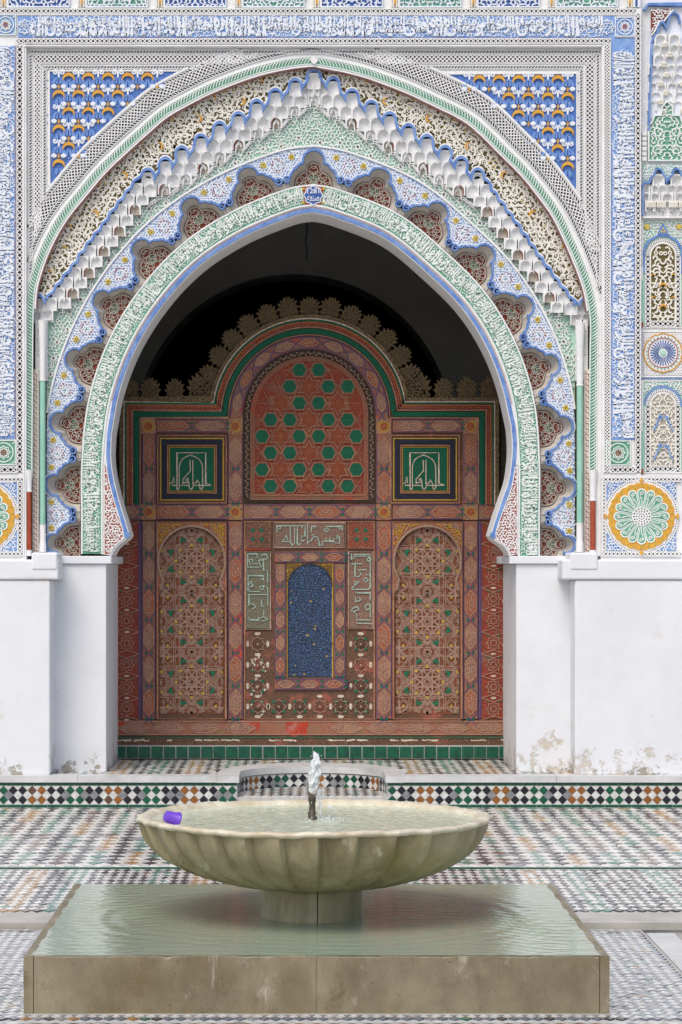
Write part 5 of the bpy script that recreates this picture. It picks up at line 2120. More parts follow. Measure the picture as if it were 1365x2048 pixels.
# (b) second muqarnas band with two blue arches
m = MB()
P_ = [(1283, 374)] + [(1288 + 0, 368)]
for cxx in (1316, 1352):
    P_ += [(cxx - 18, 368), (cxx - 14, 356), (cxx - 9, 352), (cxx - 6, 343), (cxx, 339), (cxx + 6, 343), (cxx + 9, 352), (cxx + 14, 356), (cxx + 18, 368)]
P_ += [(1385, 374)]
ribbon(m, LB, P_, 5, 0, 0.05, bev=0.6)
ribbon(m, LB, [(1284, 376), (1284, 432)], 4, 0, 0.05)
rb.part(m, "blue_cornice", ["blue_paint"])
m = MB()
P2_ = np.array([(1286, 330), (1384, 330), (1384, 370)] + [(a_, b_ - 4) for a_, b_ in P_[::-1][1:-1]] + [(1286, 366)])
plate(m, LB, P2_, 0.0, 0.012)
g = rb.part(m, "lace_panel", ["pale_green"])
m = MB()
tracery(m, LB, P2_, 6, 2.3, 0.012, 0.022, seed=61, test_pad=0.2)
rb.part(m, "lace_tracery", ["plaster"], g, kind="stuff")
mz = MB()
ribbon(mz, LB, [(1284, 436), (1385, 436)], 4, 0, 0.04)
mu3 = rb.part(mz, "muqarnas_band", ["plaster"])
for y, xs_, me in ((352, [1316, 1352], S2), (372, [1294, 1307, 1325, 1343, 1361], S1), (388, [1291, 1308, 1334, 1360], S2), (404, [1300, 1316, 1334, 1352], S1)):
    for x in xs_:
        inst("muqarnas_cell", me, LB.loc(x, y, 0.04 - (y - 352) * 0.0003), 0, (1.15, 1, 1.1), mu3)
for x in (1302, 1322, 1346, 1366):
    inst("pierced_cell", PIERM, LB.loc(x, 398, 0.03), 0, (1.4, 1, 1.2), mu3)
    m = MB()
    ribbon(m, LB, np.vstack([[(x - 8, 436)], circ(x, 424, 8, 7, pi, 2 * pi), [(x + 8, 436)]]), 2, 0, 0.02)
    tracery(m, LB, rect(x - 7, 418, x + 7, 436), 4.5, 1.5, 0, 0.016, seed=int(x), test_pad=0.1)
    rb.part(m, "lambrequin", ["plaster"], kind="stuff")


# (c), (e) tall arched panels; (d) star rosette
def arched_panel(y0, y1, spring, ground, tracer, edge, seed, spacing, sw, crescents, flutes):
    cx, hw = CXB - 8, 41
    xl, xr = cx - hw, cx + hw
    m = MB()
    m.add(LB(rect(1284, y0, 1384, y1), 0.003), [(0, 1, 2, 3)])
    pn = rb.part(m, "arched_panel", [ground[0]])
    m = MB()
    tracery(m, LB, np.vstack([[(1287, y0 + 3)], [(1384, y0 + 3)], [(1384, spring)], circ(cx, spring, hw, 13, 2 * pi, pi), [(1287, spring)]]), 6.5, 2.4, 0.003, 0.016, seed=seed, test_pad=0.2)
    ribbon(m, LB, rect(1285, y0, 1384, y1), 3, 0.0, 0.018, closed=True)
    rb.part(m, "spandrel_tracery", ["plaster"], pn, kind="stuff")
    # blue lobed arch
    a = np.linspace(pi, 2 * pi, 60)
    if flutes:
        m = MB()
        for k in range(33):
            t = pi + pi * (k + 0.5) / 33
            ribbon(m, LB, [(cx + 31 * cos(t), spring + 33 * sin(t)), (cx + 36 * cos(t + .05), spring + 38 * sin(t + .05)), (cx + 40 * cos(t + 0.02), spring + 42 * sin(t + 0.02))], [1.4, 2.8, 1.4], 0.003, 0.014)
        rb.part(m, "blue_flutes", ["blue_ground"], pn, kind="stuff")
    else:
        m = MB()
        rr_ = 38 + 1.4 * np.abs(np.sin((a - pi) * 6))
        ribbon(m, LB, np.vstack([[(cx - 38, spring + 34)], np.stack([cx + rr_ * np.cos(a), spring + rr_ * 1.05 * np.sin(a)], 1), [(cx + 38, spring + 34)]]), 5.5, 0.003, 0.02, bev=0.7)
        plate(m, LB, [(cx - 10, spring - 42), (cx - 7, spring - 54), (cx, spring - 64), (cx + 7, spring - 54), (cx + 10, spring - 42)], 0.003, 0.017)
        rb.part(m, "blue_arch", ["blue_paint"], pn)
        m = MB()
        for dx, dy in ((0, -54), (-3, -48), (3, -48)):
            plate(m, LB, circ(cx + dx, spring + dy, 2.6, 7), 0.017, 0.022, bev=0.2)
        for dx in (-32, 32):
            plate(m, LB, star(cx + dx, y0 + 14, 7, 4.6, 6), 0.003, 0.02, bev=0.15)
        rb.part(m, "ochre_flower", ["lemon"], pn, kind="stuff")
    # net surround
    g, b = MB(), MB()
    inner = 25
    net_strip(LB, g, b, cx - 35, spring + 2, cx - inner, y1 - 2, 0.005, 5)
    net_strip(LB, g, b, cx + inner, spring + 2, cx + 35, y1 - 2, 0.005, 5)
    net_strip(LB, g, b, cx - inner, y1 - 12, cx + inner, y1 - 2, 0.005, 5)
    q0 = circ(cx, spring, 35, 26, pi, 2 * pi)
    q1 = circ(cx, spring, inner, 26, pi, 2 * pi)
    loft(g, LB(q0, 0.005), LB(q1, 0.005))
    for k in range(25):
        ribbon(b, LB, [q0[k], q1[k + 1]], 1.7, 0.005, 0.016)
        ribbon(b, LB, [q0[k + 1], q1[k]], 1.7, 0.005, 0.016)
    o = rb.part(g, "net_ground", ["recess_dark_paint"], pn)
    m = b
    rb.part(m, "net_bars", ["plaster"], pn, kind="stuff")
    arch = np.vstack([[(cx - inner, y1 - 13)], circ(cx, spring, inner, 17, pi, 2 * pi), [(cx + inner, y1 - 13)]])
    m = MB()
    plate(m, LB, arch, 0.003, 0.008)
    ip = rb.part(m, "inner_ground", [ground[1]], pn)
    m = MB()
    ribbon(m, LB, arch, 3, 0.004, 0.022, closed=True)
    tracery(m, LB, arch, spacing, sw, 0.008, 0.024, seed=seed + 5, sym_x=cx, ros=0.15, test_pad=0.28, dens=1.12)
    rb.part(m, "panel_tracery", [tracer], pn, kind="stuff")
    if crescents:
        for dx, dy in ((0, 105), (0, 62), (-20, 40), (20, 40), (-20, 85), (20, 85)):
            yy = spring + dy if spring + dy < y1 - 15 else y1 - 22
            sc_ = 1.0 if dx == 0 else 0.5
            inst("crescent", CREM, LB.loc(cx + dx, yy, 0.018), -pi / 2, (sc_, 1, sc_), pn)
    else:
        for sx in (-1, 1):
            for yy in (spring + 34, spring + 92):
                m = MB()
                ribbon(m, LB, np.vstack([[(cx + sx * 20, yy + 16)], [(cx + sx * 14, yy + 6)], [(cx + sx * 10, yy - 6)], spiral(cx + sx * 6, yy - 12, 4, sx, 8, 1.0)]), 3, 0.02, 0.03)
                rb.part(m, "blue_tendril", ["blue_ground"], pn)
    return pn


arched_panel(440, 655, 512, ("pale_green", "olive_recess"), "plaster_cream", 0, 71, 9.5, 3.6, True, False)
arched_panel(762, 945, 812, ("pale_green", "niche_plaster"), "plaster_cream", 0, 81, 8.0, 3.3, False, True)
for y0, y1, cp in ((562, 645, 535), (862, 938, 840)):
    k = LB.k
    for xc in (1281.5, 1374):
        m = MB()
        r_ = 4.4 / k
        m.lathe([(r_, Z(y1, DB)), (r_, Z(y0, DB))], (xc - VX) / k, DB - 0.01, 12)
        o = rb.part(m, "colonnette", ["mint_paint"])
        m = MB()
        m.lathe([(r_ * 1.2, Z(y1 + 10, DB)), (r_ * 1.2, Z(y1, DB))], (xc - VX) / k, DB - 0.01, 12)
        rb.part(m, "base", ["terracotta"], o)
        m = MB()
        m.lathe([(r_, Z(y0, DB)), (r_ * 1.1, Z(y0 - 12, DB)), (r_ * 1.4, Z(cp, DB))], (xc - VX) / k, DB - 0.01, 12)
        rb.part(m, "capital", ["plaster"], o)
# star rosette
m = MB()
m.add(LB(rect(1284, 663, 1384, 753), 0.003), [(0, 1, 2, 3)])
sr = rb.part(m, "star_panel", ["recess_dark_paint"])
m = MB()
lattice(m, LB, 1287, 1381, 666, 750, 6, 3.0, 0.003, 0.012)
ribbon(m, LB, rect(1284, 663, 1384, 753), 4, 0, 0.016, closed=True)
plate(m, LB, circ(1326, 706, 37, 32), 0.003, 0.013)
rb.part(m, "star_net", ["plaster"], sr, kind="stuff")
m = MB()
a = np.linspace(0, 2 * pi, 96, endpoint=False)
rr_ = 37 + 2 * np.abs(np.cos(a * 6))
ribbon(m, LB, np.stack([1326 + rr_ * np.cos(a), 706 + rr_ * np.sin(a)], 1), 2.6, 0.01, 0.019, closed=True)
rb.part(m, "gold_ring", ["ochre"], sr)
RAY = MB()
ribbon(RAY, LBl, [(0, 9), (0, 18), (0, 26)], [1.0, 2.3, 1.8], 0.013, 0.019, bev=0.8)
RAYM = RAY.mesh("blue_ray", ["deep_blue"])
for k in range(28):
    inst("blue_ray", RAYM, LB.loc(1326, 706), k * 2 * pi / 28, (1, 1, 1), sr)
m = MB()
ribbon(m, LB, circ(1326, 706, 29.5, 28), 1.8, 0.013, 0.019, 0, closed=True)
for k in range(28):
    a = (k + .5) * 2 * pi / 28
    plate(m, LB, star(1326 + 32.5 * cos(a), 706 + 32.5 * sin(a), 1.8, 0.9, 4), 0.013, 0.018, 1)
plate(m, LB, circ(1326, 706, 6.5, 14), 0.013, 0.02, 2, bev=0.2)
rb.part(m, "star_detail", ["pink_red", "green_ground", "pale_green"], sr, kind="stuff")
m = MB()
ribbon(m, LB, [(1282.5, 655), (1282.5, 762)], 1.6, 0, 0.02)
ribbon(m, LB, [(1284, 757), (1384, 757)], 1.6, 0, 0.02)
rb.part(m, "blue_line", ["blue_paint"])

# ---- frieze of small arabesque panels along the top
fz = Thing("carved_frieze", "frieze of small blue and green arabesque panels between paired colonnettes along the top edge", "frieze", 620, 17, D_FRAME)
m = MB()
p = LF(rect(-2, -160, 1283, 17), 0)
m.box(p[:, 0].min(), p[:, 0].max(), D_FRAME + 0.02, 17.44, p[:, 2].min(), p[:, 2].max())
fz.part(m, "frieze_wall", ["plaster"])
LFz = Layer(D_FRAME + 0.02)
x = -1.0
k = 0
while x < 1270:
    x0, x1 = x + 18, min(x + 140, 1278)
    m = MB()
    m.add(LFz(rect(x0, -70, x1, 14), 0.003), [(0, 1, 2, 3)])
    g = fz.part(m, "frieze_panel", ["deep_blue" if k % 2 == 0 else "green_ground"])
    m = MB()
    tracery(m, LFz, rect(x0, -66, x1, 14), 8.5, 3.0, 0.003, 0.02, seed=500 + k, sym_x=(x0 + x1) / 2, test_pad=0.2)
    ribbon(m, LFz, rect(x0, -70, x1, 15), 3.2, 0, 0.022, closed=True)
    fz.part(m, "frieze_tracery", ["plaster_cool"], g, kind="stuff")
    m = MB()
    for dx in (2, 6, 12, 16):
        m.lathe([(1.6 / LFz.k, Z(14, D_FRAME)), (1.6 / LFz.k, Z(-70, D_FRAME))], (x + dx - VX) / LFz.k, D_FRAME + 0.01, 8)
    fz.part(m, "colonnette_pair", ["plaster_cream"])
    m = MB()
    plate(m, LFz, [(x + 6, 4), (x + 9, -3), (x + 12, 4), (x + 10, 8), (x + 9, 14), (x + 8, 8)], 0.002, 0.016, bev=0.1)
    fz.part(m, "ochre_bud", ["ochre"])
    x += 156.5
    k += 1

# ================================================================== CARVED WOODEN SCREEN
LS = Layer(D_SCREEN)
LSl = Local(D_SCREEN)
sn_ = Thing("wooden_screen", "carved and painted wooden screen with two arched doors and a pierced lunette, filling the arch", "screen", 620, 1490, D_SCREEN)
SC_C = (619, 831)


def arcp(r_, n=40, a0=pi, a1=2 * pi):
    return circ(SC_C[0], SC_C[1], r_, n, a0, a1)


# backing boards: rectangle plus arched head
m = MB()
out_ = np.vstack([[(180, 1490)], [(180, 806)], [(434, 806)], arcp(189)[3:-3], [(804, 806)], [(1062, 806)], [(1062, 1490)]])
V = LS(out_, 0.0)
V2 = LS(out_, -0.09)
n = len(V)
m.add(np.vstack([V, V2]), [tuple(range(n)), tuple(range(2 * n - 1, n - 1, -1))] + [(i, (i + 1) % n, n + (i + 1) % n, n + i) for i in range(n)])
sn_.part(m, "backing", ["wood_brown"])


def board(name, x0, y0, x1, y1, mat, h=0.012, parent=None, h0=-0.002, bev=True):
    m = MB()
    p = rect(x0, y0, x1, y1)
    c_ = p.mean(0)
    q = np.array([(x0 + 1.2, y0 + 1.2), (x1 - 1.2, y0 + 1.2), (x1 - 1.2, y1 - 1.2), (x0 + 1.2, y1 - 1.2)])
    V = np.vstack([LS(p, h0), LS(q, h)])
    m.add(V, [(i, (i + 1) % 4, 4 + (i + 1) % 4, 4 + i) for i in range(4)] + [(4, 5, 6, 7)])
    return sn_.part(m, name, [mat], parent)


def lines(parent, segs, mat, h0=0.010, name="inlay_lines", kind=None):
    m = MB()
    for pts, ww, closed in segs:
        ribbon(m, LS, pts, ww, h0, h0 + 0.006, 0, closed=closed, bev=0.75)
    return sn_.part(m, name, [mat], parent, kind=kind)


def hexcart(x0, y0, x1, y1, tip):
    """elongated hexagon cartouche"""
    if (y1 - y0) > (x1 - x0):
        xm = (x0 + x1) / 2
        return np.array([(xm, y0), (x1, y0 + tip), (x1, y1 - tip), (xm, y1), (x0, y1 - tip), (x0, y0 + tip)])
    ym = (y0 + y1) / 2
    return np.array([(x0, ym), (x0 + tip, y0), (x1 - tip, y0), (x1, ym), (x1 - tip, y1), (x0 + tip, y1)])


def cart_rail(x0, y0, x1, y1, ncart, seed, nodes=True):
    """a painted stile or rail: cartouches linked by crossings"""
    o = board("stile" if (y1 - y0) > (x1 - x0) else "rail", x0, y0, x1, y1, "wood_pink", 0.012)
    vert = (y1 - y0) > (x1 - x0)
    vio, cre = MB(), MB()
    gre = MB()
    L_ = (y1 - y0) if vert else (x1 - x0)
    W_r = (x1 - x0) if vert else (y1 - y0)
    pit = L_ / ncart
    mp = (lambda q: np.stack([x0 + np.asarray(q)[:, 1], y0 + np.asarray(q)[:, 0]], 1)) if vert else (lambda q: np.stack([x0 + np.asarray(q)[:, 0], y0 + np.asarray(q)[:, 1]], 1))
    ribbon(vio, LS, mp([(0, 2.0), (L_, 2.0)]), 1.2, 0.011, 0.017)
    ribbon(vio, LS, mp([(0, W_r - 2.0), (L_, W_r - 2.0)]), 1.2, 0.011, 0.017)
    a, b = 4.5, W_r - 4.5
    c0 = W_r / 2
    for i in range(ncart):
        u0, u1 = i * pit + 8, (i + 1) * pit - 8
        tip = min(12, (u1 - u0) * 0.3)
        hx = np.array([(u0, c0), (u0 + tip, a), (u1 - tip, a), (u1, c0), (u1 - tip, b), (u0 + tip, b)])
        m = MB()
        plate(m, LS, mp(hx), 0.011, 0.015, 0, bev=0.03)
        cm_ = sn_.part(m, "cartouche", ["wood_orange" if (i + seed) % 3 == 0 else "wood_rose"], o)
        ribbon(cre, LS, mp(hx * (1, 1)), 1.5, 0.012, 0.019, closed=True)
        inn = np.array([(u0 + 6, c0), (u0 + tip + 2, a + 3), (u1 - tip - 2, a + 3), (u1 - 6, c0), (u1 - tip - 2, b - 3), (u0 + tip + 2, b - 3)])
        tracery(cre, LS, inn, 4.8, 1.5, 0.014, 0.019, seed=seed * 50 + i, mp=mp, test_pad=0.1)
        # crossing at the joint
        for s_ in (1, -1):
            ribbon(vio, LS, mp([(u1 - tip * 0.4, c0 - s_ * (c0 - 3)), (u1 + 8, c0), (u1 + 16 + tip * 0.4, c0 + s_ * (c0 - 3))]), 1.3, 0.011, 0.018)
            plate(gre, LS, mp([(u1 + 3, c0 + s_ * 6), (u1 + 8, c0 + s_ * 3), (u1 + 13, c0 + s_ * 6), (u1 + 8, c0 + s_ * 9)]), 0.011, 0.015, bev=0.2)
    sn_.part(vio, "violet_strapwork", ["wood_violet"], o, kind="stuff")
    sn_.part(cre, "carved_scrolls", ["wood_line"], o, kind="stuff")
    sn_.part(gre, "green_inlays", ["wood_green"], o, kind="stuff")
    return o


# stiles and rails (left, second, third, right / upper, middle, bottom)
for k, (x0, x1) in enumerate(((284, 313), (456, 487), (752, 785), (926, 957))):
    cart_rail(x0, 868, x1, 1008, 2, 3 + k)
    cart_rail(x0, 1042, x1, 1438, 6, 13 + k)
for k, (x0, x1, nc) in enumerate(((232, 284, 1), (313, 456, 2), (487, 752, 4), (785, 926, 2), (957, 1010, 1))):
    cart_rail(x0, 1008, x1, 1040, nc, 23 + k)
cart_rail(313, 838, 456, 866, 2, 33)
cart_rail(785, 838, 926, 866, 2, 34)
for x in (298, 471, 768, 941):          # star blocks at the crossings
    for y in (1024, 853):
        if y == 853 and x in (471, 768):
            pass
        m = MB()
        plate(m, LS, rect(x - 15, y - 15.5, x + 15, y + 15.5), -0.002, 0.0135)
        sb = sn_.part(m, "crossing_block", ["wood_rose"])
        m = MB()
        plate(m, LS, star(x, y, 14, 9.5, 10), 0.0135, 0.017, bev=0.02)
        sn_.part(m, "inlaid_star", ["wood_yellow"], sb)
        m = MB()
        plate(m, LS, star(x, y, 11, 7.0, 10), 0.017, 0.0185)
        ribbon(m, LS, star(x, y, 7, 4.5, 10), 1.2, 0.0185, 0.021, closed=True)
        sn_.part(m, "star_heart", ["wood_orange"], sb)
# bottom rail with worn red patches
bo = board("bottom_rail", 200, 1440, 1040, 1472, "wood_pink", 0.012)
lines(bo, [([(228, 1443), (1015, 1443)], 1.5, False), ([(228, 1469), (1015, 1469)], 1.5, False)], "wood_line")
for k in range(11):
    x0 = 236 + k * 71
    if 480 < x0 < 640:
        continue
    hx = hexcart(x0, 1446, x0 + 64, 1466, 18)
    m = MB()
    plate(m, LS, hx, 0.010, 0.014, bev=0.02)
    c_ = sn_.part(m, "cartouche", ["wood_rose"], bo)
m = MB()
for k in range(11):
    x0 = 236 + k * 71
    if not (480 < x0 < 640):
        ribbon(m, LS, hexcart(x0, 1446, x0 + 64, 1466, 18), 1.3, 0.012, 0.017, closed=True)
        tracery(m, LS, hexcart(x0 + 6, 1449, x0 + 58, 1463, 12), 5, 1.5, 0.013, 0.018, seed=700 + k, test_pad=0.1)
sn_.part(m, "carved_scrolls", ["wood_line"], bo, kind="stuff")
for x0, x1, y1 in ((492, 520, 1466), (572, 616, 1475), (236, 268, 1470)):
    m = MB()
    q = np.array([(x0, 1442), (x1, 1442), (x1 + 1, 1450), (x1 - 3, 1458), (x1 - 1, y1 - 3), ((x0 + x1) / 2 + 4, y1 - 6), ((x0 + x1) / 2, y1), (x0 + 4, y1 - 5), (x0 + 1, 1455)])
    plate(m, LS, q, 0.012, 0.0135)
    sn_.part(m, "red_paint_patch", ["wood_scarlet"], bo)
sl = board("sill", 200, 1472, 1040, 1491, "wood_brown", 0.03)
m = MB()
ribbon(m, LS, [(228, 1474.5), (1015, 1474.5)], 2.4, 0.028, 0.034)
sn_.part(m, "green_line", ["wood_green"], sl)
m = MB()
r_ = np.random.default_rng(9)
xx = 228.0
while xx < 1010:
    w_ = r_.uniform(8, 40)
    if r_.random() < 0.72:
        nn_ = max(3, int(w_ / 5))
        px_ = np.linspace(xx, xx + w_, nn_)
        ribbon(m, LS, np.stack([px_, 1480 + r_.normal(0, 0.7, nn_)], 1), r_.uniform(2, 5, nn_), 0.028, 0.033)
    xx += w_ + r_.uniform(2, 12)
sn_.part(m, "flaking_paint", ["wood_cream"], sl, kind="stuff")

# row of green tiles under the screen
for k in range(34):
    x0 = 204 + k * 24.8
    m = MB()
    w_ = 24.2 + random.uniform(-0.4, 0.4)
    tl = rect(x0, 1491.5 + random.uniform(0, 0.8), x0 + w_, 1515.5 + random.uniform(0, 0.8))
    plate(m, LS, tl, -0.01, 0.036 + random.uniform(0, 0.002), bev=0.05)
    sn_.part(m, "green_tile", ["tile_green"])
m = MB()
m.add(LS(rect(190, 1490, 1050, 1517), 0.03), [(0, 1, 2, 3)])
m.add(np.vstack([LS([(190, 1490), (1050, 1490)], 0.03), LS([(190, 1490), (1050, 1490)], 0.0)]), [(0, 1, 3, 2)])
sn_.part(m, "tile_mortar", ["grout"])

# moulded outline: green carved band and red rails following the stepped, arched top
def contour(off, yshoulder, xleft, n=40):
    """path at distance off outside the lunette band, up the left side, over the head and down the right"""
    R_ = 160 + off
    ys = yshoulder - off
    dy = SC_C[1] - ys
    a = math.asin(max(-1, min(1, dy / R_)))
    arc_ = circ(SC_C[0], SC_C[1], R_, n, pi + a, 2 * pi - a)
    return np.vstack([[(xleft - off, 1010)], [(xleft - off, ys)], arc_, [(2 * SC_C[0] - xleft + off, ys)], [(2 * SC_C[0] - xleft + off, 1010)]])


for off, ww, mat, hh, nm in ((1.0, 3, "wood_rose", 0.016, "pink_fillet"), (8.5, 12, "wood_green", 0.010, "green_band"), (16.5, 4, "wood_rose", 0.020, "pink_fillet"), (21, 5, "wood_red", 0.026, "red_rail"), (25.5, 4.5, "wood_orange", 0.030, "orange_rail"), (29, 2.6, "wood_green", 0.032, "green_line")):
    m = MB()
    ribbon(m, LS, contour(off, 837, 282), ww, -0.002, hh, 0, bev=0.8)
    o = sn_.part(m, nm, [mat])
    if nm == "green_band":
        m = MB()
        cp_ = Curve2(contour(off, 837, 282), smooth=2)
        nn_ = int(cp_.L / 5.2)
        for i in range(nn_):
            u = (i + 0.5) * cp_.L / nn_
            ribbon(m, LS, [(u, -4.6), (u, 4.6)], 1.5, 0.009, 0.019, mp=cp_.mp)
            if i % 2:
                ribbon(m, LS, [(u - 2, 0), (u + 2, 0)], 2.6, 0.009, 0.018, mp=cp_.mp)
        sn_.part(m, "carved_teeth", ["wood_green"], o, kind="stuff")
    if nm == "red_rail":
        m = MB()
        cp_ = Curve2(contour(off, 837, 282), smooth=2)
        nn_ = int(cp_.L / 8)
        for i in range(nn_):
            u = (i + 0.5) * cp_.L / nn_
            plate(m, LS, cp_.mp(circ(u, 0, 1.4, 6)), 0.025, 0.029)
        sn_.part(m, "nail_dots", ["wood_rose"], o, kind="stuff")
m = MB()
ribbon(m, LS, contour(33, 837, 282), 3.2, 0.0, 0.036, 0, bev=0.8)
sn_.part(m, "worn_white_line", ["wood_cream"])
m = MB()
ribbon(m, LS, contour(38, 837, 282), 8, -0.05, 0.040, 0, bev=0.9)
sn_.part(m, "cornice", ["wood_crest"])
# crest of spiky palmettes
r_ = np.random.default_rng(3)
sp_ = MB()
half = [(0, 37), (2, 32), (5, 36), (6, 28), (11, 32), (10, 24), (16, 26), (12.5, 17), (18, 16), (12.5, 9), (16, 5), (14, 0)]
pts_ = np.array([(-x, y) for x, y in half[::-1]] + half[1:], float)
plate(sp_, LSl, pts_, -0.02, 0.022, 0, bev=0.06)
tracery(sp_, LSl, pts_ * 0.92, 5.0, 1.6, 0.02, 0.030, seed=8, test_pad=0.1)
MERL = sp_.mesh("crest_palmette", ["wood_crest"])
for ang in np.linspace(-80, 80, 15):
    a = radians(ang)
    R_ = 200
    px, py = SC_C[0] + R_ * sin(a), SC_C[1] - R_ * cos(a)
    sn_.inst("crest_palmette", MERL, LS.loc(px, py - 2), a + random.uniform(-0.05, 0.05), (1.34, 1, random.uniform(1.0, 1.15)))
for x, s_ in ((258, 1.3), (301, 1.25), (350, 1.2), (400, 1.55), (838, 1.55), (888, 1.25), (934, 1.3), (980, 1.3)):
    sn_.inst("crest_palmette", MERL, LS.loc(x, 799), 0, (s_, 1, s_))

# lunette: geometric band, dark band, grille
m = MB()
loft(m, LS(np.vstack([[(SC_C[0] - 158, 870)], arcp(158), [(SC_C[0] + 158, 870)]]), 0.010), LS(np.vstack([[(SC_C[0] - 133, 870)], arcp(133), [(SC_C[0] + 133, 870)]]), 0.010))
gb_ = sn_.part(m, "arched_band", ["wood_pink"])
vio, cre = MB(), MB()
for rr_ in (157, 135):
    ribbon(vio, LS, arcp(rr_), 1.8, 0.009, 0.017)
mpA = lambda q: np.stack([SC_C[0] + (135 + np.asarray(q)[:, 1]) * np.cos(pi + np.asarray(q)[:, 0] / 146), SC_C[1] + (135 + np.asarray(q)[:, 1]) * np.sin(pi + np.asarray(q)[:, 0] / 146)], 1)
LA_ = 146 * pi
for i in range(9):
    u0, u1 = i * LA_ / 9 + 6, (i + 1) * LA_ / 9 - 6
    q = [(u0, 11)] + [(u, 3) for u in np.linspace(u0 + 12, u1 - 12, 4)] + [(u1, 11)] + [(u, 19) for u in np.linspace(u1 - 12, u0 + 12, 4)]
    m = MB()
    plate(m, LS, q, 0.009, 0.014, mp=mpA, bev=0.02)
    sn_.part(m, "cartouche", ["wood_orange" if i % 3 == 1 else "wood_rose"], gb_)
    ribbon(cre, LS, q, 1.5, 0.011, 0.018, closed=True, mp=mpA)
    tracery(cre, LS, np.array(q) * 1.0, 5.2, 1.5, 0.013, 0.018, seed=800 + i, mp=mpA, test_pad=0.5)
    for s_ in (1, -1):
        ribbon(vio, LS, [(u1 - 6, 11 - s_ * 9), (u1 + 6, 11), (u1 + 18, 11 + s_ * 9)], 1.6, 0.010, 0.018, mp=mpA)
sn_.part(vio, "violet_strapwork", ["wood_violet"], gb_, kind="stuff")
sn_.part(cre, "carved_scrolls", ["wood_line"], gb_, kind="stuff")


def tomb(xl, xr, yb, cy, n=30):
    cx, r_ = (xl + xr) / 2, (xr - xl) / 2
    return np.vstack([[(xl, yb)], circ(cx, cy, r_, n, pi, 2 * pi), [(xr, yb)]])


A1, A2, A3 = tomb(488, 750, 1005, 831), tomb(501, 737, 1000, 831), tomb(510, 728, 988, 831)
m = MB()
loft(m, LS(A1, 0.014), LS(A2, 0.010), closed=True)
db = sn_.part(m, "dark_carved_band", ["wood_dark"])
m = MB()
c1 = Curve2(np.vstack([A1[1:-1]]), smooth=2)
for i in range(int(c1.L / 4.5)):
    ribbon(m, LS, curl(*c1(i * 4.5, -6.5 + 2.5 * sin(i * 2.4)), 7, i * 1.7, 1 if i % 2 else -1), 1.5, 0.010, 0.018)
for xa in (494.5, 743.5):
    for i in range(36):
        ribbon(m, LS, curl(xa + 2.5 * sin(i * 2.4), 836 + i * 4.5, 7, i * 1.7, 1 if i % 2 else -1), 1.5, 0.010, 0.018)
sn_.part(m, "band_carving", ["wood_line"], db, kind="stuff")
m = MB()
loft(m, LS(A2, 0.020), LS(A3, 0.012), closed=True)
for k, nn in ((0.33, 1.3), (0.66, 1.3)):
    ribbon(m, LS, A2 * (1 - k) + A3 * k, nn, 0.014, 0.022, closed=True)
sn_.part(m, "lunette_rim", ["wood_pink"])
m = MB()
m.add(LS(A3, -0.001 + 0.004), [tuple(range(len(A3)))])
gr = sn_.part(m, "grille_ground", ["wood_red"])
hexes = []
stars_ = []
for r_ in range(8):
    y = 740 + 33.2 * r_
    if r_ % 2 == 0:
        hexes += [(524.5, y), (599, y), (637.5, y), (713, y)]
        stars_ += [(562, y), (676, y)]
    else:
        hexes += [(541.5, y), (580, y), (657, y), (695.5, y)]
        stars_ += [(618.5, y), (508, y), (729, y)]
hx6 = np.stack([14.0 * np.cos(np.arange(6) * pi / 3), 14.0 * np.sin(np.arange(6) * pi / 3)], 1)
hm = MB()
plate(hm, LSl, hx6, 0.002, 0.006)
HEXM = hm.mesh("green_hexagon", ["wood_green"])
hr = MB()
ribbon(hr, LSl, hx6 * 1.12, 3.2, 0.002, 0.014, 0, closed=True, bev=0.6)
HEXR = hr.mesh("hexagon_rim", ["wood_rose"])
hl = MB()
for k in range(6):
    a = k * pi / 3
    ribbon(hl, LSl, [(0, 0), (13 * cos(a), 13 * sin(a))], 1.3, 0.006, 0.010)
    ribbon(hl, LSl, [(8.5 * cos(a), 8.5 * sin(a)), (8.5 * cos(a + pi / 3), 8.5 * sin(a + pi / 3))], 1.2, 0.006, 0.010)
    ribbon(hl, LSl, [(6 * cos(a + pi / 6), 6 * sin(a + pi / 6)), (12 * cos(a + pi / 6), 12 * sin(a + pi / 6))], 1.2, 0.006, 0.010)
HEXL = hl.mesh("hexagon_net", ["wood_green"])
s6 = star(0, 0, 29, 15.5, 6, pi / 2)
sm_ = MB()
plate(sm_, LSl, s6 * 0.80, 0.002, 0.007)
STM = sm_.mesh("inlaid_star", ["wood_red"])
sl_ = MB()
ribbon(sl_, LSl, s6 * 0.86, 2.4, 0.002, 0.012, closed=True)
STR = sl_.mesh("star_rim", ["wood_rose"])
sl_ = MB()
for k in range(6):
    a = k * pi / 3
    for rr_ in (5, 10, 15):
        ribbon(sl_, LSl, [(rr_ * cos(a), rr_ * sin(a)), (rr_ * cos(a + pi / 3), rr_ * sin(a + pi / 3))], 1.3, 0.007, 0.011)
    ribbon(sl_, LSl, [(0, 0), (14 * cos(a), 14 * sin(a))], 1.2, 0.007, 0.011)
    ribbon(sl_, LSl, [(0, 0), (22 * cos(a + pi / 6), 22 * sin(a + pi / 6))], 1.2, 0.007, 0.011)
STN = sl_.mesh("star_net", ["wood_orange"])
inn = tomb(513, 725, 986, 831)
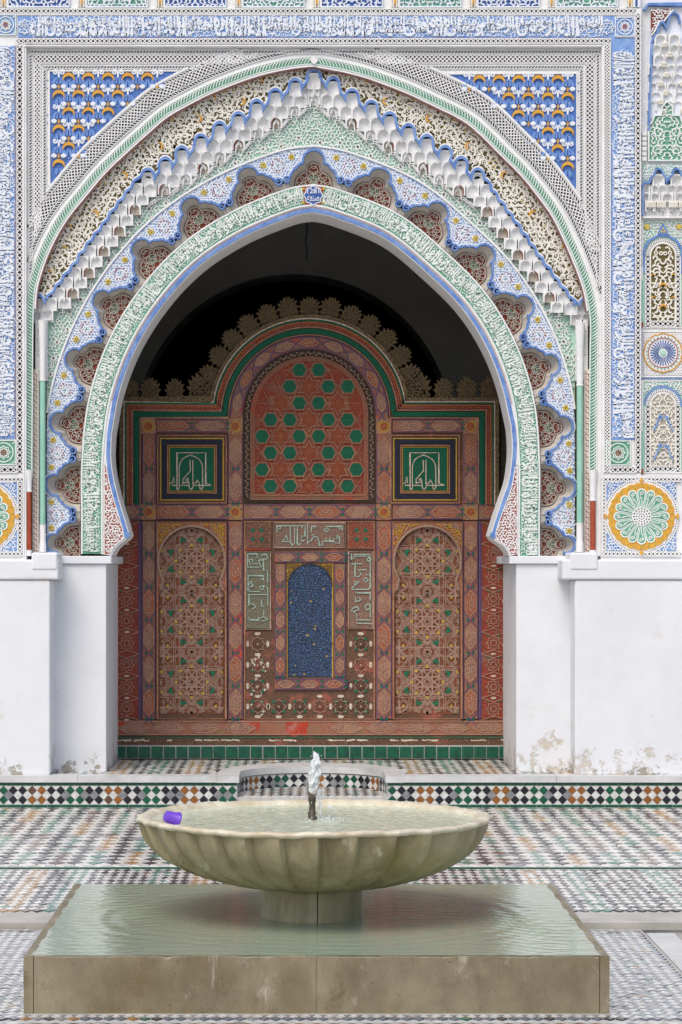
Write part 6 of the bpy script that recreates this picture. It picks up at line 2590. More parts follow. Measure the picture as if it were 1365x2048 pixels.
for x, y in hexes:
    if inside(tomb(519, 719, 982, 831), [(x, y)])[0] and np.hypot(x - 619, min(y - 831, 0)) < 96:
        e = inst("green_hexagon", HEXM, LS.loc(x, y, 0.002), 0, (1, 1, 1), gr)
        inst("hexagon_rim", HEXR, (0, 0, 0), 0, (1, 1, 1), e)
        inst("hexagon_net", HEXL, (0, 0, 0), 0, (1, 1, 1), e)
for x, y in stars_:
    if inside(inn, [(x, y)])[0] and np.hypot(x - 619, min(y - 831, 0)) < 92 and 530 < x < 710:
        e = inst("inlaid_star", STM, LS.loc(x, y, 0.002), 0, (1, 1, 1), gr)
        inst("star_rim", STR, (0, 0, 0), 0, (1, 1, 1), e)
        inst("star_net", STN, (0, 0, 0), 0, (1, 1, 1), e)
m = MB()
for k in range(-12, 13):
    for ang in (0, pi / 3, -pi / 3):
        c0 = np.array([618.5, 873.0]) + 16.6 * 2 * k * np.array([sin(ang), cos(ang)])
        d = np.array([cos(ang), -sin(ang)])
        ps = c0 + np.outer(np.linspace(-180, 180, 91), d)
        ok_ = inside(inn, ps)
        run = []
        for q, o_ in zip(ps, ok_):
            if o_:
                run.append(q)
            else:
                if len(run) > 2:
                    ribbon(m, LS, [run[0], run[-1]], 1.4, 0.003, 0.009)
                run = []
        if len(run) > 2:
            ribbon(m, LS, [run[0], run[-1]], 1.4, 0.003, 0.009)
sn_.part(m, "grille_bars", ["wood_rose"], gr, kind="stuff")

# square panels with the cartouche inscription
KUF = [[(553, 700), (560, 690), (580, 690), (598, 625), (604, 690)], [(575, 712), (628, 712), (628, 745), (645, 755), (652, 742), (652, 525), (662, 490), (680, 450), (715, 425), (765, 405), (815, 425), (855, 450), (880, 490), (888, 530), (890, 735), (875, 755), (862, 745), (855, 690), (835, 660), (818, 690), (800, 690), (790, 735), (770, 755), (755, 740), (750, 690), (735, 640), (715, 655), (735, 680), (690, 690), (690, 650), (765, 565), (762, 455)], [(790, 455), (790, 700)], [(630, 745), (630, 383), (765, 383), (920, 383), (920, 690), (975, 710)], [(652, 712), (750, 712)], [(790, 712), (975, 712)]]
KX = (230, 830, 1365 / 270.0)
for k, xo in enumerate((0, 466)):
    x0, x1, y0, y1 = 314 + xo, 455 + xo, 869, 1008
    fo = board("panel_frame", x0, y0, x1, y1, "wood_brown", 0.006)
    segs = [(rect(x0 + 2, y0 + 2, x1 - 2, y1 - 2), 3, "wood_rose", 0.018, "frame_fillet"), (rect(x0 + 8, y0 + 8, x1 - 8, y1 - 8), 2.6, "wood_yellow", 0.012, "ochre_fillet"), (rect(x0 + 22, y0 + 22, x1 - 22, y1 - 22), 3.2, "wood_rose", 0.02, "frame_fillet"), (rect(x0 + 25.5, y0 + 25.5, x1 - 25.5, y1 - 25.5), 1.5, "wood_yellow", 0.018, "ochre_fillet")]
    for p_, ww, mt, hh, nm in segs:
        m = MB()
        ribbon(m, LS, p_, ww, 0.002, hh, closed=True, bev=0.7)
        sn_.part(m, nm, [mt], fo)
    m = MB()
    loft(m, LS(rect(x0 + 10, y0 + 10, x1 - 10, y1 - 10), 0.008), LS(rect(x0 + 21, y0 + 21, x1 - 21, y1 - 21), 0.008), closed=True)
    nv = sn_.part(m, "navy_band", ["wood_navy"], fo)
    m = MB()
    for i in range(21):
        t = x0 + 12 + i * (x1 - x0 - 24) / 20
        ty = y0 + 12 + i * (y1 - y0 - 24) / 20
        for yy in (y0 + 15.5, y1 - 15.5):
            ribbon(m, LS, star(t, yy, 3.6, 1.6, 4), 1.2, 0.008, 0.014, closed=True)
        for xx in (x0 + 15.5, x1 - 15.5):
            ribbon(m, LS, star(xx, ty, 3.6, 1.6, 4), 1.2, 0.008, 0.014, closed=True)
    sn_.part(m, "navy_carving", ["wood_navy"], fo, kind="stuff")
    m = MB()
    m.add(LS(rect(x0 + 27, y0 + 27, x1 - 27, y1 - 27), 0.009), [(0, 1, 2, 3)])
    gp_ = sn_.part(m, "green_panel", ["wood_green"], fo)
    m = MB()
    lattice(m, LS, x0 + 28, x1 - 28, y0 + 28, y1 - 28, 4.2, 0.9, 0.009, 0.012)
    sn_.part(m, "green_hatching", ["wood_green"], fo, kind="stuff")
    m = MB()
    for st_ in KUF:
        q = np.array(st_, float) / KX[2] + (KX[0], KX[1])
        ribbon(m, LS, q + (xo, 0), 2.2, 0.010, 0.018)
    sn_.part(m, "kufic_lettering", ["wood_cream"], fo)

# ---- two arched doors with star strapwork
for k, cx in enumerate((384, 855)):
    x0, x1 = cx - 71, cx + 71
    fo = board("door_frame", x0, 1041, x1, 1440, "wood_brown", 0.001)
    # spandrel plate with horseshoe opening
    a = np.linspace(pi - 0.55, 2 * pi + 0.55, 40)
    hs = np.stack([cx + 67 * np.cos(a), 1122 + 70 * np.sin(a)], 1)
    opn = np.vstack([[(cx - 66, 1437)], [(cx - 66, 1190)], [(cx - 62, 1180)], hs[(hs[:, 1] < 1168)], [(cx + 62, 1180)], [(cx + 66, 1190)], [(cx + 66, 1437)]])
    hh = len(opn) // 2
    L1 = np.vstack([[(x0 + 1, 1437)], [(x0 + 1, 1044)], [(cx, 1044)], opn[:hh + 1][::-1]])
    R1 = np.vstack([[(cx, 1044)], [(x1 - 1, 1044)], [(x1 - 1, 1437)], opn[hh:][::-1]])
    m = MB()
    for q in (L1, R1):
        m.add(LS(q, 0.030), [tuple(range(len(q)))])
    loft(m, LS(opn, 0.030), LS(opn, 0.0))
    so = sn_.part(m, "door_surround", ["wood_pink"], fo)
    m = MB()
    ribbon(m, LS, opn[2:-2], 5.5, 0.028, 0.040, bev=0.5)
    oc = Curve2(opn[2:-2], smooth=2)
    for i in range(int(oc.L / 4)):
        ribbon(m, LS, oc.mp(np.array([(i * 4.0, -2.4), (i * 4.0 + 3, 2.4)])), 1.3, 0.036, 0.044)
    sn_.part(m, "rope_edge", ["wood_line"], fo, kind="stuff")
    for s_ in (-1, 1):
        reg = np.array([(cx + s_ * 66, 1048), (cx + s_ * 8, 1048), (cx + s_ * 34, 1056), (cx + s_ * 56, 1076), (cx + s_ * 66, 1100)])
        m = MB()
        plate(m, LS, reg, 0.030, 0.032)
        sn_.part(m, "painted_spandrel", ["wood_orange"], fo)
        m = MB()
        tracery(m, LS, reg, 5.5, 1.8, 0.032, 0.038, seed=900 + k * 2 + s_, mi=0, ros=0.3, mi_ros=1, test_pad=0.15)
        sn_.part(m, "spandrel_flowers", ["wood_yellow", "wood_line"], fo, kind="stuff")
        m = MB()
        for dx, dy in ((60, 1060), (52, 1050), (40, 1052), (62, 1078), (61, 1092)):
            plate(m, LS, circ(cx + s_ * dx, dy, 2.4, 7), 0.032, 0.037, bev=0.2)
        sn_.part(m, "violet_flowers", ["wood_violet" if s_ < 0 else "wood_green"], fo, kind="stuff")
    lines(fo, [(rect(x0 + 2.5, 1044, x1 - 2.5, 1437), 2.2, True)], "wood_rose", 0.028, "frame_fillet")
    # strapwork leaf
    m = MB()
    m.add(LS(opn, 0.002), [tuple(range(len(opn)))])
    leaf = sn_.part(m, "door_leaf", ["wood_brown"])
    lin, grn, yel = MB(), MB(), MB()
    P_ = 121.0
    clip = opn * (1, 1)
    inn_ = (clip - clip.mean(0)) * 0.97 + clip.mean(0)

    def strap(mbx, pts, ww, closed=False, mi=0):
        pts = np.asarray(pts, float)
        if closed:
            pts = np.vstack([pts, pts[:1]])
        for a_, b_ in zip(pts[:-1], pts[1:]):
            mid_ = inside(inn_, np.array([a_, b_, (a_ + b_) / 2]))
            if mid_.all():
                ribbon(mbx, LS, [a_, b_], ww, 0.002, 0.010, mi, bev=0.6)
            elif mid_.any():
                t = np.linspace(0, 1, 9)[:, None]
                q = a_ + (b_ - a_) * t
                q = q[inside(inn_, q)]
                if len(q) > 1:
                    ribbon(mbx, LS, [q[0], q[-1]], ww, 0.002, 0.010, mi, bev=0.6)

    for j in range(-1, 4):
        cy = 1122 + P_ * j
        for ox, oy, sets in ((0, 0, ((12, 3, 0), (24, 3, pi / 8), (28, 3, pi / 8), (42, 2, 0), (47, 2, 0), (60, 3, pi / 8), (65, 3, pi / 8))), (-66, 60.5, ((12, 3, 0), (24, 3, pi / 8), (28, 3, pi / 8), (42, 2, 0), (47, 2, 0))), (66, 60.5, ((12, 3, 0), (24, 3, pi / 8), (28, 3, pi / 8), (42, 2, 0), (47, 2, 0))), (0, 60.5, ((9, 3, 0), (20, 2, pi / 8), (24, 2, pi / 8))), (-66, 0, ((9, 3, 0), (20, 2, pi / 8), (24, 2, pi / 8))), (66, 0, ((9, 3, 0), (20, 2, pi / 8), (24, 2, pi / 8)))):
            for rr_, st_, off in sets:
                vv = np.stack([cx + ox + rr_ * np.cos(off + np.arange(8) * pi / 4), cy + oy + rr_ * np.sin(off + np.arange(8) * pi / 4)], 1)
                for q in range(8):
                    strap(lin, [vv[q], vv[(q + st_) % 8]], 1.4)
        for q in range(8):
            a = q * pi / 4
            R_ = np.array([cos(a), sin(a)])
            N_ = np.array([-sin(a), cos(a)])
            c_ = np.array([cx, cy])
            kite = [c_ + R_ * 14, c_ + R_ * 24 + N_ * 7, c_ + R_ * 36 + N_ * 6, c_ + R_ * 44, c_ + R_ * 36 - N_ * 6, c_ + R_ * 24 - N_ * 7]
            strap(lin, kite, 1.7, True)
            yc = c_ + R_ * 31
            if inside(inn_, [yc])[0]:
                plate(yel, LS, star(yc[0], yc[1], 4.0, 2.0, 5, a), 0.002, 0.0125)
            a2 = a + pi / 8
            gc = c_ + np.array([cos(a2), sin(a2)]) * 45
            if inside(inn_, [gc])[0]:
                t_ = np.array([-sin(a2), cos(a2)])
                n_ = np.array([cos(a2), sin(a2)])
                plate(grn, LS, [gc + n_ * 6, gc + t_ * 7 - n_ * 1, gc + t_ * 4.4 - n_ * 6, gc - n_ * 0.8, gc - t_ * 4.4 - n_ * 6, gc - t_ * 7 - n_ * 1], 0.002, 0.0128)
        for s_ in (-1, 1):
            for q, (dx, dy) in enumerate(((48, 48), (60, 20), (60, -20), (48, -48), (0, 61))):
                yc = np.array([cx + s_ * dx, cy + dy])
                hxg = hexcart(yc[0] - 8, yc[1] - 11, yc[0] + 8, yc[1] + 11, 6)
                strap(lin, hxg, 1.5, True)
                if inside(inn_, [yc])[0]:
                    plate(yel, LS, star(yc[0], yc[1], 3.8, 1.8, 4, 0.4), 0.002, 0.0125)
        strap(lin, [(cx - 64, cy + 52), (cx + 64, cy + 52)], 1.6)
        strap(lin, [(cx - 64, cy + 69), (cx + 64, cy + 69)], 1.6)
    sn_.part(lin, "strapwork", ["wood_line"], leaf, kind="stuff")
    lea = MB()
    tracery(lea, LS, inn_, 5.2, 1.3, 0.002, 0.006, seed=950 + k, test_pad=0.1, mi=0, ros=0.12, mi_ros=1)
    sn_.part(lea, "leaf_carving", ["wood_orange", "wood_line"], leaf, kind="stuff")
    sn_.part(grn, "green_inlays", ["wood_green"], leaf, kind="stuff")
    sn_.part(yel, "yellow_inlays", ["wood_yellow"], leaf, kind="stuff")
    m = MB()
    plate(m, LS, circ(cx, 1190, 3.6, 10), 0.002, 0.016, bev=0.3)
    sn_.part(m, "ring_boss", ["wood_dark"], leaf)

# ---- outer red panels beside the jambs
for k, (x0, x1) in enumerate(((205, 281), (960, 1040))):
    pn = board("side_panel", x0, 1043, x1, 1438, "wood_red", 0.004)
    lin, wht, grn = MB(), MB(), MB()
    xa, xb = (230, 278) if k == 0 else (963, 1012)
    cxp = (xa + xb) / 2
    for j in range(9):
        cy = 1066 + j * 44
        ribbon(lin, LS, star(cxp, cy, 15, 10.5, 8), 1.3, 0.003, 0.009, closed=True)
        ribbon(lin, LS, star(cxp, cy, 8, 4.5, 8), 1.2, 0.003, 0.009, closed=True)
        ribbon(lin, LS, [(xa, cy - 22), (cxp, cy - 14), (xb, cy - 22)], 1.3, 0.003, 0.009)
        ribbon(lin, LS, [(xa, cy + 22), (cxp, cy + 14), (xb, cy + 22)], 1.3, 0.003, 0.009)
        for dx, dy, r1, r2 in ((0, 22, 6, 2.6), (-20 if k == 0 else 20, 4, 2.6, 5)):
            if (j + k) % 4 != 1:
                plate(wht, LS, circ(cxp + dx, cy + dy, r1, 10, ry=r2), 0.003, 0.010, bev=0.25)
        for s_ in (-1, 1):
            if (j + k) % 3 != 2:
                plate(grn, LS, star(cxp + s_ * 11, cy - 16, 3.6, 1.6, 3, j), 0.003, 0.009)
    sn_.part(lin, "strapwork", ["wood_line"], pn, kind="stuff")
    sn_.part(wht, "white_inlays", ["wood_cream"], pn, kind="stuff")
    sn_.part(grn, "green_inlays", ["wood_green"], pn, kind="stuff")
    lines(pn, [([(281 if k == 0 else 960, 1043), (281 if k == 0 else 960, 1438)], 3, False), ([(278 if k == 0 else 963, 1045), (278 if k == 0 else 963, 1436)], 1.5, False)], "wood_violet", 0.003)
# dark side jamb boards above with peeling white edge
for k, (x0, x1) in enumerate(((200, 248), (990, 1040))):
    pn = board("jamb_board", x0, 806, x1, 1008, "wood_dark", 0.006)
    m = MB()
    xx = 246 if k == 0 else 992
    ribbon(m, LS, [(xx, 830), (xx + 0.5, 870), (xx - 0.6, 910), (xx, 940), (xx + 0.4, 985)], [3, 4, 2, 3.5, 2.5], 0.004, 0.012)
    sn_.part(m, "flaking_paint", ["wood_cream"], pn)

# ---- central field
cf = board("central_field", 488, 1041, 751, 1440, "wood_brown", 0.002)
lines(cf, [(rect(490, 1043, 749, 1438), 2.4, True)], "wood_rose", 0.004, "frame_fillet")
KC = (470, 1020, 1365 / 300.0)


def kuf(strokes, parent, mat="wood_mint", ww=2.0, name="kufic_lettering"):
    m = MB()
    for st_ in strokes:
        ribbon(m, LS, np.array(st_, float) / KC[2] + (KC[0], KC[1]), ww, 0.010, 0.018)
    return sn_.part(m, name, [mat], parent)


def crop_rect(a, b, c_, d):
    return (KC[0] + a / KC[2], KC[1] + b / KC[2], KC[0] + c_ / KC[2], KC[1] + d / KC[2])


def hatch_panel(name, box, mat, pitch=4.6):
    o = board(name, *box, mat, 0.008, cf)
    m = MB()
    lattice(m, LS, box[0] + 2, box[2] - 2, box[1] + 2, box[3] - 2, pitch, 0.9, 0.008, 0.0105)
    ribbon(m, LS, rect(*box), 2.0, 0.002, 0.014, closed=True)
    sn_.part(m, "hatching", ["wood_line"], cf, kind="stuff")
    return o


hatch_panel("inscribed_panel", crop_rect(355, 115, 1005, 340), "wood_brown")
kuf([[(385, 205), (385, 145), (420, 150), (415, 170), (388, 172)], [(385, 145), (640, 145)], [(505, 148), (505, 290), (525, 320), (545, 305), (545, 150)], [(570, 148), (570, 310), (590, 318), (598, 300)], [(640, 148), (640, 240), (612, 235), (600, 262), (618, 285), (640, 270)], [(612, 145), (612, 170)],
     [(430, 288), (455, 262), (470, 225), (478, 270), (500, 290), (430, 288)], [(663, 120), (663, 318)], [(695, 205), (700, 150), (735, 148), (725, 168)], [(663, 290), (690, 288), (720, 240), (750, 245), (765, 280), (770, 322), (795, 320), (800, 285)], [(800, 285), (900, 285), (900, 255)], [(830, 285), (830, 250)], [(865, 285), (865, 250)],
     [(900, 285), (910, 300), (955, 305), (950, 240), (930, 235), (922, 258), (952, 265)], [(810, 180), (835, 165), (858, 180), (835, 200), (810, 180)], [(835, 165), (835, 150), (980, 150), (980, 185)], [(978, 150), (950, 150), (950, 172), (978, 172)], [(700, 235), (720, 220)]], cf)
hatch_panel("inscribed_panel", crop_rect(100, 378, 325, 1085), "wood_green")
kuf([[(115, 400), (205, 400), (205, 440)], [(118, 400), (118, 520), (228, 520)], [(140, 490), (130, 455), (160, 450), (165, 490), (228, 490)], [(240, 412), (285, 400), (298, 425), (290, 445), (215, 460), (235, 500), (240, 520)], [(262, 450), (262, 550), (300, 550), (298, 660)],
     [(122, 740), (122, 598), (262, 598), (262, 635), (238, 632), (238, 612)], [(128, 742), (228, 742)], [(122, 690), (150, 650), (165, 690), (135, 700)], [(228, 715), (230, 695), (262, 690), (262, 720), (235, 720)], [(262, 690), (300, 705), (300, 870)], [(130, 770), (300, 770)], [(130, 770), (130, 870), (160, 850), (190, 880), (160, 905)],
     [(245, 810), (245, 870), (270, 880)], [(130, 970), (130, 1000), (215, 1000), (215, 970)], [(220, 990), (260, 970), (300, 995), (260, 1010), (235, 1005)], [(265, 900), (265, 960)]], cf)
hatch_panel("inscribed_panel", crop_rect(1035, 378, 1258, 1080), "wood_brown")
kuf([[(1062, 395), (1062, 450), (1085, 440), (1085, 405), (1240, 405)], [(1085, 420), (1230, 420)], [(1200, 450), (1225, 430), (1240, 450), (1215, 468), (1200, 450)], [(1232, 430), (1232, 590), (1232, 710), (1210, 722), (1065, 722)], [(1070, 500), (1095, 480), (1095, 605), (1130, 605), (1150, 580), (1120, 545), (1200, 545)], [(1060, 490), (1160, 490)],
     [(1170, 635), (1192, 615), (1215, 635), (1192, 655), (1170, 635)], [(1192, 590), (1232, 590)], [(1060, 715), (1090, 690), (1130, 650), (1092, 650), (1092, 690)], [(1100, 735), (1100, 755), (1232, 755), (1232, 830)], [(1130, 790), (1150, 820), (1100, 835), (1100, 790)],
     [(1055, 920), (1080, 890), (1120, 880), (1130, 905), (1080, 925), (1110, 950), (1110, 1000), (1240, 1000)], [(1180, 880), (1215, 850), (1235, 885), (1205, 910), (1180, 880)], [(1232, 850), (1232, 980)], [(1110, 1030), (1250, 1035)]], cf)
for x0, mt in ((488.5, "wood_brown"), (696, "wood_red")):
    bx = (x0 + 1, 1043, x0 + 52, 1096)
    o = board("corner_square", *bx, mt, 0.008, cf)
    m = MB()
    c_ = np.array([(bx[0] + bx[2]) / 2, (bx[1] + bx[3]) / 2])
    for dx in (-9, 9):
        for dy in (-9, 9):
            plate(m, LS, star(c_[0] + dx, c_[1] + dy, 5.2, 3.2, 5, dx * dy), 0.008, 0.013)
    sn_.part(m, "green_inlays", ["wood_green"], cf, kind="stuff")
    m = MB()
    for dx, dy in ((0, -19), (0, 19), (-19, 0), (19, 0), (0, 0)):
        ribbon(m, LS, hexcart(c_[0] + dx - 8, c_[1] + dy - 4.5, c_[0] + dx + 8, c_[1] + dy + 4.5, 4), 1.2, 0.008, 0.012, closed=True)
    tracery(m, LS, rect(*bx), 6, 1.1, 0.008, 0.011, seed=int(x0), test_pad=0.2)
    ribbon(m, LS, rect(*bx), 2.0, 0.002, 0.014, closed=True)
    sn_.part(m, "square_carving", ["wood_rose"], cf, kind="stuff")
board("red_strip", 489, 1097, 541, 1101.5, "wood_scarlet", 0.012, cf)
# inner frame with cartouches and the blue niche
for (x0, y0, x1, y1, nc, sd) in ((549, 1103, 692, 1126, 3, 61), (549, 1127, 573, 1354, 5, 62), (668, 1127, 692, 1354, 5, 63), (549, 1356, 692, 1380, 3, 64)):
    cart_rail(x0, y0, x1, y1, nc, sd)
bn = tomb(577, 664, 1354, 1172, 20)
m = MB()
m.add(LS(rect(574, 1127, 667, 1355), 0.005), [(0, 1, 2, 3)])
ys = sn_.part(m, "ochre_spandrel", ["wood_yellow"])
m = MB()
tracery(m, LS, np.vstack([[(575, 1128)], [(666, 1128)], [(666, 1165)], circ(620.5, 1172, 43, 13, 2 * pi, pi), [(575, 1165)]]), 4.5, 1.5, 0.005, 0.011, seed=91, test_pad=0.1)
sn_.part(m, "ochre_scrolls", ["wood_brown"], ys, kind="stuff")
m = MB()
plate(m, LS, bn, 0.005, 0.009)
nb_ = sn_.part(m, "blue_niche", ["wood_blue"])
m = MB()
ribbon(m, LS, bn[:-1], 3.0, 0.005, 0.016)
tracery(m, LS, bn, 5.0, 1.5, 0.009, 0.014, seed=92, test_pad=0.3, ros=0.1)
sn_.part(m, "niche_scrolls", ["wood_navy"], nb_, kind="stuff")
m = MB()
tracery(m, LS, bn, 5.6, 0.9, 0.009, 0.0135, seed=94, test_pad=0.3)
sn_.part(m, "pale_scrolls", ["pale_blue"], nb_, kind="stuff")
m, m2 = MB(), MB()
r_ = np.random.default_rng(17)
for k in range(26):
    x, y = r_.uniform(582, 660), r_.uniform(1145, 1350)
    plate(m if k % 2 else m2, LS, circ(x, y, r_.uniform(1.5, 3.2), 6, ry=1.6), 0.009, 0.0148)
sn_.part(m, "green_flecks", ["wood_green"], nb_, kind="stuff")
sn_.part(m2, "yellow_flecks", ["wood_yellow"], nb_, kind="stuff")
# ivory and green mosaic below
MO = [(516, y) for y in (1288, 1330, 1372, 1413)] + [(722, y) for y in (1288, 1330, 1372, 1413)] + [(x, 1413) for x in (558, 600, 640, 682)]
for x, y in MO:
    m = MB()
    plate(m, LS, star(x, y, 8.5, 6.2, 8), 0.002, 0.007)
    ribbon(m, LS, circ(x, y, 4.6, 10), 1.4, 0.007, 0.012, closed=True)
    rs = sn_.part(m, "mosaic_rosette", ["wood_brown"], cf)
ov, dotm, grn, lin = MB(), MB(), MB(), MB()
for i, (x, y) in enumerate(MO):
    for dx, dy, a_, b_ in ((0, -20.5, 7, 3.1), (-20, 0, 3.1, 7), (20, 0, 3.1, 7), (0, 20.5, 7, 3.1)):
        if (dx == 20 and x < 700 and x > 530 and y > 1400):
            continue
        if (dx == 0 and dy > 0 and y < 1400):
            continue
        hx = hexcart(x + dx - a_, y + dy - b_, x + dx + a_, y + dy + b_, 3)
        if x in (558, 600) and dy == -20.5:
            continue
        plate(ov, LS, hx, 0.002, 0.010, bev=0.12)
    plate(dotm, LS, circ(x, y, 2.6, 8), 0.007, 0.012, bev=0.2)
    for dx in (-10, 10):
        for dy in (-10, 10):
            if (i * 7 + dx + dy * 3) % 5 != 0:
                plate(grn, LS, star(x + dx, y + dy, 4.2, 2.4, 5, dx + dy), 0.002, 0.009)
    ribbon(lin, LS, star(x, y, 15, 11, 8), 1.2, 0.002, 0.008, closed=True)
sn_.part(ov, "ivory_lozenges", ["wood_cream"], cf, kind="stuff")
sn_.part(dotm, "rosette_hearts", ["wood_line"], cf, kind="stuff")
sn_.part(grn, "green_inlays", ["wood_green"], cf, kind="stuff")
sn_.part(lin, "mosaic_lines", ["wood_line"], cf, kind="stuff")
m = MB()
r_ = np.random.default_rng(23)
for k in range(22):      # flaked paint, left strip
    x, y = r_.uniform(503, 532), r_.uniform(1310, 1430)
    plate(m, LS, star(x, y, r_.uniform(2, 6), r_.uniform(0.8, 2), 4, r_.uniform(0, 6)), 0.004, 0.011)
sn_.part(m, "flaked_patches", ["wood_cream"], cf, kind="stuff")

# ================================================================== FOUNTAIN
# plinth: marble slabs round a shallow pool
PX0, PX1 = X(48, 9.24), X(1219, 9.24)
PY0, PY1 = 9.24, 11.32
PZ = 0.21
pl = thing("fountain_plinth", "low square marble plinth with shallow overflowing pool under the fountain bowl", "plinth", ((PX0 + PX1) / 2, (PY0 + PY1) / 2, 0))
pinv = Matrix.Translation(-Vector(pl.location))


def pbox(name, x0, x1, y0, y1, z0, z1, mat="plinth_marble", bev=0.006):
    m = MB()
    m.box(x0, x1, y0, y1, z0, z1)
    o = m.build(name, [mat], pl)
    o.matrix_parent_inverse = pinv
    b = o.modifiers.new("bevel", 'BEVEL')
    b.width = bev
    b.segments = 3
    return o


def slab(name, p0, p1, thick, inward, z1, seed):
    """marble slab along p0-p1 (plan), with worn, chipped top arris; inward = unit vector towards the pool"""
    q = np.random.default_rng(seed)
    p0, p1, nv = np.array(p0), np.array(p1), np.array(inward)
    L_ = np.linalg.norm(p1 - p0)
    n = max(12, int(L_ / 0.008))
    chip = np.zeros(n + 1)
    for _ in range(int(L_ * 9)):
        c0, w_, d_ = q.integers(0, n + 1), q.integers(1, 4), q.uniform(0.001, 0.005) * (1 if q.random() > 0.15 else 1.8)
        for k in range(-w_, w_ + 1):
            if 0 <= c0 + k <= n:
                chip[c0 + k] = max(chip[c0 + k], d_ * (1 - abs(k) / (w_ + 1)))
    wav = 0.0009 * np.sin(np.linspace(0, L_ * 21, n + 1) + seed) + q.normal(0, 0.0002, n + 1)
    V = []
    for i in range(n + 1):
        c = p0 + (p1 - p0) * i / n
        e = 0.003 + chip[i]
        for d_, z in ((0, 0), (wav[i], z1 - e * 1.3), (e * 0.35, z1 - e * 0.4), (e, z1 + wav[i]), (thick - 0.002, z1 + wav[i]), (thick, z1 - 0.003), (thick, 0)):
            V.append((*(c + nv * d_), z))
    f = [(i * 7 + k, (i + 1) * 7 + k, (i + 1) * 7 + k + 1, i * 7 + k + 1) for i in range(n) for k in range(6)]
    f += [tuple(range(7)), tuple(n * 7 + k for k in range(6, -1, -1))]
    m = MB()
    m.add(V, f)
    o = m.build(name, ["plinth_marble"], pl)
    recalc(o)
    o.matrix_parent_inverse = pinv
    return o


T_ = 0.033
xm = X(633, PY0)
slab("front_slab", (PX0 + T_ + 0.002, PY0), (xm - 0.0006, PY0), T_, (0, 1), PZ, 1)
slab("front_slab", (xm + 0.0006, PY0 + 0.001), (PX1 - T_ - 0.002, PY0 + 0.001), T_, (0, 1), PZ - 0.001, 2)
slab("back_slab", (PX0 + T_ + 0.002, PY1), (PX1 - T_ - 0.002, PY1), T_, (0, -1), PZ, 3)
slab("side_slab", (PX0, PY0 - 0.003), (PX0, PY1 + 0.003), T_, (1, 0), PZ + 0.002, 4)
slab("side_slab", (PX1, PY0 - 0.003), (PX1, PY1 + 0.003), T_, (-1, 0), PZ + 0.002, 5)
pbox("pool_bed", PX0 + T_, PX1 - T_, PY0 + T_, PY1 - T_, 0, PZ - 0.03, "plinth_bed", 0.001)
pbox("mortar_joint", PX0 - 0.004, PX1 + 0.004, PY0 - 0.012, PY1 + 0.01, -0.003, 0.006, "marble_wet", 0.001)

# rippled sheet of water over the pool, spilling across the front edge
nx, ny = 190, 150
gx = np.linspace(PX0 + T_ * 0.8, PX1 - T_ * 0.8, nx)
gy = np.linspace(PY0 + 0.004, PY1 - T_ * 0.5, ny)
GX, GY = np.meshgrid(gx, gy, indexing='ij')
FXc, FYc = 0.057, 10.28
rr = np.hypot(GX - FXc, GY - FYc)
amp = 0.00012 + 0.00055 * np.exp(-((rr - 0.80) / 0.14) ** 2)
wob = 0.25 * np.sin(3.1 * np.arctan2(GY - FYc, GX - FXc) + 1) + 0.14 * np.sin(7 * GX + 3 * GY)
GZ = PZ + 0.002 + amp * np.sin(rr * 62 + 6 * wob) + 0.00015 * np.sin(GX * 13 + GY * 61 + 2 * np.sin(GX * 6)) + 0.00012 * np.sin(GX * 21 - GY * 77 + 2 * np.sin(GX * 9))
side = np.exp(-((np.abs(GX - FXc) - 0.78) / 0.16) ** 2) * (0.35 + 0.65 * np.clip(np.sin(GX * 5 + GY * 4 + 1), 0, 1))
GZ = GZ + side * (0.0019 * np.sin(GY * 70 + 9 * np.sin(GX * 7 + 1) + GX * 16) + 0.0012 * np.sin(GY * 118 - GX * 60 + 4 * np.sin(GX * 13)))
edge = np.clip((GY - PY0) / 0.05, 0, 1)
GZ = (PZ + 0.0015) + (GZ - PZ - 0.0015) * edge
V = np.stack([GX, GY, GZ], 2).reshape(-1, 3)
f = [(i * ny + j, (i + 1) * ny + j, (i + 1) * ny + j + 1, i * ny + j + 1) for i in range(nx - 1) for j in range(ny - 1)]
m = MB()
m.add(V, f)
m.build("pool_water", ["plinth_water"], smooth=True, kind="structure", label="rippled shallow water covering the plinth top")

# pedestal: a short drum in two halves
pd = thing("fountain_pedestal", "short round marble drum carrying the fountain bowl", "pedestal", (FXc - 0.01, FYc, PZ - 0.03))
dinv = Matrix.Translation(-Vector(pd.location))
for a0, a1 in ((-pi / 2 + 0.12, pi / 2 + 0.12 - 0.02), (pi / 2 + 0.12, 3 * pi / 2 + 0.12 - 0.02)):
    m = MB()
    n = 28
    aa = np.linspace(a0, a1, n)
    V, prof = [], [(0.199, PZ - 0.03), (0.203, PZ), (0.2, PZ + 0.06), (0.2, 0.326), (0.196, 0.334), (0.0, 0.334)]
    for r_, z_ in prof:
        V += [(FXc - 0.01 + r_ * cos(t), FYc + r_ * sin(t), z_ + 0.004 * sin(5 * t)) for t in aa]
    m.add(V, [(i * n + k, i * n + k + 1, (i + 1) * n + k + 1, (i + 1) * n + k) for i in range(len(prof) - 1) for k in range(n - 1)])
    o = m.build("drum_half", ["bowl_marble"], pd, smooth=False)
    o.matrix_parent_inverse = dinv

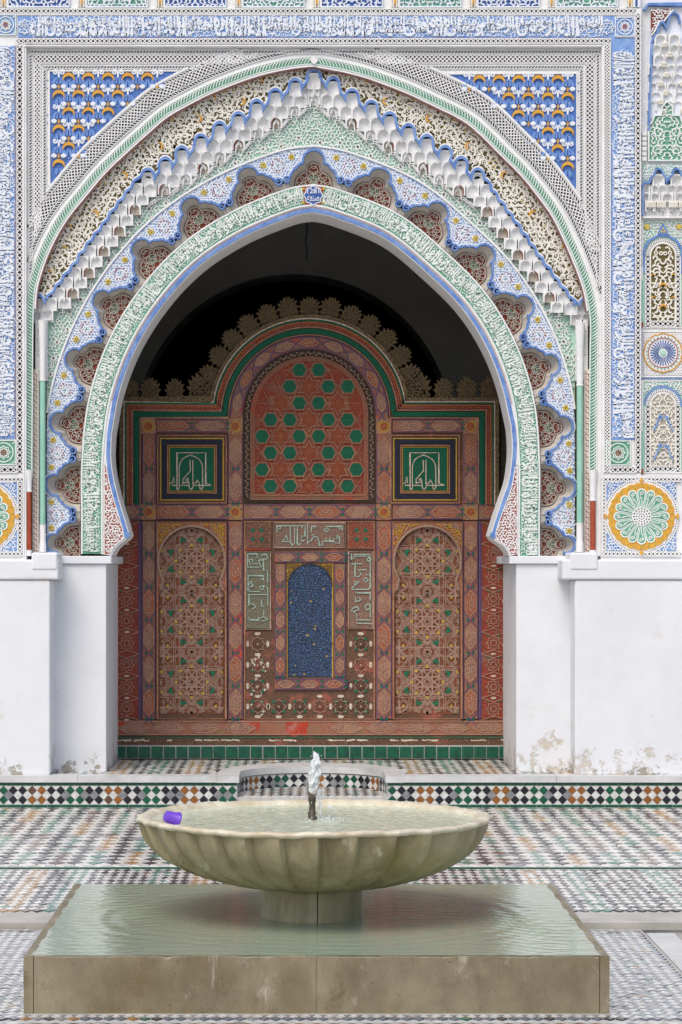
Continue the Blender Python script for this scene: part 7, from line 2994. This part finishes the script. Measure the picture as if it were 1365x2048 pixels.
# fluted bowl
RB, ZR = 0.70, 0.612
NF = 30
bw = thing("fountain_bowl", "wide shallow fluted marble fountain bowl, weathered yellow-green on the right", "fountain", (FXc, FYc, 0.345))
binv = Matrix.Translation(-Vector(bw.location))
per = 16
na = NF * per
out_prof = [(0.10, 0.336), (0.20, 0.3335), (0.26, 0.337), (0.35, 0.351), (0.45, 0.379), (0.53, 0.410), (0.59, 0.444), (0.635, 0.479), (0.665, 0.515), (0.682, 0.550), (0.692, 0.582), (0.695, 0.596)]


def flute(r, z, a):
    t = (a * NF / (2 * pi) + 0.30 + 0.12 * sin(3 * a)) % 1.0
    depth = 0.036 * min(1.0, max(0.0, (r - 0.20) / 0.28))
    if t < 0.09:
        g = 1 - t / 0.09 * 0.0
        off = t / 0.09
    else:
        off = (1 - (t - 0.09) / 0.91) ** 1.35
    return r - depth * off - 0.004 * sin(a * 3 + 1)


m = MB()
m.lathe(out_prof, FXc, FYc, na, mod=flute)
o = m.build("outer_shell", ["bowl_marble"], bw, smooth=True)
o.data.set_sharp_from_angle(angle=radians(28))
o.matrix_parent_inverse = binv
m = MB()


def rimw(r, z, a):
    t = (a * NF / (2 * pi) + 0.30) % 1.0
    u = abs(2 * t - 1)
    k = max(0.0, (r - 0.63) / 0.07)
    return r - 0.012 * k * (1 - u ** 2.2) + 0.004 * sin(9 * a + sin(4 * a)) * (1 - k)


rim_prof = [(0.693, 0.590), (0.702, 0.594), (0.708, 0.602), (0.704, 0.610), (0.690, 0.6135), (0.668, 0.612), (0.650, 0.604), (0.640, 0.590)]
m.lathe(rim_prof, FXc, FYc, na, mod=rimw)
for i, (x, y, z) in enumerate(m.v):       # worn, uneven lip
    a = math.atan2(y - FYc, x - FXc)
    m.v[i] = (x, y, z + 0.0025 * sin(5 * a + 2) + 0.0015 * sin(23 * a) + 0.001 * sin(61 * a))
o = m.build("rim", ["bowl_rim"], bw, smooth=True)
o.matrix_parent_inverse = binv
m = MB()
m.lathe([(0.642, 0.592), (0.60, 0.560), (0.5, 0.545), (0.3, 0.535), (0.08, 0.53), (0.001, 0.53)], FXc, FYc, 96)
o = m.build("inner_face", ["bowl_inside"], bw, smooth=True)
o.matrix_parent_inverse = binv

# water in the bowl
m = MB()
nr, na2 = 60, 160
V = []
for i in range(nr + 1):
    r_ = 0.648 * i / nr
    for k in range(na2):
        a = 2 * pi * k / na2
        x, y = r_ * cos(a), r_ * sin(a)
        z = 0.0014 * sin(r_ * 90 + 1.5 * sin(3 * a)) * math.exp(-r_ * 3.0) + 0.0007 * sin(x * 55 + y * 20 + 2 * sin(y * 18)) + 0.0006 * sin(y * 70 - x * 33)
        V.append((FXc + x, FYc + y, 0.5945 + z))
m.add(V, [(i * na2 + k, i * na2 + (k + 1) % na2, (i + 1) * na2 + (k + 1) % na2, (i + 1) * na2 + k) for i in range(nr) for k in range(na2)])
m.build("bowl_water", ["basin_water"], smooth=True, kind="structure", label="pale green rippled water filling the fountain bowl")

# nozzle
NXc = X(625, FYc)
nz = MB()
nz.lathe([(0.024, 0.585), (0.025, 0.597), (0.019, 0.603), (0.016, 0.606), (0.018, 0.622), (0.013, 0.626), (0.0125, 0.662), (0.0165, 0.666), (0.0165, 0.684), (0.012, 0.69), (0.0, 0.69)], NXc, FYc, 20)
nz.build("fountain_nozzle", ["bronze"], smooth=True, label="dark bronze nozzle standing in the middle of the fountain bowl", cat="nozzle")

# jet of water: a torn column with strands and drops
r = np.random.default_rng(21)
m = MB()


def blob(cx, cy, cz, a, b, seed, nu=14, nv=9, rough=0.35):
    q = np.random.default_rng(seed)
    ph = q.uniform(0, 6.28, 6)
    V = []
    for i in range(nv + 1):
        th = pi * i / nv
        for k in range(nu):
            fi = 2 * pi * k / nu
            g = 1 + rough * (0.5 * sin(3 * fi + ph[0] + 4 * th) + 0.4 * sin(5 * fi - 7 * th + ph[1]) + 0.35 * sin(9 * th + 2 * fi + ph[2]))
            V.append((cx + a * g * sin(th) * cos(fi), cy + a * g * sin(th) * sin(fi), cz + b * (cos(th) + 0.1 * sin(4 * fi + ph[3]) * sin(th))))
    m.add(V, [(i * nu + k, i * nu + (k + 1) % nu, (i + 1) * nu + (k + 1) % nu, (i + 1) * nu + k) for i in range(nv) for k in range(nu)])


Kf = F / FYc
jz = lambda py: EYE + (VY - py) / Kf
jx = lambda px: (px - VX) / Kf
ctl = np.array([(1584, 625, 5.5), (1576, 626, 8), (1566, 628, 10), (1554, 629, 11.5), (1544, 631, 11.5), (1534, 631, 10.5), (1525, 633, 9.5), (1517, 634, 7.5), (1511, 632, 5), (1506, 629, 2.2), (1503, 628, 0.6)])
na_, nr_ = 40, 90
ys_ = np.linspace(1584, 1503, nr_)
V = []
phs = r.uniform(0, 6.28, 12)
for y in ys_:
    x = np.interp(-y, -ctl[:, 0], ctl[:, 1])
    w_ = np.interp(-y, -ctl[:, 0], ctl[:, 2])
    for k in range(na_):
        a = 2 * pi * k / na_
        g = 1 + 0.22 * sin(3 * a + y * 0.21 + phs[0]) + 0.18 * sin(5 * a - y * 0.16 + phs[1]) + 0.13 * sin(9 * a + y * 0.22 + phs[2]) + 0.08 * sin(y * 0.5 + 2 * a + phs[3]) + 0.10 * sin(y * 0.33 + phs[5]) + r.normal(0, 0.05)
        V.append((jx(x) + 0.84 * w_ * g * cos(a) / Kf, FYc + 0.8 * w_ * g * sin(a) / Kf, jz(y + 1.6 * sin(4 * a + phs[4]))))
m.add(V, [(i * na_ + k, i * na_ + (k + 1) % na_, (i + 1) * na_ + (k + 1) % na_, (i + 1) * na_ + k) for i in range(nr_ - 1) for k in range(na_)])
for k in range(150):         # drops thrown off the column
    t = r.random()
    px = 630 + r.normal(0, 8 + 7 * t)
    blob(jx(px), FYc + r.normal(0, 0.015), jz(1505 + 110 * t), r.uniform(0.25, 0.9) / Kf, r.uniform(0.4, 2.2) / Kf, 200 + k, nu=5, nv=4)
for k in range(30):          # thin falling strands right of the nozzle
    t = r.random()
    blob(jx(639 + r.normal(0, 3)), FYc - 0.01 + r.normal(0, 0.01), jz(1580 + 48 * t), r.uniform(0.3, 0.9) / Kf, r.uniform(5, 13) / Kf, 400 + k, nu=6, nv=6)
for k in range(70):          # low splash where it lands
    a, q = r.uniform(0, 6.28), abs(r.normal(0, 0.03))
    blob(jx(652) + 1.8 * q * cos(a), FYc - 0.03 + q * sin(a), 0.596 + abs(r.normal(0, 0.007)), r.uniform(0.001, 0.004), r.uniform(0.001, 0.005), 600 + k, nu=6, nv=4)
for k in range(5):
    blob(jx(664 + r.normal(0, 3)), FYc - 0.02, jz(1626 - r.uniform(0, 14)), r.uniform(0.6, 2.0) / Kf, r.uniform(2, 5) / Kf, 700 + k, nu=8, nv=6)
m.build("water_jet", ["froth"], smooth=True, label="white frothy jet of water rising from the nozzle and falling right", cat="water jet", kind="stuff")

# purple cup lying on the rim
m = MB()
prof_o = [(0.0, 0.0), (0.022, 0.0), (0.024, 0.002), (0.031, 0.052), (0.036, 0.054), (0.036, 0.058), (0.030, 0.058), (0.023, 0.004), (0.0, 0.004)]
m.lathe(prof_o, 0, 0, 28)
ob = m.build("cup", ["purple_plastic"], None, smooth=True, label="purple plastic cup lying on the left rim of the fountain bowl", cat="cup")
CY = FYc - 0.36
ob.rotation_euler = (radians(-14), radians(112), radians(16))
ob.scale = (0.9, 0.9, 0.9)
ob.location = (X(332, CY), CY + 0.01, 0.642)
